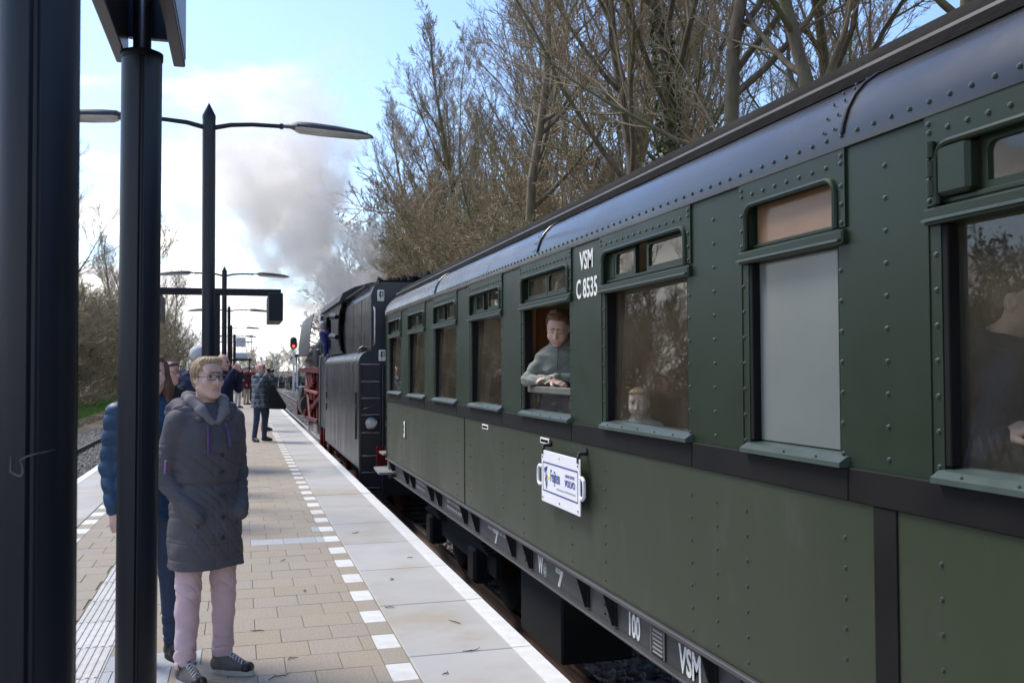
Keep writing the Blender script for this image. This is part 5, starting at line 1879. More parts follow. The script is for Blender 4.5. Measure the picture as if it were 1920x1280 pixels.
# distant trees beyond the crossing
for k in range(26):
    x = -60 + k * 9 + q.uniform(-3, 3)
    y = q.uniform(185, 260)
    tree(q.choice((0, 1, 2, 3)), x, y, -1.1, q.uniform(0.35, 0.6) if x < 25 else q.uniform(.5, .8), q.uniform(0, 6.28), 'small distant bare tree on the skyline past the crossing', 'distant bare trees')
for k in range(22):
    shrub(q.choice((0, 1)), -40 + k * 6 + q.uniform(-2, 2), q.uniform(170, 200), -1.1, q.uniform(1.0, 1.5), q.uniform(0, 6.28), 'distant brown shrub beyond the level crossing', 'distant shrubs', False)

# ================================================================== STEAM
def steam_mat(name, L, r0, r1, dens, nscale, colr, soft=0.55, fade=(0.75, 1.0)):
    """density inside a cone along local z: ragged edge from noise, thinner with distance"""
    m = bpy.data.materials.new(name)
    m.use_nodes = True
    t = m.node_tree
    t.nodes.clear()
    out = t.nodes.new('ShaderNodeOutputMaterial')
    pv = t.nodes.new('ShaderNodeVolumePrincipled')
    pv.inputs['Color'].default_value = (*colr, 1)
    pv.inputs['Anisotropy'].default_value = 0.1
    tcn = t.nodes.new('ShaderNodeTexCoord')
    s = t.nodes.new('ShaderNodeSeparateXYZ')
    t.links.new(tcn.outputs['Object'], s.inputs[0])
    rad = mth(t, 'SQRT', mth(t, 'ADD', mth(t, 'MULTIPLY', s.outputs[0], s.outputs[0]), mth(t, 'MULTIPLY', s.outputs[1], s.outputs[1])))
    w = mth(t, 'DIVIDE', s.outputs[2], L)
    rz_ = mth(t, 'ADD', mth(t, 'MULTIPLY', w, r1 - r0), r0)
    e = mth(t, 'DIVIDE', rad, rz_)
    n = N(t, 'ShaderNodeTexNoise', i_Scale=nscale, i_Detail=6.0, i_Roughness=0.62, i_Distortion=0.4)
    t.links.new(tcn.outputs['Object'], n.inputs['Vector'])
    v = mth(t, 'SUBTRACT', mth(t, 'MULTIPLY', mth(t, 'SUBTRACT', n.outputs[0], 0.5), 3.0), e)
    d = maprange(t, v, -0.75, -0.75 + soft, 0.0, dens)
    d = mth(t, 'MULTIPLY', d, maprange(t, w, fade[0], fade[1], 1.0, 0.0))
    d = mth(t, 'MULTIPLY', d, maprange(t, w, 0.0, 0.06, 0.0, 1.0))
    d = mth(t, 'MULTIPLY', d, maprange(t, w, 0.0, 1.0, 1.0, 0.40))
    t.links.new(d, pv.inputs['Density'])
    t.links.new(pv.outputs[0], out.inputs['Volume'])
    return m


def steam(name, label, p0, p1, r0, r1, dens, nscale, soft=0.5, fade=(0.7, 1.0), colr=(1.0, 0.975, 0.94)):
    p0, p1 = Vector(p0), Vector(p1)
    L = (p1 - p0).length
    m = MB()
    m.lathe([(r0 * 1.2, 0), (r0 * 1.4 + (r1 - r0) * 0.25, L * 0.25), (r0 * 0.6 + r1 * 0.7, L * 0.6), (r1 * 1.15, L)], n=14)
    o = m.build(name, steam_mat(name + '_vapour', L, r0, r1, dens, nscale, colr, soft, fade))
    o.location = p0
    o.rotation_euler = (p1 - p0).to_track_quat('Z', 'Y').to_euler()
    return tag(o, label, 'steam', kind='stuff')


steam('steam_plume', 'white steam plume rising from the chimney and drifting left', (3.4, 32.4, 3.3), (-0.4, 31.0, 11.4), 1.4, 5.5, 1.35, 0.75, soft=0.42, fade=(0.5, 1.0))
steam('steam_wisp', 'thin white steam low beside the locomotive wheels', (2.0, 27.0, -0.6), (1.55, 24.0, 0.25), 0.2, 0.45, 0.7, 1.6)
# ================================================================== PEOPLE
import openvdb


class SDF:
    """blends round limbs, ellipsoids and lofted trunks into one smooth closed surface"""

    def __init__(s, vox):
        s.vox = vox
        s.p = []
        s.disp = []

    def cone(s, a, b, ra, rb=None, k=0.02, m=0, op=1):
        s.p.append(('c', np.array(a, float), np.array(b, float), ra, ra if rb is None else rb, k, m, op))

    def ell(s, c, r, k=0.02, m=0, op=1, rot=None):
        s.p.append(('e', np.array(c, float), np.array(r, float), rot, 0, k, m, op))

    def loft(s, prof, k=0.02, m=0, op=1, pw=2.2):
        s.p.append(('l', sorted(prof), pw, 0, 0, k, m, op))

    def chain(s, pts, rad, k=0.02, m=0):
        for i in range(len(pts) - 1):
            s.cone(pts[i], pts[i + 1], rad[i], rad[i + 1], k if i == 0 else min(k, 0.01) + 0.004, m)

    def bounds(s, q):
        if q[0] == 'c':
            r = max(q[3], q[4])
            return np.minimum(q[1], q[2]) - r, np.maximum(q[1], q[2]) + r
        if q[0] == 'e':
            r = np.full(3, q[2].max()) if q[3] is not None else q[2]
            return q[1] - r, q[1] + r
        P = q[1]
        lo = np.array([min(t[1] - t[3] for t in P), min(t[2] - t[4] for t in P), P[0][0]])
        hi = np.array([max(t[1] + t[3] for t in P), max(t[2] + t[4] for t in P), P[-1][0]])
        return lo, hi

    def dist(s, q, x, y, z):
        if q[0] == 'c':
            a, b = q[1], q[2]
            d = b - a
            L = max(float(d @ d), 1e-9)
            h = np.clip(((x - a[0]) * d[0] + (y - a[1]) * d[1] + (z - a[2]) * d[2]) / L, 0, 1)
            return np.sqrt((x - a[0] - h * d[0]) ** 2 + (y - a[1] - h * d[1]) ** 2 + (z - a[2] - h * d[2]) ** 2) - (q[3] + (q[4] - q[3]) * h)
        if q[0] == 'e':
            dx, dy, dz = x - q[1][0], y - q[1][1], z - q[1][2]
            if q[3] is not None:
                Rm = np.array(q[3])
                dx, dy, dz = (Rm[0, 0] * dx + Rm[1, 0] * dy + Rm[2, 0] * dz, Rm[0, 1] * dx + Rm[1, 1] * dy + Rm[2, 1] * dz, Rm[0, 2] * dx + Rm[1, 2] * dy + Rm[2, 2] * dz)
            r = q[2]
            k0 = np.sqrt((dx / r[0]) ** 2 + (dy / r[1]) ** 2 + (dz / r[2]) ** 2)
            k1 = np.sqrt((dx / r[0] ** 2) ** 2 + (dy / r[1] ** 2) ** 2 + (dz / r[2] ** 2) ** 2) + 1e-6
            return k0 * (k0 - 1) / k1
        P = np.array(q[1])
        zc = z[0, 0, :]
        f = [np.interp(zc, P[:, 0], P[:, i])[None, None, :] for i in (1, 2, 3, 4)]
        pw = q[2]
        d = ((np.abs((x - f[0]) / f[2]) ** pw + np.abs((y - f[1]) / f[3]) ** pw) ** (1 / pw) - 1) * np.minimum(f[2], f[3])
        return np.maximum(d, np.maximum(P[0, 0] - z, z - P[-1, 0]))

    def mesh(s, name, mats, adaptivity=0.0):
        B = [s.bounds(q) for q in s.p if q[-1] > 0]
        lo = np.min([b[0] for b in B], 0) - 4 * s.vox
        hi = np.max([b[1] for b in B], 0) + 4 * s.vox
        n = np.ceil((hi - lo) / s.vox).astype(int) + 1
        F = np.full(n, 0.2, np.float32)
        best = np.full(n, 0.2, np.float32)
        lab = np.zeros(n, np.uint8)
        ax = [lo[i] + s.vox * np.arange(n[i]) for i in range(3)]
        for q in s.p:
            k = q[5]
            b0, b1 = s.bounds(q)
            mg = k + 3 * s.vox + 0.012
            i0 = np.maximum(((b0 - mg - lo) / s.vox).astype(int), 0)
            i1 = np.minimum(((b1 + mg - lo) / s.vox).astype(int) + 2, n)
            if np.any(i1 <= i0):
                continue
            sl = tuple(slice(a, b) for a, b in zip(i0, i1))
            x, y, z = ax[0][sl[0]][:, None, None], ax[1][sl[1]][None, :, None], ax[2][sl[2]][None, None, :]
            d = s.dist(q, x, y, z).astype(np.float32)
            c = F[sl]
            if q[-1] > 0:
                h = np.maximum(k - np.abs(c - d), 0) / k
                F[sl] = np.minimum(c, d) - h * h * k * 0.25
                up = d < best[sl] - 1e-4
                best[sl] = np.where(up, d, best[sl])
                lab[sl] = np.where(up, q[6], lab[sl])
            else:
                h = np.maximum(k - np.abs(c + d), 0) / k
                F[sl] = np.maximum(c, -d) + h * h * k * 0.25
        if s.disp:
            x, y, z = ax[0][:, None, None], ax[1][None, :, None], ax[2][None, None, :]
            near = np.abs(F) < 0.05
            X, Y, Z = np.broadcast_to(x, n)[near], np.broadcast_to(y, n)[near], np.broadcast_to(z, n)[near]
            tot = 0
            for fn in s.disp:
                tot = tot + fn(X, Y, Z)
            F[near] += tot.astype(np.float32)
        g = openvdb.FloatGrid(0.2)
        g.copyFromArray(F)
        pts, tri, quad = g.convertToPolygons(0.0, adaptivity)
        pts = np.asarray(pts, np.float32)
        idx = np.clip(np.rint(pts).astype(int), 0, n - 1)
        pl = lab[idx[:, 0], idx[:, 1], idx[:, 2]]
        V = pts * s.vox + lo
        me = bpy.data.meshes.new(name)
        fs = [tuple(int(i) for i in f[::-1]) for f in quad] + [tuple(int(i) for i in f[::-1]) for f in tri]
        me.from_pydata(V.tolist(), [], fs)
        for mm in mats:
            me.materials.append(mm)
        me.polygons.foreach_set('use_smooth', np.ones(len(fs), bool))
        if len(mats) > 1:
            mi = np.array([sorted((pl[f[0]], pl[f[1]], pl[f[2]]))[1] for f in fs], np.int32)
            me.polygons.foreach_set('material_index', np.minimum(mi, len(mats) - 1))
        me.update()
        # outward normals
        p0 = me.polygons[0]
        vol = 0.0
        for p in list(me.polygons)[::max(1, len(me.polygons) // 400)]:
            vol += (p.center - Vector(V.mean(0))).dot(p.normal)
        if vol < 0:
            me.flip_normals()
        return me


def skinmat(name, c):
    m = M(name, c, 0.5, c2=tuple(x * 0.86 for x in c), scale=22, bump=0.05, bscale=120)
    bs = m.node_tree.nodes['Principled BSDF']
    bs.inputs['Subsurface Weight'].default_value = 0.15
    bs.inputs['Subsurface Radius'].default_value = (0.02, 0.008, 0.004)
    bs.inputs['Subsurface Scale'].default_value = 0.4
    return m


mat['skin'] = skinmat('skin', (0.66, 0.435, 0.345))
mat['skin_pink'] = skinmat('skin_pink', (0.58, 0.31, 0.24))
mat['skin_lightened'] = skinmat('skin_lightened', (0.70, 0.50, 0.42))  # skin colour lightened to offset the dim carriage interior
mat['eyewhite'] = M('eye_white', (0.62, 0.58, 0.55), 0.3)
mat['iris'] = M('iris', (0.035, 0.03, 0.028), 0.2)
mat['brow'] = M('brow', (0.26, 0.16, 0.095), 0.8)
mat['lip'] = M('lip', (0.52, 0.285, 0.23), 0.45)
mat['lens'] = glass_mat('spectacle_lens', (0.93, 0.93, 0.94), 0.8)
mat['hair_blond'] = M('hair_blond', (0.42, 0.285, 0.155), 0.5, c2=(0.29, 0.19, 0.10), scale=30, stretch=(1, 1, 0.15), bump=0.3, bscale=60)
mat['hair_brown'] = M('hair_brown', (0.16, 0.085, 0.042), 0.45, c2=(0.09, 0.045, 0.022), scale=30, stretch=(1, 1, 0.12), bump=0.3, bscale=60)
mat['hair_dark'] = M('hair_dark', (0.05, 0.032, 0.022), 0.5, c2=(0.025, 0.017, 0.012), scale=30, bump=0.3, bscale=60)
mat['hair_red'] = M('hair_auburn', (0.10, 0.032, 0.022), 0.5, c2=(0.06, 0.02, 0.015), scale=30, bump=0.3, bscale=60)
mat['hair_grey'] = M('hair_grey', (0.34, 0.33, 0.31), 0.6, c2=(0.22, 0.21, 0.20), scale=30, bump=0.3, bscale=60)
mat['wool_white'] = M('wool_white', (0.62, 0.62, 0.61), 0.9, c2=(0.52, 0.52, 0.51), scale=40, bump=0.5, bscale=90)


def cloth(name, c, c2=None, rough=0.85, sc=5.0, bump=0.25, bscale=26):
    return M(name, c, rough, c2=c2 or tuple(x * 0.7 for x in c), scale=sc, bump=bump, bscale=bscale, spec=0.3)


mat['parka'] = cloth('parka_charcoal', (0.098, 0.093, 0.100), (0.076, 0.072, 0.079), 0.75, bscale=16, bump=0.55)
mat['parka_lining'] = cloth('hood_lining', (0.21, 0.195, 0.20), (0.16, 0.15, 0.155), 0.95)
mat['pink'] = cloth('pink_denim', (0.60, 0.44, 0.46), (0.53, 0.385, 0.405), bscale=30, bump=0.2)
mat['purple'] = cloth('purple_cord', (0.16, 0.07, 0.21))
mat['sneaker'] = cloth('sneaker_grey', (0.13, 0.115, 0.105), (0.095, 0.083, 0.075), 0.55)
mat['sole'] = M('sole_cream', (0.50, 0.48, 0.43), 0.7, c2=(0.38, 0.36, 0.32), scale=20)
mat['lace'] = M('lace', (0.55, 0.53, 0.49), 0.9)
mat['puffer'] = cloth('puffer_navy', (0.022, 0.058, 0.115), (0.016, 0.043, 0.088), 0.42, bump=0.2, bscale=22)
mat['jeans'] = cloth('jeans_blue', (0.045, 0.06, 0.105), (0.032, 0.043, 0.078))
mat['jeans_dark'] = cloth('jeans_dark', (0.022, 0.032, 0.055))
mat['grey_trousers'] = cloth('trousers_grey', (0.035, 0.035, 0.04))
mat['cblack'] = cloth('cloth_black', (0.012, 0.012, 0.014), (0.02, 0.02, 0.022))
mat['cnavy'] = cloth('cloth_navy', (0.012, 0.02, 0.055), (0.009, 0.015, 0.04))
mat['cblue'] = cloth('cloth_blue', (0.04, 0.06, 0.28))
mat['cpurple'] = cloth('overall_violet', (0.05, 0.045, 0.16))
mat['cmaroon'] = cloth('cloth_maroon', (0.085, 0.018, 0.03))
mat['cbeige'] = cloth('cloth_beige', (0.42, 0.35, 0.27))
mat['cwhite'] = cloth('cloth_white', (0.55, 0.54, 0.52))
mat['cgrey'] = cloth('cloth_grey', (0.13, 0.13, 0.13))
mat['cred'] = cloth('cloth_red', (0.30, 0.03, 0.03))
mat['cgreen'] = cloth('cloth_green', (0.03, 0.06, 0.035))
mat['boyjacket'] = cloth('jacket_sage', (0.22, 0.235, 0.195), (0.165, 0.178, 0.148), 0.7, bump=0.35, bscale=16)
mat['shoe_black'] = M('shoe_black', (0.012, 0.011, 0.011), 0.5)
mat['shoe_brown'] = M('shoe_brown', (0.09, 0.04, 0.022), 0.5)


def plaid_mat():
    m = bpy.data.materials.new('plaid_flannel')
    m.use_nodes = True
    t = m.node_tree
    bs = t.nodes['Principled BSDF']
    bs.inputs['Roughness'].default_value = 0.9
    tcn = t.nodes.new('ShaderNodeTexCoord')
    s = t.nodes.new('ShaderNodeSeparateXYZ')
    t.links.new(tcn.outputs['Object'], s.inputs[0])

    def stripes(v, per, duty):
        f = mth(t, 'FRACT', mth(t, 'DIVIDE', v, per))
        return mth(t, 'LESS_THAN', f, duty)
    h = mth(t, 'ADD', s.outputs[0], mth(t, 'MULTIPLY', s.outputs[1], 0.7))
    a = stripes(h, 0.115, 0.45)
    b = stripes(s.outputs[2], 0.115, 0.45)
    both = mth(t, 'ADD', a, b)
    c = mixc(t, mth(t, 'MULTIPLY', both, 0.5), (0.014, 0.022, 0.030), (0.20, 0.25, 0.27))
    l1 = mth(t, 'MAXIMUM', stripes(mth(t, 'ADD', h, 0.03), 0.115, 0.07), stripes(mth(t, 'ADD', s.outputs[2], 0.03), 0.115, 0.07))
    c = mixc(t, mth(t, 'MULTIPLY', l1, 0.5), c, (0.4, 0.42, 0.42))
    t.links.new(c, bs.inputs['Base Color'])
    return m


mat['plaid'] = plaid_mat()


def hrot(yaw, pitch, roll=0.0):
    return np.array(Matrix.Rotation(yaw, 3, 'Z') @ Matrix.Rotation(pitch, 3, 'X') @ Matrix.Rotation(roll, 3, 'Y'))


def head_prims(S, c, Rm, sc=1.0, child=False, fine=True, down=False):
    """head centred on c, facing local -Y, turned by Rm"""
    c = np.array(c, float)

    def P(x, y, z):
        return c + Rm @ (np.array((x, y, z)) * sc)

    def E(p, r, k=0.02, m=0, op=1):
        S.ell(P(*p), np.array(r) * sc, k * sc, m, op, Rm)

    def C(a, b, ra, rb, k=0.012, m=0, op=1):
        S.cone(P(*a), P(*b), ra * sc, rb * sc, k * sc, m, op)
    E((0, 0.014, 0.035), (0.074, 0.094, 0.086), 0.02)
    if child:
        E((0, -0.022, -0.03), (0.063, 0.070, 0.074), 0.04)
        C((0, -0.060, -0.084), (0, -0.058, -0.082), 0.022, 0.022, 0.035)
        for sx in (-1, 1):
            E((sx * 0.036, -0.062, -0.032), (0.026, 0.024, 0.028), 0.02)
    else:
        E((0, -0.018, -0.035), (0.062, 0.072, 0.082), 0.04)
        C((0, -0.067, -0.098), (0, -0.064, -0.096), 0.021, 0.021, 0.035)
        for sx in (-1, 1):
            E((sx * 0.040, -0.060, -0.022), (0.024, 0.024, 0.025), 0.02)
            C((sx * 0.056, 0.0, -0.06), (sx * 0.022, -0.058, -0.095), 0.018, 0.014, 0.03)
    if fine:
        for sx in (-1, 1):
            E((sx * 0.032, -0.098, 0.012), (0.017, 0.020, 0.011), 0.014, 0, -1)
        C((-0.040, -0.074, 0.032), (0.040, -0.074, 0.032), 0.010, 0.010, 0.016)
        E((0, -0.055, 0.06), (0.05, 0.03, 0.04), 0.03)
        n0 = 0.8 if child else 1.0
        C((0, -0.083, 0.018), (0, -0.083 - 0.028 * n0, -0.026), 0.008, 0.0115 * n0, 0.012)
        for sx in (-1, 1):
            E((sx * 0.0125 * n0, -0.092, -0.029), (0.009, 0.012, 0.008), 0.008)
            E((sx * 0.032, -0.071, 0.011), (0.014, 0.0135, 0.0115), 0.004, 0 if down else 1)
            if down:
                C((sx * 0.019, -0.0835, 0.004), (sx * 0.044, -0.078, 0.004), 0.0024, 0.0022, 0.003, 2)
            else:
                E((sx * 0.032, -0.0815, 0.010), (0.0062, 0.005, 0.0065), 0.002, 2)
            C((sx * 0.018, -0.0845, 0.0215), (sx * 0.046, -0.0745, 0.0195), 0.0042, 0.004, 0.004)      # upper lids
            C((sx * 0.018, -0.0815, 0.001), (sx * 0.046, -0.073, 0.002), 0.0036, 0.003, 0.005)
            E((sx * 0.073, 0.012, -0.005), (0.010, 0.020, 0.030), 0.008)
            E((sx * 0.080, 0.006, -0.002), (0.006, 0.010, 0.017), 0.004, 0, -1)
        for sx in (-1, 1):
            C((sx * 0.016, -0.0875, 0.029), (sx * 0.046, -0.0775, 0.031), 0.0040, 0.0030, 0.004, 4)
        C((-0.019, -0.080, -0.0555), (0.019, -0.080, -0.0555), 0.0052, 0.0052, 0.006, 3)
        C((-0.008, -0.0855, -0.055), (0.008, -0.0855, -0.055), 0.0052, 0.0052, 0.006, 3)
        C((-0.016, -0.080, -0.0655), (0.016, -0.080, -0.0655), 0.0062, 0.0062, 0.006, 3)
        C((-0.022, -0.0885, -0.0605), (0.022, -0.0885, -0.0605), 0.0012, 0.0012, 0.003, 3, -1)
    else:
        C((0, -0.083, 0.018), (0, -0.108, -0.026), 0.009, 0.013, 0.012)
        for sx in (-1, 1):
            E((sx * 0.073, 0.012, -0.005), (0.010, 0.020, 0.030), 0.008)
            E((sx * 0.032, -0.086, 0.011), (0.012, 0.010, 0.008), 0.003, 2)
        C((-0.018, -0.084, -0.06), (0.018, -0.084, -0.06), 0.008, 0.008, 0.006, 3)
    return P


def hand_prims(S, w, d, n, sc=1.0, curl=0.5, side=1, m=0):
    """hand from wrist w along d, palm normal n (the way the fingers curl); side puts the thumb"""
    w, d, n = np.array(w, float), np.array(d, float), np.array(n, float)
    d /= np.linalg.norm(d)
    n = n - d * (n @ d)
    n /= np.linalg.norm(n)
    a = np.cross(d, n) * side
    S.cone(w, w + d * 0.03 * sc, 0.024 * sc, 0.026 * sc, 0.02, m)
    for i, (o, ln_) in enumerate(((-0.030, 0.062), (-0.010, 0.074), (0.010, 0.080), (0.030, 0.072))):
        k0 = w + d * 0.02 * sc + a * o * 0.6 * sc
        k1 = w + d * 0.088 * sc + a * o * sc
        S.cone(k0, k1, 0.015 * sc, 0.0115 * sc, 0.012, m)
        ang = curl * 0.9
        p = k1
        dirv = d
        for seg, fr in enumerate((0.45, 0.32, 0.23)):
            dirv = d * cos(ang) + n * sin(ang)
            q = p + dirv * ln_ * fr * sc
            S.cone(p, q, (0.0100 - 0.0008 * seg) * sc, (0.0094 - 0.001 * seg) * sc, 0.004, m)
            p = q
            ang += curl * 0.9
    t0 = w + d * 0.022 * sc + a * 0.022 * sc
    t1 = t0 + (d * 0.55 + a * 0.75 + n * 0.25) * 0.048 * sc
    t2 = t1 + (d * 0.85 + a * 0.25 + n * 0.45) * 0.038 * sc
    S.cone(t0, t1, 0.015 * sc, 0.0115 * sc, 0.012, m)
    S.cone(t1, t2, 0.0112 * sc, 0.009 * sc, 0.004, m)


def wr(amp, per, zlo, zhi, ph=0.0, sx=18.0, slope=0.0):
    """soft cross wrinkles between two heights"""
    def f(x, y, z):
        w = np.clip((z - zlo) / 0.06, 0, 1) * np.clip((zhi - z) / 0.06, 0, 1)
        t = np.sin(np.pi * (z + slope * x) / per + 1.4 * np.sin(sx * x + ph) + 1.1 * np.sin(sx * 0.8 * y + 2 * ph) + ph)
        return amp * w * (1.7 * np.exp(-(t / 0.33) ** 2) - 0.6)
    return f


def lump(amp, f0, ph=0.0):
    return lambda x, y, z: amp * (np.sin(f0 * x + 2.1 * np.sin(f0 * 0.55 * z + ph)) * np.sin(f0 * 0.8 * z + 1.7 * np.sin(f0 * 0.6 * y + ph)) + 0.6 * np.sin(f0 * 1.7 * (x * 0.7 + y) + 3 * np.sin(f0 * 0.9 * z)))


ARM_DOWN = {'R': [(-0.185, 0.0, 1.40), (-0.235, 0.03, 1.12), (-0.225, -0.06, 0.88)], 'L': [(0.185, 0.0, 1.40), (0.235, 0.03, 1.12), (0.225, -0.06, 0.88)]}
LEGS = {'R': [(-0.09, 0.0, 0.90), (-0.095, -0.01, 0.49), (-0.10, 0.02, 0.085)], 'L': [(0.09, 0.0, 0.90), (0.095, -0.01, 0.49), (0.10, 0.02, 0.085)]}
TORSO = [(0.62, 0, 0, 0.17, 0.12), (0.80, 0, 0, 0.18, 0.13), (0.95, 0, 0, 0.175, 0.125), (1.08, 0, 0, 0.16, 0.115), (1.22, 0, -0.005, 0.175, 0.12), (1.33, 0, 0, 0.185, 0.115), (1.40, 0, 0.005, 0.15, 0.095), (1.45, 0, 0.01, 0.07, 0.07)]


def scale_mesh(me, s):
    me.transform(Matrix.Scale(s, 4))
    return me


def person(label, loc, rz, H=1.70, skin='skin', hair=('hair_brown', 'short'), top='cblack', hem=0.78, wide=1.0, legs='jeans_dark', shoe='shoe_black', arms=None,
           head=(0, 0, 0), vox=0.012, group=None, leg=None, hands=True, glasses=False, lower=True, child=False, headsc=1.0, lean=0.0, disp=None, topmats=None, fine=None, tprof=None, sleeve=0.058,
           legdisp=None, shoefn=None, hand_curl=0.6, hand_dir=None, hoodie=False, hc=None, collar=True, down=False):
    arms = {**ARM_DOWN, **(arms or {})}
    leg = {**LEGS, **(leg or {})}
    fine = vox < 0.008 if fine is None else fine
    sc = H / 1.70
    Rm = hrot(*head)
    hc = np.array(hc if hc is not None else (0, -0.025, 1.585))
    # ---- body (one continuous skin)
    S = SDF(vox / sc)
    P = head_prims(S, hc, Rm, headsc, child, fine, down)
    nb = np.array((0, 0.015, 1.42))
    S.cone(P(0, 0.02, -0.055), nb, 0.050 * headsc, 0.058, 0.03)
    S.loft([(z, cx, cy, rx - 0.03, ry - 0.025) for z, cx, cy, rx, ry in [(0.84, 0, 0, 0.165, 0.115)] + [t for t in TORSO if t[0] > 0.9]], 0.03)
    for sd in 'RL':
        a = [np.array(p, float) for p in arms[sd]]
        S.cone(a[0], a[1], 0.040, 0.034, 0.03)
        S.cone(a[1], a[2], 0.034, 0.024, 0.02)
        if hands:
            d = a[2] - a[1]
            hd = (hand_dir or {}).get(sd)
            if hd:
                hand_prims(S, a[2], hd[0], hd[1], 0.95, hand_curl, hd[2] if len(hd) > 2 else (1 if sd == 'L' else -1))
            else:
                hand_prims(S, a[2], d, (0.2 * (1 if sd == 'R' else -1), 0.4, -0.2), 0.95, hand_curl, 1 if sd == 'R' else -1)
        if lower:
            l_ = [np.array(p, float) for p in leg[sd]]
            S.cone(l_[0], l_[1], 0.060, 0.040, 0.03)
            S.cone(l_[1], l_[2], 0.040, 0.028, 0.02)
            S.cone(l_[2], l_[2] + np.array((0, -0.02, -0.035)), 0.028, 0.024, 0.02)
    root = link('person', scale_mesh(S.mesh('person', [mat[skin], mat['eyewhite'], mat['iris'], mat['lip'], mat['brow']]), sc))
    root.location = loc
    root.rotation_euler = (lean, 0, rz)
    tag(root, label, 'person', group)
    # ---- hair
    hm, hs = hair
    if hs != 'bald' or hm:
        S = SDF(max(vox * 0.75, 0.0045) / sc)

        def HE(p, r, k=0.02, op=1):
            S.ell(P(*p), np.array(r) * headsc, k, 0, op, Rm)
        if hs == 'bald':
            HE((0, 0.045, 0.0), (0.079, 0.075, 0.05))
            HE((0, 0.0, 0.06), (0.078, 0.095, 0.07), 0.02, -1)
        elif hs == 'hat':
            HE((0, 0.012, 0.055), (0.092, 0.110, 0.098))
            HE((0, -0.03, -0.07), (0.12, 0.14, 0.09), 0.015, -1)
        else:
            HE((0, 0.019, 0.042), (0.0775, 0.094, 0.084))
            HE((0, 0.052, -0.01), (0.071, 0.058, 0.075), 0.03)
            if hs == 'quiff':
                for k in range(7):
                    t = -1 + k / 3
                    S.cone(P(0.050 * t, -0.050 + 0.02 * t * t, 0.104), P(0.053 * t + 0.010, -0.070 + 0.03 * t * t, 0.103 - 0.014 * t * t), 0.012 * headsc, 0.008 * headsc, 0.03)
            else:
                HE((0, -0.045, 0.088), (0.064, 0.045, 0.030), 0.02)
            # keep the face and ears clear
            HE((0, -0.085, -0.045), (0.070, 0.072, 0.124), 0.012, -1)
            for sx in (-1, 1):
                HE((sx * 0.085, 0.0, -0.03), (0.022, 0.030, 0.042), 0.010, -1)
            if hs == 'long':
                for sx in (-1, 1):
                    S.cone(P(sx * 0.070, 0.012, 0.05), P(sx * 0.090, 0.015, -0.08), 0.028, 0.036, 0.03)
                    S.cone(P(sx * 0.090, 0.015, -0.08), P(sx * 0.095, -0.02, -0.25), 0.036, 0.020, 0.03)
                    S.cone(P(sx * 0.05, 0.08, -0.05), P(sx * 0.075, 0.07, -0.26), 0.05, 0.03, 0.04)
        Ri = Rm.T

        def strands(x, y, z):
            q0, q1, q2 = x - hc[0], y - hc[1], z - hc[2]
            lx, ly, lz = (Ri[0, 0] * q0 + Ri[0, 1] * q1 + Ri[0, 2] * q2, Ri[1, 0] * q0 + Ri[1, 1] * q1 + Ri[1, 2] * q2, Ri[2, 0] * q0 + Ri[2, 1] * q1 + Ri[2, 2] * q2)
            an = np.arctan2(lx + 0.02 * np.sin(30 * lz), ly)
            return 0.0012 * np.sin(26 * an + 5 * np.sin(22 * lz)) + 0.0009 * np.sin(47 * an + 60 * lz)
        if hs != 'hat' and fine:
            S.disp.append(strands)
        link('hat' if hs == 'hat' else 'hair', scale_mesh(S.mesh('hair', [mat[hm]]), sc), root)
    # ---- upper garment
    S = SDF(vox / sc)
    prof = tprof or [(z, cx, cy, (rx + 0.012) * wide, (ry + 0.014) * wide) for z, cx, cy, rx, ry in [(hem, 0, 0, 0.19, 0.14)] + [t for t in TORSO if t[0] > hem + 0.05] if z >= hem]
    S.loft(prof, 0.03)
    for sd in 'RL':
        a = [np.array(p, float) for p in arms[sd]]
        S.cone(a[0] + np.array((0, 0, -0.005)), a[1], sleeve * 1.12, sleeve * 0.92, 0.022 if tprof else 0.05)
        S.cone(a[1], a[1] + (a[2] - a[1]) * (0.97 if hands else 1.1), sleeve * 0.92, sleeve * 0.74, 0.012)
    if collar:
        for k in range(10):
            t0, t1 = 2 * pi * k / 10, 2 * pi * (k + 1) / 10
            S.cone((0.062 * sin(t0), 0.015 - 0.058 * cos(t0), 1.445 + 0.018 * cos(t0 + pi)), (0.062 * sin(t1), 0.015 - 0.058 * cos(t1), 1.445 + 0.018 * cos(t1 + pi)), 0.022, 0.022, 0.02)
    if hoodie:
        S.ell((0, 0.10, 1.41), (0.12, 0.06, 0.08), 0.03)
    S.disp += disp if disp is not None else [lump(0.004, 24.0, 1.0)]
    link('jacket', scale_mesh(S.mesh('jacket', topmats or [mat[top]]), sc), root)
    # ---- trousers and shoes
    if lower:
        S = SDF(vox / sc)
        S.loft([(0.78, 0, 0, 0.155, 0.115), (0.90, 0, 0, 0.165, 0.12), (1.02, 0, 0, 0.15, 0.11)], 0.03)
        for sd in 'RL':
            l_ = [np.array(p, float) for p in leg[sd]]
            S.cone(l_[0] + np.array((0, 0, -0.02)), l_[1], 0.088, 0.064, 0.02)
            S.cone(l_[1], l_[2] + np.array((0, 0.008, 0.025)), 0.064, 0.052, 0.012)
        S.disp += legdisp or [wr(0.004, 0.06, 0.05, 0.3, 0.5), wr(0.003, 0.07, 0.42, 0.6, 1.5)]
        link('trousers', scale_mesh(S.mesh('trousers', [mat[legs]]), sc), root)
        for sd in 'RL':
            an = np.array(leg[sd][2], float)
            if shoefn:
                shoefn(root, an, sd, sc)
            else:
                shoe_mesh(root, an, sd, sc, mat[shoe], None, vox, 0.35 if sd == 'L' else -0.35)
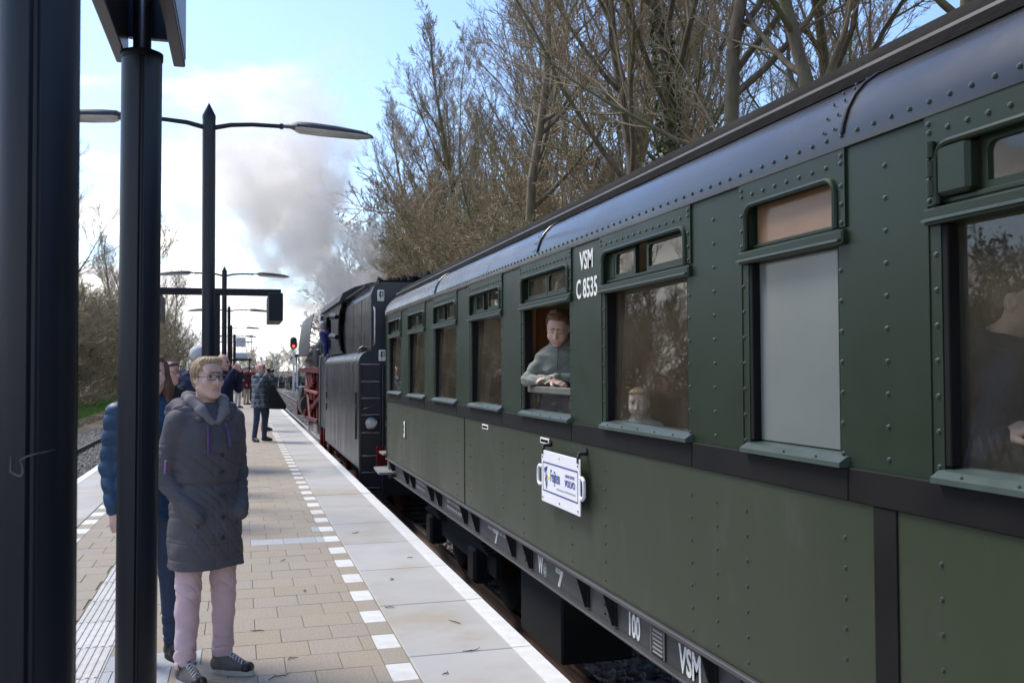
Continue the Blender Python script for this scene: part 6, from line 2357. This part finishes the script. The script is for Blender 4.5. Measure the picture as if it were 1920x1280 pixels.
    if glasses:
        spectacles(root, P, sc * headsc, sc)
    return root, P


def shoe_mesh(root, an, sd, sc, mu, ms, vox, toe):
    """shoe under ankle an, toe turned by toe radians"""
    S = SDF(max(0.006, vox * 0.8) / sc)
    T = np.array(Matrix.Rotation(toe, 3, 'Z'))

    def Q(x, y, z):
        return np.array((an[0], an[1], 0.0)) + T @ np.array((x, y, z))
    S.cone(Q(0, 0.035, 0.045), Q(0, -0.05, 0.045), 0.038, 0.042, 0.02)
    S.cone(Q(0, -0.05, 0.042), Q(0, -0.15, 0.034), 0.042, 0.032, 0.02)
    S.cone(Q(0, 0.01, 0.05), Q(0, 0.015, 0.105), 0.042, 0.045, 0.02)
    S.cone(Q(0, -0.01, 0.08), Q(0, -0.09, 0.055), 0.038, 0.03, 0.02)
    S.ell(Q(0, -0.06, -0.05), (0.25, 0.25, 0.052 if ms is None else 0.074), 0.004, 0, -1)
    o = link('shoe', scale_mesh(S.mesh('shoe', [mu]), sc), root)
    if ms is not None:
        out = []
        for k in range(24):
            t = 2 * pi * k / 24
            w = 0.049 - 0.008 * max(0, -sin(t)) if sin(t) < 0 else 0.045
            yy = 0.142 * sin(t) if sin(t) > 0 else 0.128 * sin(t)
            q = Q(w * cos(t), -0.062 + yy, 0)
            out.append((q[0] * sc, q[1] * sc))
        m = MB().prism(out, 'z', 0.001, 0.027 * sc, smooth=True)
        m.build('sole', ms, o)
    return o, Q


def spectacles(root, P, s, sc):
    f = MB()
    for sx in (-1, 1):
        pts = []
        for k in range(16):
            t = 2 * pi * k / 16
            ux = abs(cos(t)) ** 0.55 * (1 if cos(t) > 0 else -1)
            uz = abs(sin(t)) ** 0.55 * (1 if sin(t) > 0 else -1)
            pts.append(Vector(P(sx * 0.033 + 0.0265 * ux, -0.104 + 0.006 * abs(sx * 0.033 + 0.0265 * ux) / 0.06, 0.008 + 0.0155 * uz)) * sc)
        f.path(pts, 0.0016 * s, 6, closed=True)
        f.path([Vector(P(sx * 0.0595, -0.098, 0.014)) * sc, Vector(P(sx * 0.072, -0.085, 0.014)) * sc, Vector(P(sx * 0.080, 0.0, 0.012)) * sc, Vector(P(sx * 0.078, 0.02, 0.0)) * sc], 0.0019 * s, 6)
    f.path([Vector(P(-0.0085, -0.105, 0.012)) * sc, Vector(P(0, -0.107, 0.014)) * sc, Vector(P(0.0085, -0.105, 0.012)) * sc], 0.0021 * s, 6)
    g = f.build('spectacles', mat['black'], root)
    for sx in (-1, 1):
        m = MB()
        q = [Vector(P(sx * 0.033 + a, -0.1035, 0.008 + b)) * sc for a, b in ((-0.024, -0.013), (0.024, -0.013), (0.024, 0.013), (-0.024, 0.013))]
        nrm = (q[1] - q[0]).cross(q[3] - q[0]).normalized() * 0.001
        m.add([v - nrm for v in q] + [v + nrm for v in q], [(0, 1, 2, 3), (7, 6, 5, 4), (0, 4, 5, 1), (1, 5, 6, 2), (2, 6, 7, 3), (3, 7, 4, 0)])
        m.build('lens', mat['lens'], g)


def hair_strands(root, hc, Rm, hs, sc, n, ln, m, seed, part=0.3):
    """fine ribbons of hair lying on the scalp, swept back and to the side"""
    q = np.random.RandomState(seed)
    u = q.normal(0, 1, (n * 3, 3))
    u /= np.linalg.norm(u, axis=1, keepdims=True)
    keep = (u[:, 2] > -0.45) & ~((u[:, 1] < -0.35) & (u[:, 2] < 0.42)) & ~((np.abs(u[:, 0]) > 0.8) & (u[:, 2] < -0.1) & (u[:, 1] < 0.3))
    u = u[keep][:n]
    c0, rad = np.array((0, 0.019, 0.042)), np.array((0.0785, 0.095, 0.085))
    p = c0 + u * rad
    nr = u / rad
    nr /= np.linalg.norm(nr, axis=1, keepdims=True)
    flow = np.stack([0.55 + 0 * u[:, 0] + u[:, 0] * 0.5, 0.75 + 0.3 * u[:, 1], -0.25 - 0.6 * (1 - np.clip(u[:, 2], 0, 1))], 1) + q.normal(0, 0.28, u.shape)
    flow[u[:, 1] < -0.3, 1] *= -0.25
    flow -= nr * np.sum(flow * nr, 1, keepdims=True)
    flow /= np.linalg.norm(flow, axis=1, keepdims=True)
    sd_ = np.cross(nr, flow)
    L = (ln * q.uniform(0.5, 1.2, len(u)))[:, None]
    w = 0.0015
    pts = []
    for t, lift in ((0, 0.0), (0.5, 0.008), (1.0, 0.009)):
        b_ = p + flow * L * t - nr * (L * t) ** 2 * 5.0 + nr * lift * q.uniform(0.2, 1.2, (len(u), 1))
        pts += [b_ - sd_ * w * (1 - 0.7 * t), b_ + sd_ * w * (1 - 0.7 * t)]
    V = np.stack(pts, 1) * hs
    V = (V.reshape(-1, 3) @ Rm.T + np.array(hc)) * sc
    f = np.array([(0, 1, 3, 2), (2, 3, 5, 4)])
    F = (f[None] + 6 * np.arange(len(u))[:, None, None]).reshape(-1, 4)
    o = link('hair_strands', rawmesh('hair_strands', V, F, m), root)
    o['kind'] = 'stuff'
    return o


# ---------------------------------------------------------------- the woman in the parka
PARKA = [(0.612, 0.000, 0.000, 0.192, 0.172), (0.600, 0.000, 0.000, 0.196, 0.177), (0.750, 0.000, 0.000, 0.191, 0.172), (0.900, 0.000, 0.000, 0.181, 0.163), (1.000, 0.000, 0.000, 0.167, 0.152), (1.035, 0.000, 0.000, 0.161, 0.145),
         (1.070, 0.000, 0.000, 0.166, 0.148), (1.180, 0.000, -0.005, 0.175, 0.152), (1.280, 0.000, -0.005, 0.175, 0.145), (1.355, 0.000, 0.000, 0.153, 0.122), (1.410, 0.000, 0.008, 0.126, 0.100), (1.455, 0.000, 0.012, 0.074, 0.075)]


def groove(zc, w, a):
    return lambda x, y, z: a * np.exp(-((z - zc) / w) ** 2)


def placket(x, y, z):
    g = np.exp(-((x - 0.055) / 0.004) ** 2) + 0.7 * np.exp(-((x + 0.02) / 0.004) ** 2)
    return np.where((y < 0) & (z < 1.33), 0.0035 * g, 0.0)


arms_w = {'R': [(-0.150, 0.0, 1.365), (-0.208, 0.045, 1.075), (-0.110, -0.118, 0.890)], 'L': [(0.150, 0.0, 1.365), (0.208, 0.055, 1.075), (0.140, -0.115, 0.895)]}
legs_w = {'R': [(-0.088, 0.0, 0.90), (-0.100, -0.02, 0.49), (-0.105, 0.0, 0.085)], 'L': [(0.088, 0.0, 0.90), (0.105, 0.0, 0.49), (0.118, 0.035, 0.085)]}
TOES = {'R': 0.05, 'L': 0.55}


def sneaker(root, an, sd, sc):
    o, Q = shoe_mesh(root, an, sd, sc, mat['sneaker'], mat['sole'], 0.006, TOES[sd])
    la = MB()
    for k in range(5):
        y0, z0 = -0.045 - 0.017 * k, 0.114 - 0.0085 * k
        la.path([Vector(Q(-0.024, y0, z0 - 0.016)) * sc, Vector(Q(0, y0 - 0.006, z0 - 0.003)) * sc, Vector(Q(0.024, y0 - 0.014, z0 - 0.018)) * sc], 0.0035, 6)
        la.path([Vector(Q(0.024, y0, z0 - 0.016)) * sc, Vector(Q(0, y0 - 0.006, z0 - 0.001)) * sc, Vector(Q(-0.024, y0 - 0.014, z0 - 0.018)) * sc], 0.0035, 6)
    la.build('laces', mat['lace'], o)
    tc_ = SDF(0.006)
    tc_.cone(Q(-0.012, -0.150, 0.036), Q(0.012, -0.150, 0.036), 0.030, 0.030, 0.01)
    tc_.ell(Q(0, -0.15, -0.05), (0.2, 0.2, 0.076), 0.004, 0, -1)
    link('toe_cap', scale_mesh(tc_.mesh('toe_cap', [mat['shoe_black']]), sc), o)
    if sd == 'R':
        sb_ = MB()
        sb_.path([Vector(Q(-0.046, 0.0, 0.05)) * sc, Vector(Q(-0.045, -0.02, 0.095)) * sc, Vector(Q(0.0, -0.04, 0.118)) * sc, Vector(Q(0.045, -0.02, 0.095)) * sc], 0.008, 6)
        sb_.build('strap', mat['sneaker'], o)
        bk = MB()
        c0 = Vector(Q(-0.042, -0.030, 0.098)) * sc
        bk.path([c0 + Vector(v) * 0.012 for v in ((-1, -0.4, -1), (1, -0.4, -1), (1, 0.4, 1), (-1, 0.4, 1))], 0.0028, 6, closed=True)
        mat['brass'] = M('brass', (0.6, 0.42, 0.15), 0.35, 1.0)
        bk.build('buckle', mat['brass'], o)


woman, WP = person('blond woman with glasses in charcoal parka and pale pink trousers, hands in pockets', (-0.180, 5.34, 0), R(26), 1.69, hair=('hair_blond', 'quiff'),
                   tprof=PARKA, arms=arms_w, leg=legs_w, legs='pink', head=(R(6), R(1), R(-3)), vox=0.0052, hands=False, glasses=True, sleeve=0.060, topmats=[mat['parka']], headsc=0.90,
                   disp=[lump(0.0030, 19.0, 0.4), wr(0.0022, 0.11, 0.62, 1.0, 0.7, 14.0, 1.2), groove(1.035, 0.008, 0.007), groove(0.648, 0.004, 0.004), groove(0.735, 0.004, 0.003), groove(1.245, 0.004, 0.0035), placket, wr(0.0035, 0.05, 0.86, 1.06, 0.3, 9.0, 0.8), wr(0.003, 0.06, 1.05, 1.25, 1.2, 13.0, 0.6)],
                   legdisp=[wr(0.0045, 0.055, 0.05, 0.22, 0.5, 37, 0.7), wr(0.003, 0.07, 0.40, 0.60, 1.5, 29, 1.1), lump(0.004, 24, 2), lump(0.0022, 47, 0.3)], shoefn=sneaker, collar=False, hand_curl=0.5, hand_dir={'R': ((0.35, 0.30, -0.85), (0, 1, 0.3)), 'L': ((-0.35, 0.30, -0.85), (0, 1, 0.3))})
s_ = 1.685 / 1.70
hair_strands(woman, (0, -0.025, 1.585), hrot(R(6), R(1), R(-3)), 0.90, s_, 5200, 0.042, mat['hair_blond'], 3)
S = SDF(0.006)
S.cone((-0.115, 0.085, 1.415), (0.115, 0.085, 1.415), 0.062, 0.062, 0.05)
S.cone((-0.07, 0.13, 1.38), (0.07, 0.13, 1.38), 0.066, 0.066, 0.05)
for sx in (-1, 1):
    S.cone((sx * 0.115, 0.085, 1.42), (sx * 0.125, 0.0, 1.415), 0.052, 0.040, 0.04)
    S.cone((sx * 0.125, 0.0, 1.415), (sx * 0.075, -0.095, 1.375), 0.040, 0.026, 0.04)
S.ell((0, 0.01, 1.50), (0.078, 0.082, 0.10), 0.02, 0, -1)
S.disp += [lump(0.005, 34, 1.0), wr(0.003, 0.035, 1.3, 1.5, 0.2, 20)]
link('hood', scale_mesh(S.mesh('hood', [mat['parka']]), s_), woman)
S = SDF(0.0055)
for sx in (-1, 1):
    S.cone((0, 0.085, 1.490), (sx * 0.075, 0.06, 1.492), 0.026, 0.026, 0.02)
    S.cone((sx * 0.075, 0.06, 1.492), (sx * 0.085, -0.015, 1.470), 0.026, 0.030, 0.02)
    S.cone((sx * 0.085, -0.015, 1.470), (sx * 0.062, -0.085, 1.418), 0.030, 0.028, 0.02)
    S.cone((sx * 0.062, -0.085, 1.418), (sx * 0.018, -0.118, 1.360), 0.026, 0.018, 0.02)
S.disp += [lump(0.003, 45, 2.0)]
link('collar', scale_mesh(S.mesh('collar', [mat['parka_lining']]), s_), woman)
for sx, dz in ((-1, 0.16), (1, 0.12)):
    m = MB()
    m.path([Vector((sx * 0.050, -0.135, 1.352)) * s_, Vector((sx * 0.056, -0.158, 1.31)) * s_, Vector((sx * 0.060, -0.168, 1.352 - dz)) * s_], [0.0045, 0.005, 0.006], 7)
    m.build('drawstring', mat['purple'], woman)
for zc in (1.19, 1.10, 0.98, 0.87, 0.76):
    MB().lathe([(0.012, 0), (0.012, -0.004), (0.008, -0.007), (0.001, -0.007)], (0.018 * s_, -0.168 * s_ - (0.006 if zc < 1 else -0.006), zc * s_), axis='y', n=14).build('button', mat['black'], woman)
zp = MB()
zp.box(-0.300, -0.290, -0.012, 0.012, 1.115, 1.185, b=0.003)
zo = zp.build('sleeve_zip', mat['purple'], woman)
zo.matrix_local = Matrix.Translation((0.006, -0.028, 0.0)) @ Matrix.Rotation(R(8), 4, 'X')
MB().path([Vector((-0.150, -0.225, 0.80)), Vector((-0.153, -0.223, 0.765))], 0.0045, 6).build('zip_pull', mat['purple'], woman)
for sx in (-1, 1):
    m = MB()
    m.path([Vector((sx * 0.14, -0.130, 0.90)), Vector((sx * 0.125, -0.142, 0.86)), Vector((sx * 0.11, -0.148, 0.81))], 0.007, 6)
    m.build('pocket_welt', mat['parka'], woman)

# ---------------------------------------------------------------- woman in the blue puffer behind the post


def quilt(x, y, z):
    return -0.010 * np.abs(np.sin(np.pi * (z + 0.012 * np.sin(9 * x)) / 0.085)) ** 0.6 + 0.006


PUFF = [(0.800, 0.000, 0.000, 0.180, 0.160), (0.950, 0.000, 0.000, 0.189, 0.165), (1.100, 0.000, 0.000, 0.180, 0.160), (1.250, 0.000, 0.000, 0.180, 0.155), (1.340, 0.000, 0.000, 0.163, 0.130), (1.410, 0.000, 0.008, 0.114, 0.100), (1.460, 0.000, 0.012, 0.075, 0.080)]


def boot(root, an, sd, sc):
    o, Q = shoe_mesh(root, an, sd, sc, mat['shoe_black'], mat['cblack'], 0.006, 0.35 if sd == 'L' else -0.1)
    la = MB()
    for k in range(5):
        y0, z0 = -0.03 - 0.017 * k, 0.112 - 0.009 * k
        la.path([Vector(Q(-0.024, y0, z0 - 0.016)) * sc, Vector(Q(0, y0 - 0.006, z0 - 0.001)) * sc, Vector(Q(0.024, y0 - 0.014, z0 - 0.018)) * sc], 0.003, 6)
    la.build('laces', mat['cgrey'], o)


puffer_arms = {'R': [(-0.165, 0.0, 1.37), (-0.200, 0.03, 1.08), (-0.185, -0.05, 0.86)], 'L': [(0.165, 0.0, 1.37), (0.195, 0.05, 1.10), (0.11, -0.06, 1.06)]}
person('woman with long brown hair in quilted navy puffer coat, half hidden by the post', (-0.490, 5.74, 0), R(12), 1.71, hair=('hair_brown', 'long'), tprof=PUFF, top='puffer', legs='jeans',
       arms=puffer_arms, head=(R(6), R(3), 0), vox=0.0065, sleeve=0.064, disp=[quilt], shoefn=boot, hoodie=False, headsc=0.97, leg={'L': [(0.088, 0.0, 0.90), (0.11, -0.01, 0.49), (0.13, 0.0, 0.085)]})

# ---------------------------------------------------------------- other people on the platform
raise_cam = {'R': [(-0.19, 0.0, 1.39), (-0.25, -0.14, 1.18), (-0.07, -0.24, 1.47)], 'L': [(0.19, 0.0, 1.39), (0.27, -0.12, 1.18), (0.07, -0.26, 1.45)]}
fold = {'R': [(-0.185, 0.0, 1.39), (-0.225, -0.03, 1.13), (0.02, -0.19, 1.14)], 'L': [(0.185, 0.0, 1.39), (0.225, -0.03, 1.13), (-0.02, -0.20, 1.11)]}
pocket = {'R': [(-0.185, 0.0, 1.39), (-0.26, 0.05, 1.11), (-0.18, -0.12, 0.93)], 'L': [(0.185, 0.0, 1.39), (0.26, 0.05, 1.11), (0.18, -0.12, 0.93)]}
person('man with short auburn hair and glasses in a black coat behind the parka woman', (-0.735, 10.7, 0), R(52), 1.70, 'skin_pink', ('hair_red', 'short'), 'cblack', 0.75, vox=0.010, glasses=True, hands=True, fine=True)
person('tall person in white woollen hat and navy coat, partly behind the nearest lamp post', (-0.56, 13.4, 0), R(150), 1.90, 'skin', ('wool_white', 'hat'), 'cnavy', 0.70, vox=0.012, wide=1.08)
person('bald man in navy jacket holding a phone up to photograph the train', (-0.30, 16.3, 0), R(60), 1.86, 'skin_pink', (None, 'bald'), 'cnavy', 0.78, arms=raise_cam, vox=0.012, wide=1.1, legs='jeans_dark')
plaid, PP = person('bald man in plaid shirt photographing the train, black bag at his hip', (0.42, 22.4, 0), R(48), 1.76, 'skin_pink', (None, 'bald'), 'plaid', 0.74, arms=raise_cam, vox=0.011, glasses=True, wide=1.12, legs='jeans', fine=True,
                   leg={'R': [(-0.09, 0, 0.9), (-0.13, -0.01, 0.49), (-0.16, 0.02, 0.085)], 'L': [(0.09, 0, 0.9), (0.13, -0.01, 0.49), (0.16, 0.02, 0.085)]})
cm = thing('camera', 'black camera held up by the man in the plaid shirt', 'camera', (0.42, 22.4, 0), R(48))
MB().box(-0.075, 0.075, -0.30, -0.23, 1.545, 1.64, b=0.012).build('camera_body', mat['cblack'], cm)
MB().lathe([(0.035, -0.30), (0.04, -0.31), (0.04, -0.37), (0.03, -0.375)], (0, 0, 1.59), axis='y', n=16).build('lens', mat['black'], cm)
bgm = thing('shoulder_bag', 'black shoulder bag hanging beside the man in the plaid shirt', 'bag', (0.62, 22.15, 0), R(20))
b = MB()
b.prism([(-0.05, 1.22), (0.05, 1.28), (0.36, 0.80), (0.33, 0.72), (0.0, 0.74), (-0.08, 0.90)], 'y', -0.09, 0.09)
b.build('pouch', mat['cblack'], bgm)
MB().path([(0, -0.05, 1.22), (-0.10, -0.08, 1.40), (-0.2, 0.06, 1.48)], 0.015, 6).build('strap', mat['cblack'], bgm)
person('person in black coat standing just behind the man in plaid', (0.62, 26.2, 0), R(70), 1.66, 'skin_pink', ('hair_grey', 'short'), 'cblack', 0.72, vox=0.014)
person('child in bright blue clothes standing beside the far lamp posts', (-0.52, 50.5, 0), R(40), 1.28, 'skin', ('hair_blond', 'short'), 'cblue', 0.70, vox=0.018, legs='cblue')
person('woman in black coat and white trousers with folded arms', (-0.13, 42.0, 0), R(45), 1.76, 'skin_pink', ('hair_dark', 'long'), 'cblack', 0.82, arms=fold, vox=0.016, legs='cwhite', shoe='shoe_brown', wide=1.12)
person('woman in maroon coat and beige trousers', (0.24, 46.0, 0), R(45), 1.74, 'skin_pink', ('hair_dark', 'short'), 'cmaroon', 0.72, arms=pocket, vox=0.016, legs='cbeige', shoe='shoe_brown', wide=1.1)
person('person in dark red jacket behind the woman in maroon', (0.55, 50.5, 0), R(50), 1.74, 'skin_pink', ('hair_dark', 'short'), 'cred', 0.78, vox=0.018)
person('person in grey jacket far along the platform', (0.05, 58.0, 0), R(40), 1.72, 'skin', ('hair_grey', 'short'), 'cgrey', 0.75, vox=0.02)
person('person in beige coat far along the platform', (0.75, 62.0, 0), R(60), 1.70, 'skin', ('hair_brown', 'short'), 'cbeige', 0.70, vox=0.02)
person('person in black jacket at the far platform edge', (1.15, 69.0, 0), R(70), 1.76, 'skin', ('hair_dark', 'short'), 'cblack', 0.78, vox=0.02)

# ---------------------------------------------------------------- boy leaning out of the carriage window
bsc = 1.50 / 1.70
boy_arms = {'R': [(-0.140, 0.0, 1.33), (-0.25, -0.10, 1.145), (-0.03, -0.235, 1.135)], 'L': [(0.140, 0.0, 1.33), (0.23, -0.10, 1.14), (0.0, -0.20, 1.16)]}
boy, BP = person('boy in sage green jacket leaning with folded arms on the lowered carriage window', (2.13, 6.30, 0.53), R(-32), 1.50, 'skin', ('hair_brown', 'quiff'), 'boyjacket', 0.80, arms=boy_arms, down=True, head=(R(2), R(26), R(4)), vox=0.0055,
                 lower=True, child=True, headsc=1.15, hc=(0, -0.09, 1.54), wide=0.80, sleeve=0.052, disp=[lump(0.0055, 26, 0.6), wr(0.004, 0.045, 1.05, 1.25, 0.4, 12, 0.5)],
                 hand_dir={'R': ((0.85, -0.2, -0.15), (0, 0.3, -1)), 'L': ((-0.85, -0.25, 0.0), (0, 0.3, -1))}, hand_curl=0.35, legs='jeans_dark')
bz = MB()
bz.path([Vector((0.0, -0.100, 1.40)) * bsc, Vector((0.004, -0.128, 1.33)) * bsc, Vector((0.0, -0.140, 1.22)) * bsc], 0.004, 6)
bz.build('zip', mat['cgrey'], boy)
S = SDF(0.006)
for k in range(9):
    t0, t1 = -2.6 + 5.2 * k / 9, -2.6 + 5.2 * (k + 1) / 9
    S.cone((0.066 * sin(t0), -0.008 + 0.066 * cos(t0), 1.430), (0.066 * sin(t1), -0.008 + 0.066 * cos(t1), 1.430), 0.020, 0.020, 0.02)
S.disp.append(lump(0.003, 40, 1.0))
link('jacket_collar', scale_mesh(S.mesh('jacket_collar', [mat['boyjacket']]), bsc), boy)
hair_strands(boy, (0, -0.09, 1.54), hrot(R(2), R(26), R(4)), 1.15, 1.50 / 1.70, 3600, 0.03, mat['hair_brown'], 5)
person('small fair child looking out behind the glass of the closed window', (2.065, 4.79, 0.50), R(-40), 1.0, 'skin_lightened', ('hair_blond', 'short'), 'cwhite', 0.75, arms={'R': [(-0.15, 0, 1.36), (-0.19, 0.03, 1.12), (-0.12, -0.08, 0.95)], 'L': [(0.15, 0, 1.36), (0.19, 0.03, 1.12), (0.12, -0.08, 0.95)]}, head=(R(8), R(6), 0), vox=0.0052, child=True, headsc=1.24, fine=True, hc=(0, -0.04, 1.575))
wch, WCP = person('child in dark navy clothes seen in profile behind the nearest window', (2.165, 2.33, 0.50), R(48), 1.40, 'skin_lightened', ('hair_brown', 'short'), 'cnavy', 0.75, head=(R(6), R(4), 0), vox=0.007, child=True, headsc=1.10, fine=True,
                  arms={'R': [(-0.15, 0.0, 1.34), (-0.215, 0.10, 1.04), (-0.225, 0.02, 1.12)]}, hand_dir={'R': ((0.25, -0.75, 0.35), (0.5, -0.3, -0.6))}, hand_curl=0.5)
person('adult in dark clothes seen through the farthest carriage window', (2.35, 12.25, 0.50), R(-70), 1.62, 'skin_pink', ('hair_dark', 'short'), 'cblack', 0.75, vox=0.012)
person('child in white shirt standing behind the third farthest window', (2.32, 10.65, 0.50), R(-60), 1.22, 'skin', ('hair_grey', 'short'), 'cwhite', 0.75, vox=0.012)
person('child in pale pullover standing at the edge of the closed window', (2.28, 4.16, 0.50), R(-60), 1.18, 'skin', ('hair_brown', 'short'), 'cwhite', 0.75, vox=0.010)

# engine driver leaning out of the cab
person('engine driver with grey hair in violet overalls leaning from the locomotive cab', (2.24, 21.8, 1.10), R(-125), 1.70, 'skin', ('hair_grey', 'short'), 'cpurple', 0.75, vox=0.014, head=(R(-40), R(-8), 0), wide=1.05, lean=R(20))

# ---------------------------------------------------------------- crowd at the level crossing
cq = random.Random(99)
palette = ['cblack', 'cnavy', 'cgrey', 'cmaroon', 'cgreen', 'cblue', 'cbeige', 'cred', 'cwhite', 'jeans', 'cwhite', 'cbeige', 'cgrey']
bases = []
for k in range(5):
    o, _ = person('person standing in the distant crowd at the level crossing', (0, 0, -500 - 10 * k), 0, 1.65 + 0.04 * k, 'skin', (['hair_dark', 'hair_brown', 'hair_grey', 'hair_blond', 'hair_red'][k], 'short' if k != 1 else 'long'),
                  'cblack', 0.76, vox=0.034, arms=[None, fold, raise_cam, pocket, None][k], group='people in the distant crowd', hands=False, fine=False)
    bases.append(o)
n = 0
for row in range(4):
    for k in range(15):
        b0 = bases[n] if n < 5 else copy_tree(bases[cq.randrange(5)])
        x = 3.7 + k * 0.62 + cq.uniform(-0.3, 0.3) + row * 0.3
        b0.location = (x, 123 + row * 2.4 + cq.uniform(-1, 1), -0.82)
        b0.rotation_euler = (0, 0, cq.uniform(-1.2, 1.2))
        b0.scale = (1, 1, cq.uniform(0.94, 1.06))
        for ch in b0.children:
            st_ = ch.name.split('.')[0]
            if st_ in ('jacket', 'trousers'):
                ch.material_slots[0].link = 'OBJECT'
                ch.material_slots[0].material = mat[cq.choice(palette) if st_ == 'jacket' else cq.choice(('jeans', 'jeans_dark', 'cblack', 'cgrey', 'cbeige'))]
        n += 1
# ================================================================== SMALL THINGS
# fallen twigs on the platform
mat['deadtwig'] = M('fallen_twig', (0.045, 0.032, 0.024), 0.9)
tq = random.Random(12)
spots = [(1.20, 4.35, 0.1), (1.05, 5.05, 0.5), (1.32, 6.05, 2.0), (1.12, 7.4, 1.1), (1.40, 8.2, 0.2), (0.97, 6.55, 2.6), (0.28, 5.55, 0.5), (0.20, 5.25, 0.6), (0.45, 7.2, 1.6), (1.28, 5.42, 0.1), (0.1, 6.2, 2.9), (1.1, 9.6, .3), (0.55, 4.6, 1.2), (1.25, 3.7, 2.2), (0.35, 8.4, 0.9)]
for k, (x, y, a) in enumerate(spots):
    l_ = tq.uniform(0.025, 0.07)
    m = MB()
    p = [(-l_, 0, 0.003), (-l_ * 0.3, tq.uniform(-.02, .02), 0.006), (l_ * 0.4, tq.uniform(-.015, .02), 0.004), (l_, tq.uniform(-.02, .03), 0.008)]
    m.path(p, [0.002, 0.003, 0.0028, 0.0012], 5)
    if k % 2:
        m.path([p[1], (p[1][0] + 0.015, p[1][1] + 0.022, 0.007)], [0.002, 0.001], 5)
    o = m.build('fallen_twig', mat['deadtwig'])
    o.location = (x, y, 0.0015)
    o.rotation_euler = (0, 0, a)
    tag(o, 'small dark twig lying on the grey edge slabs' if x > 0.9 else 'small dark twig lying on the beige paving', 'twig', 'twigs fallen on the platform')
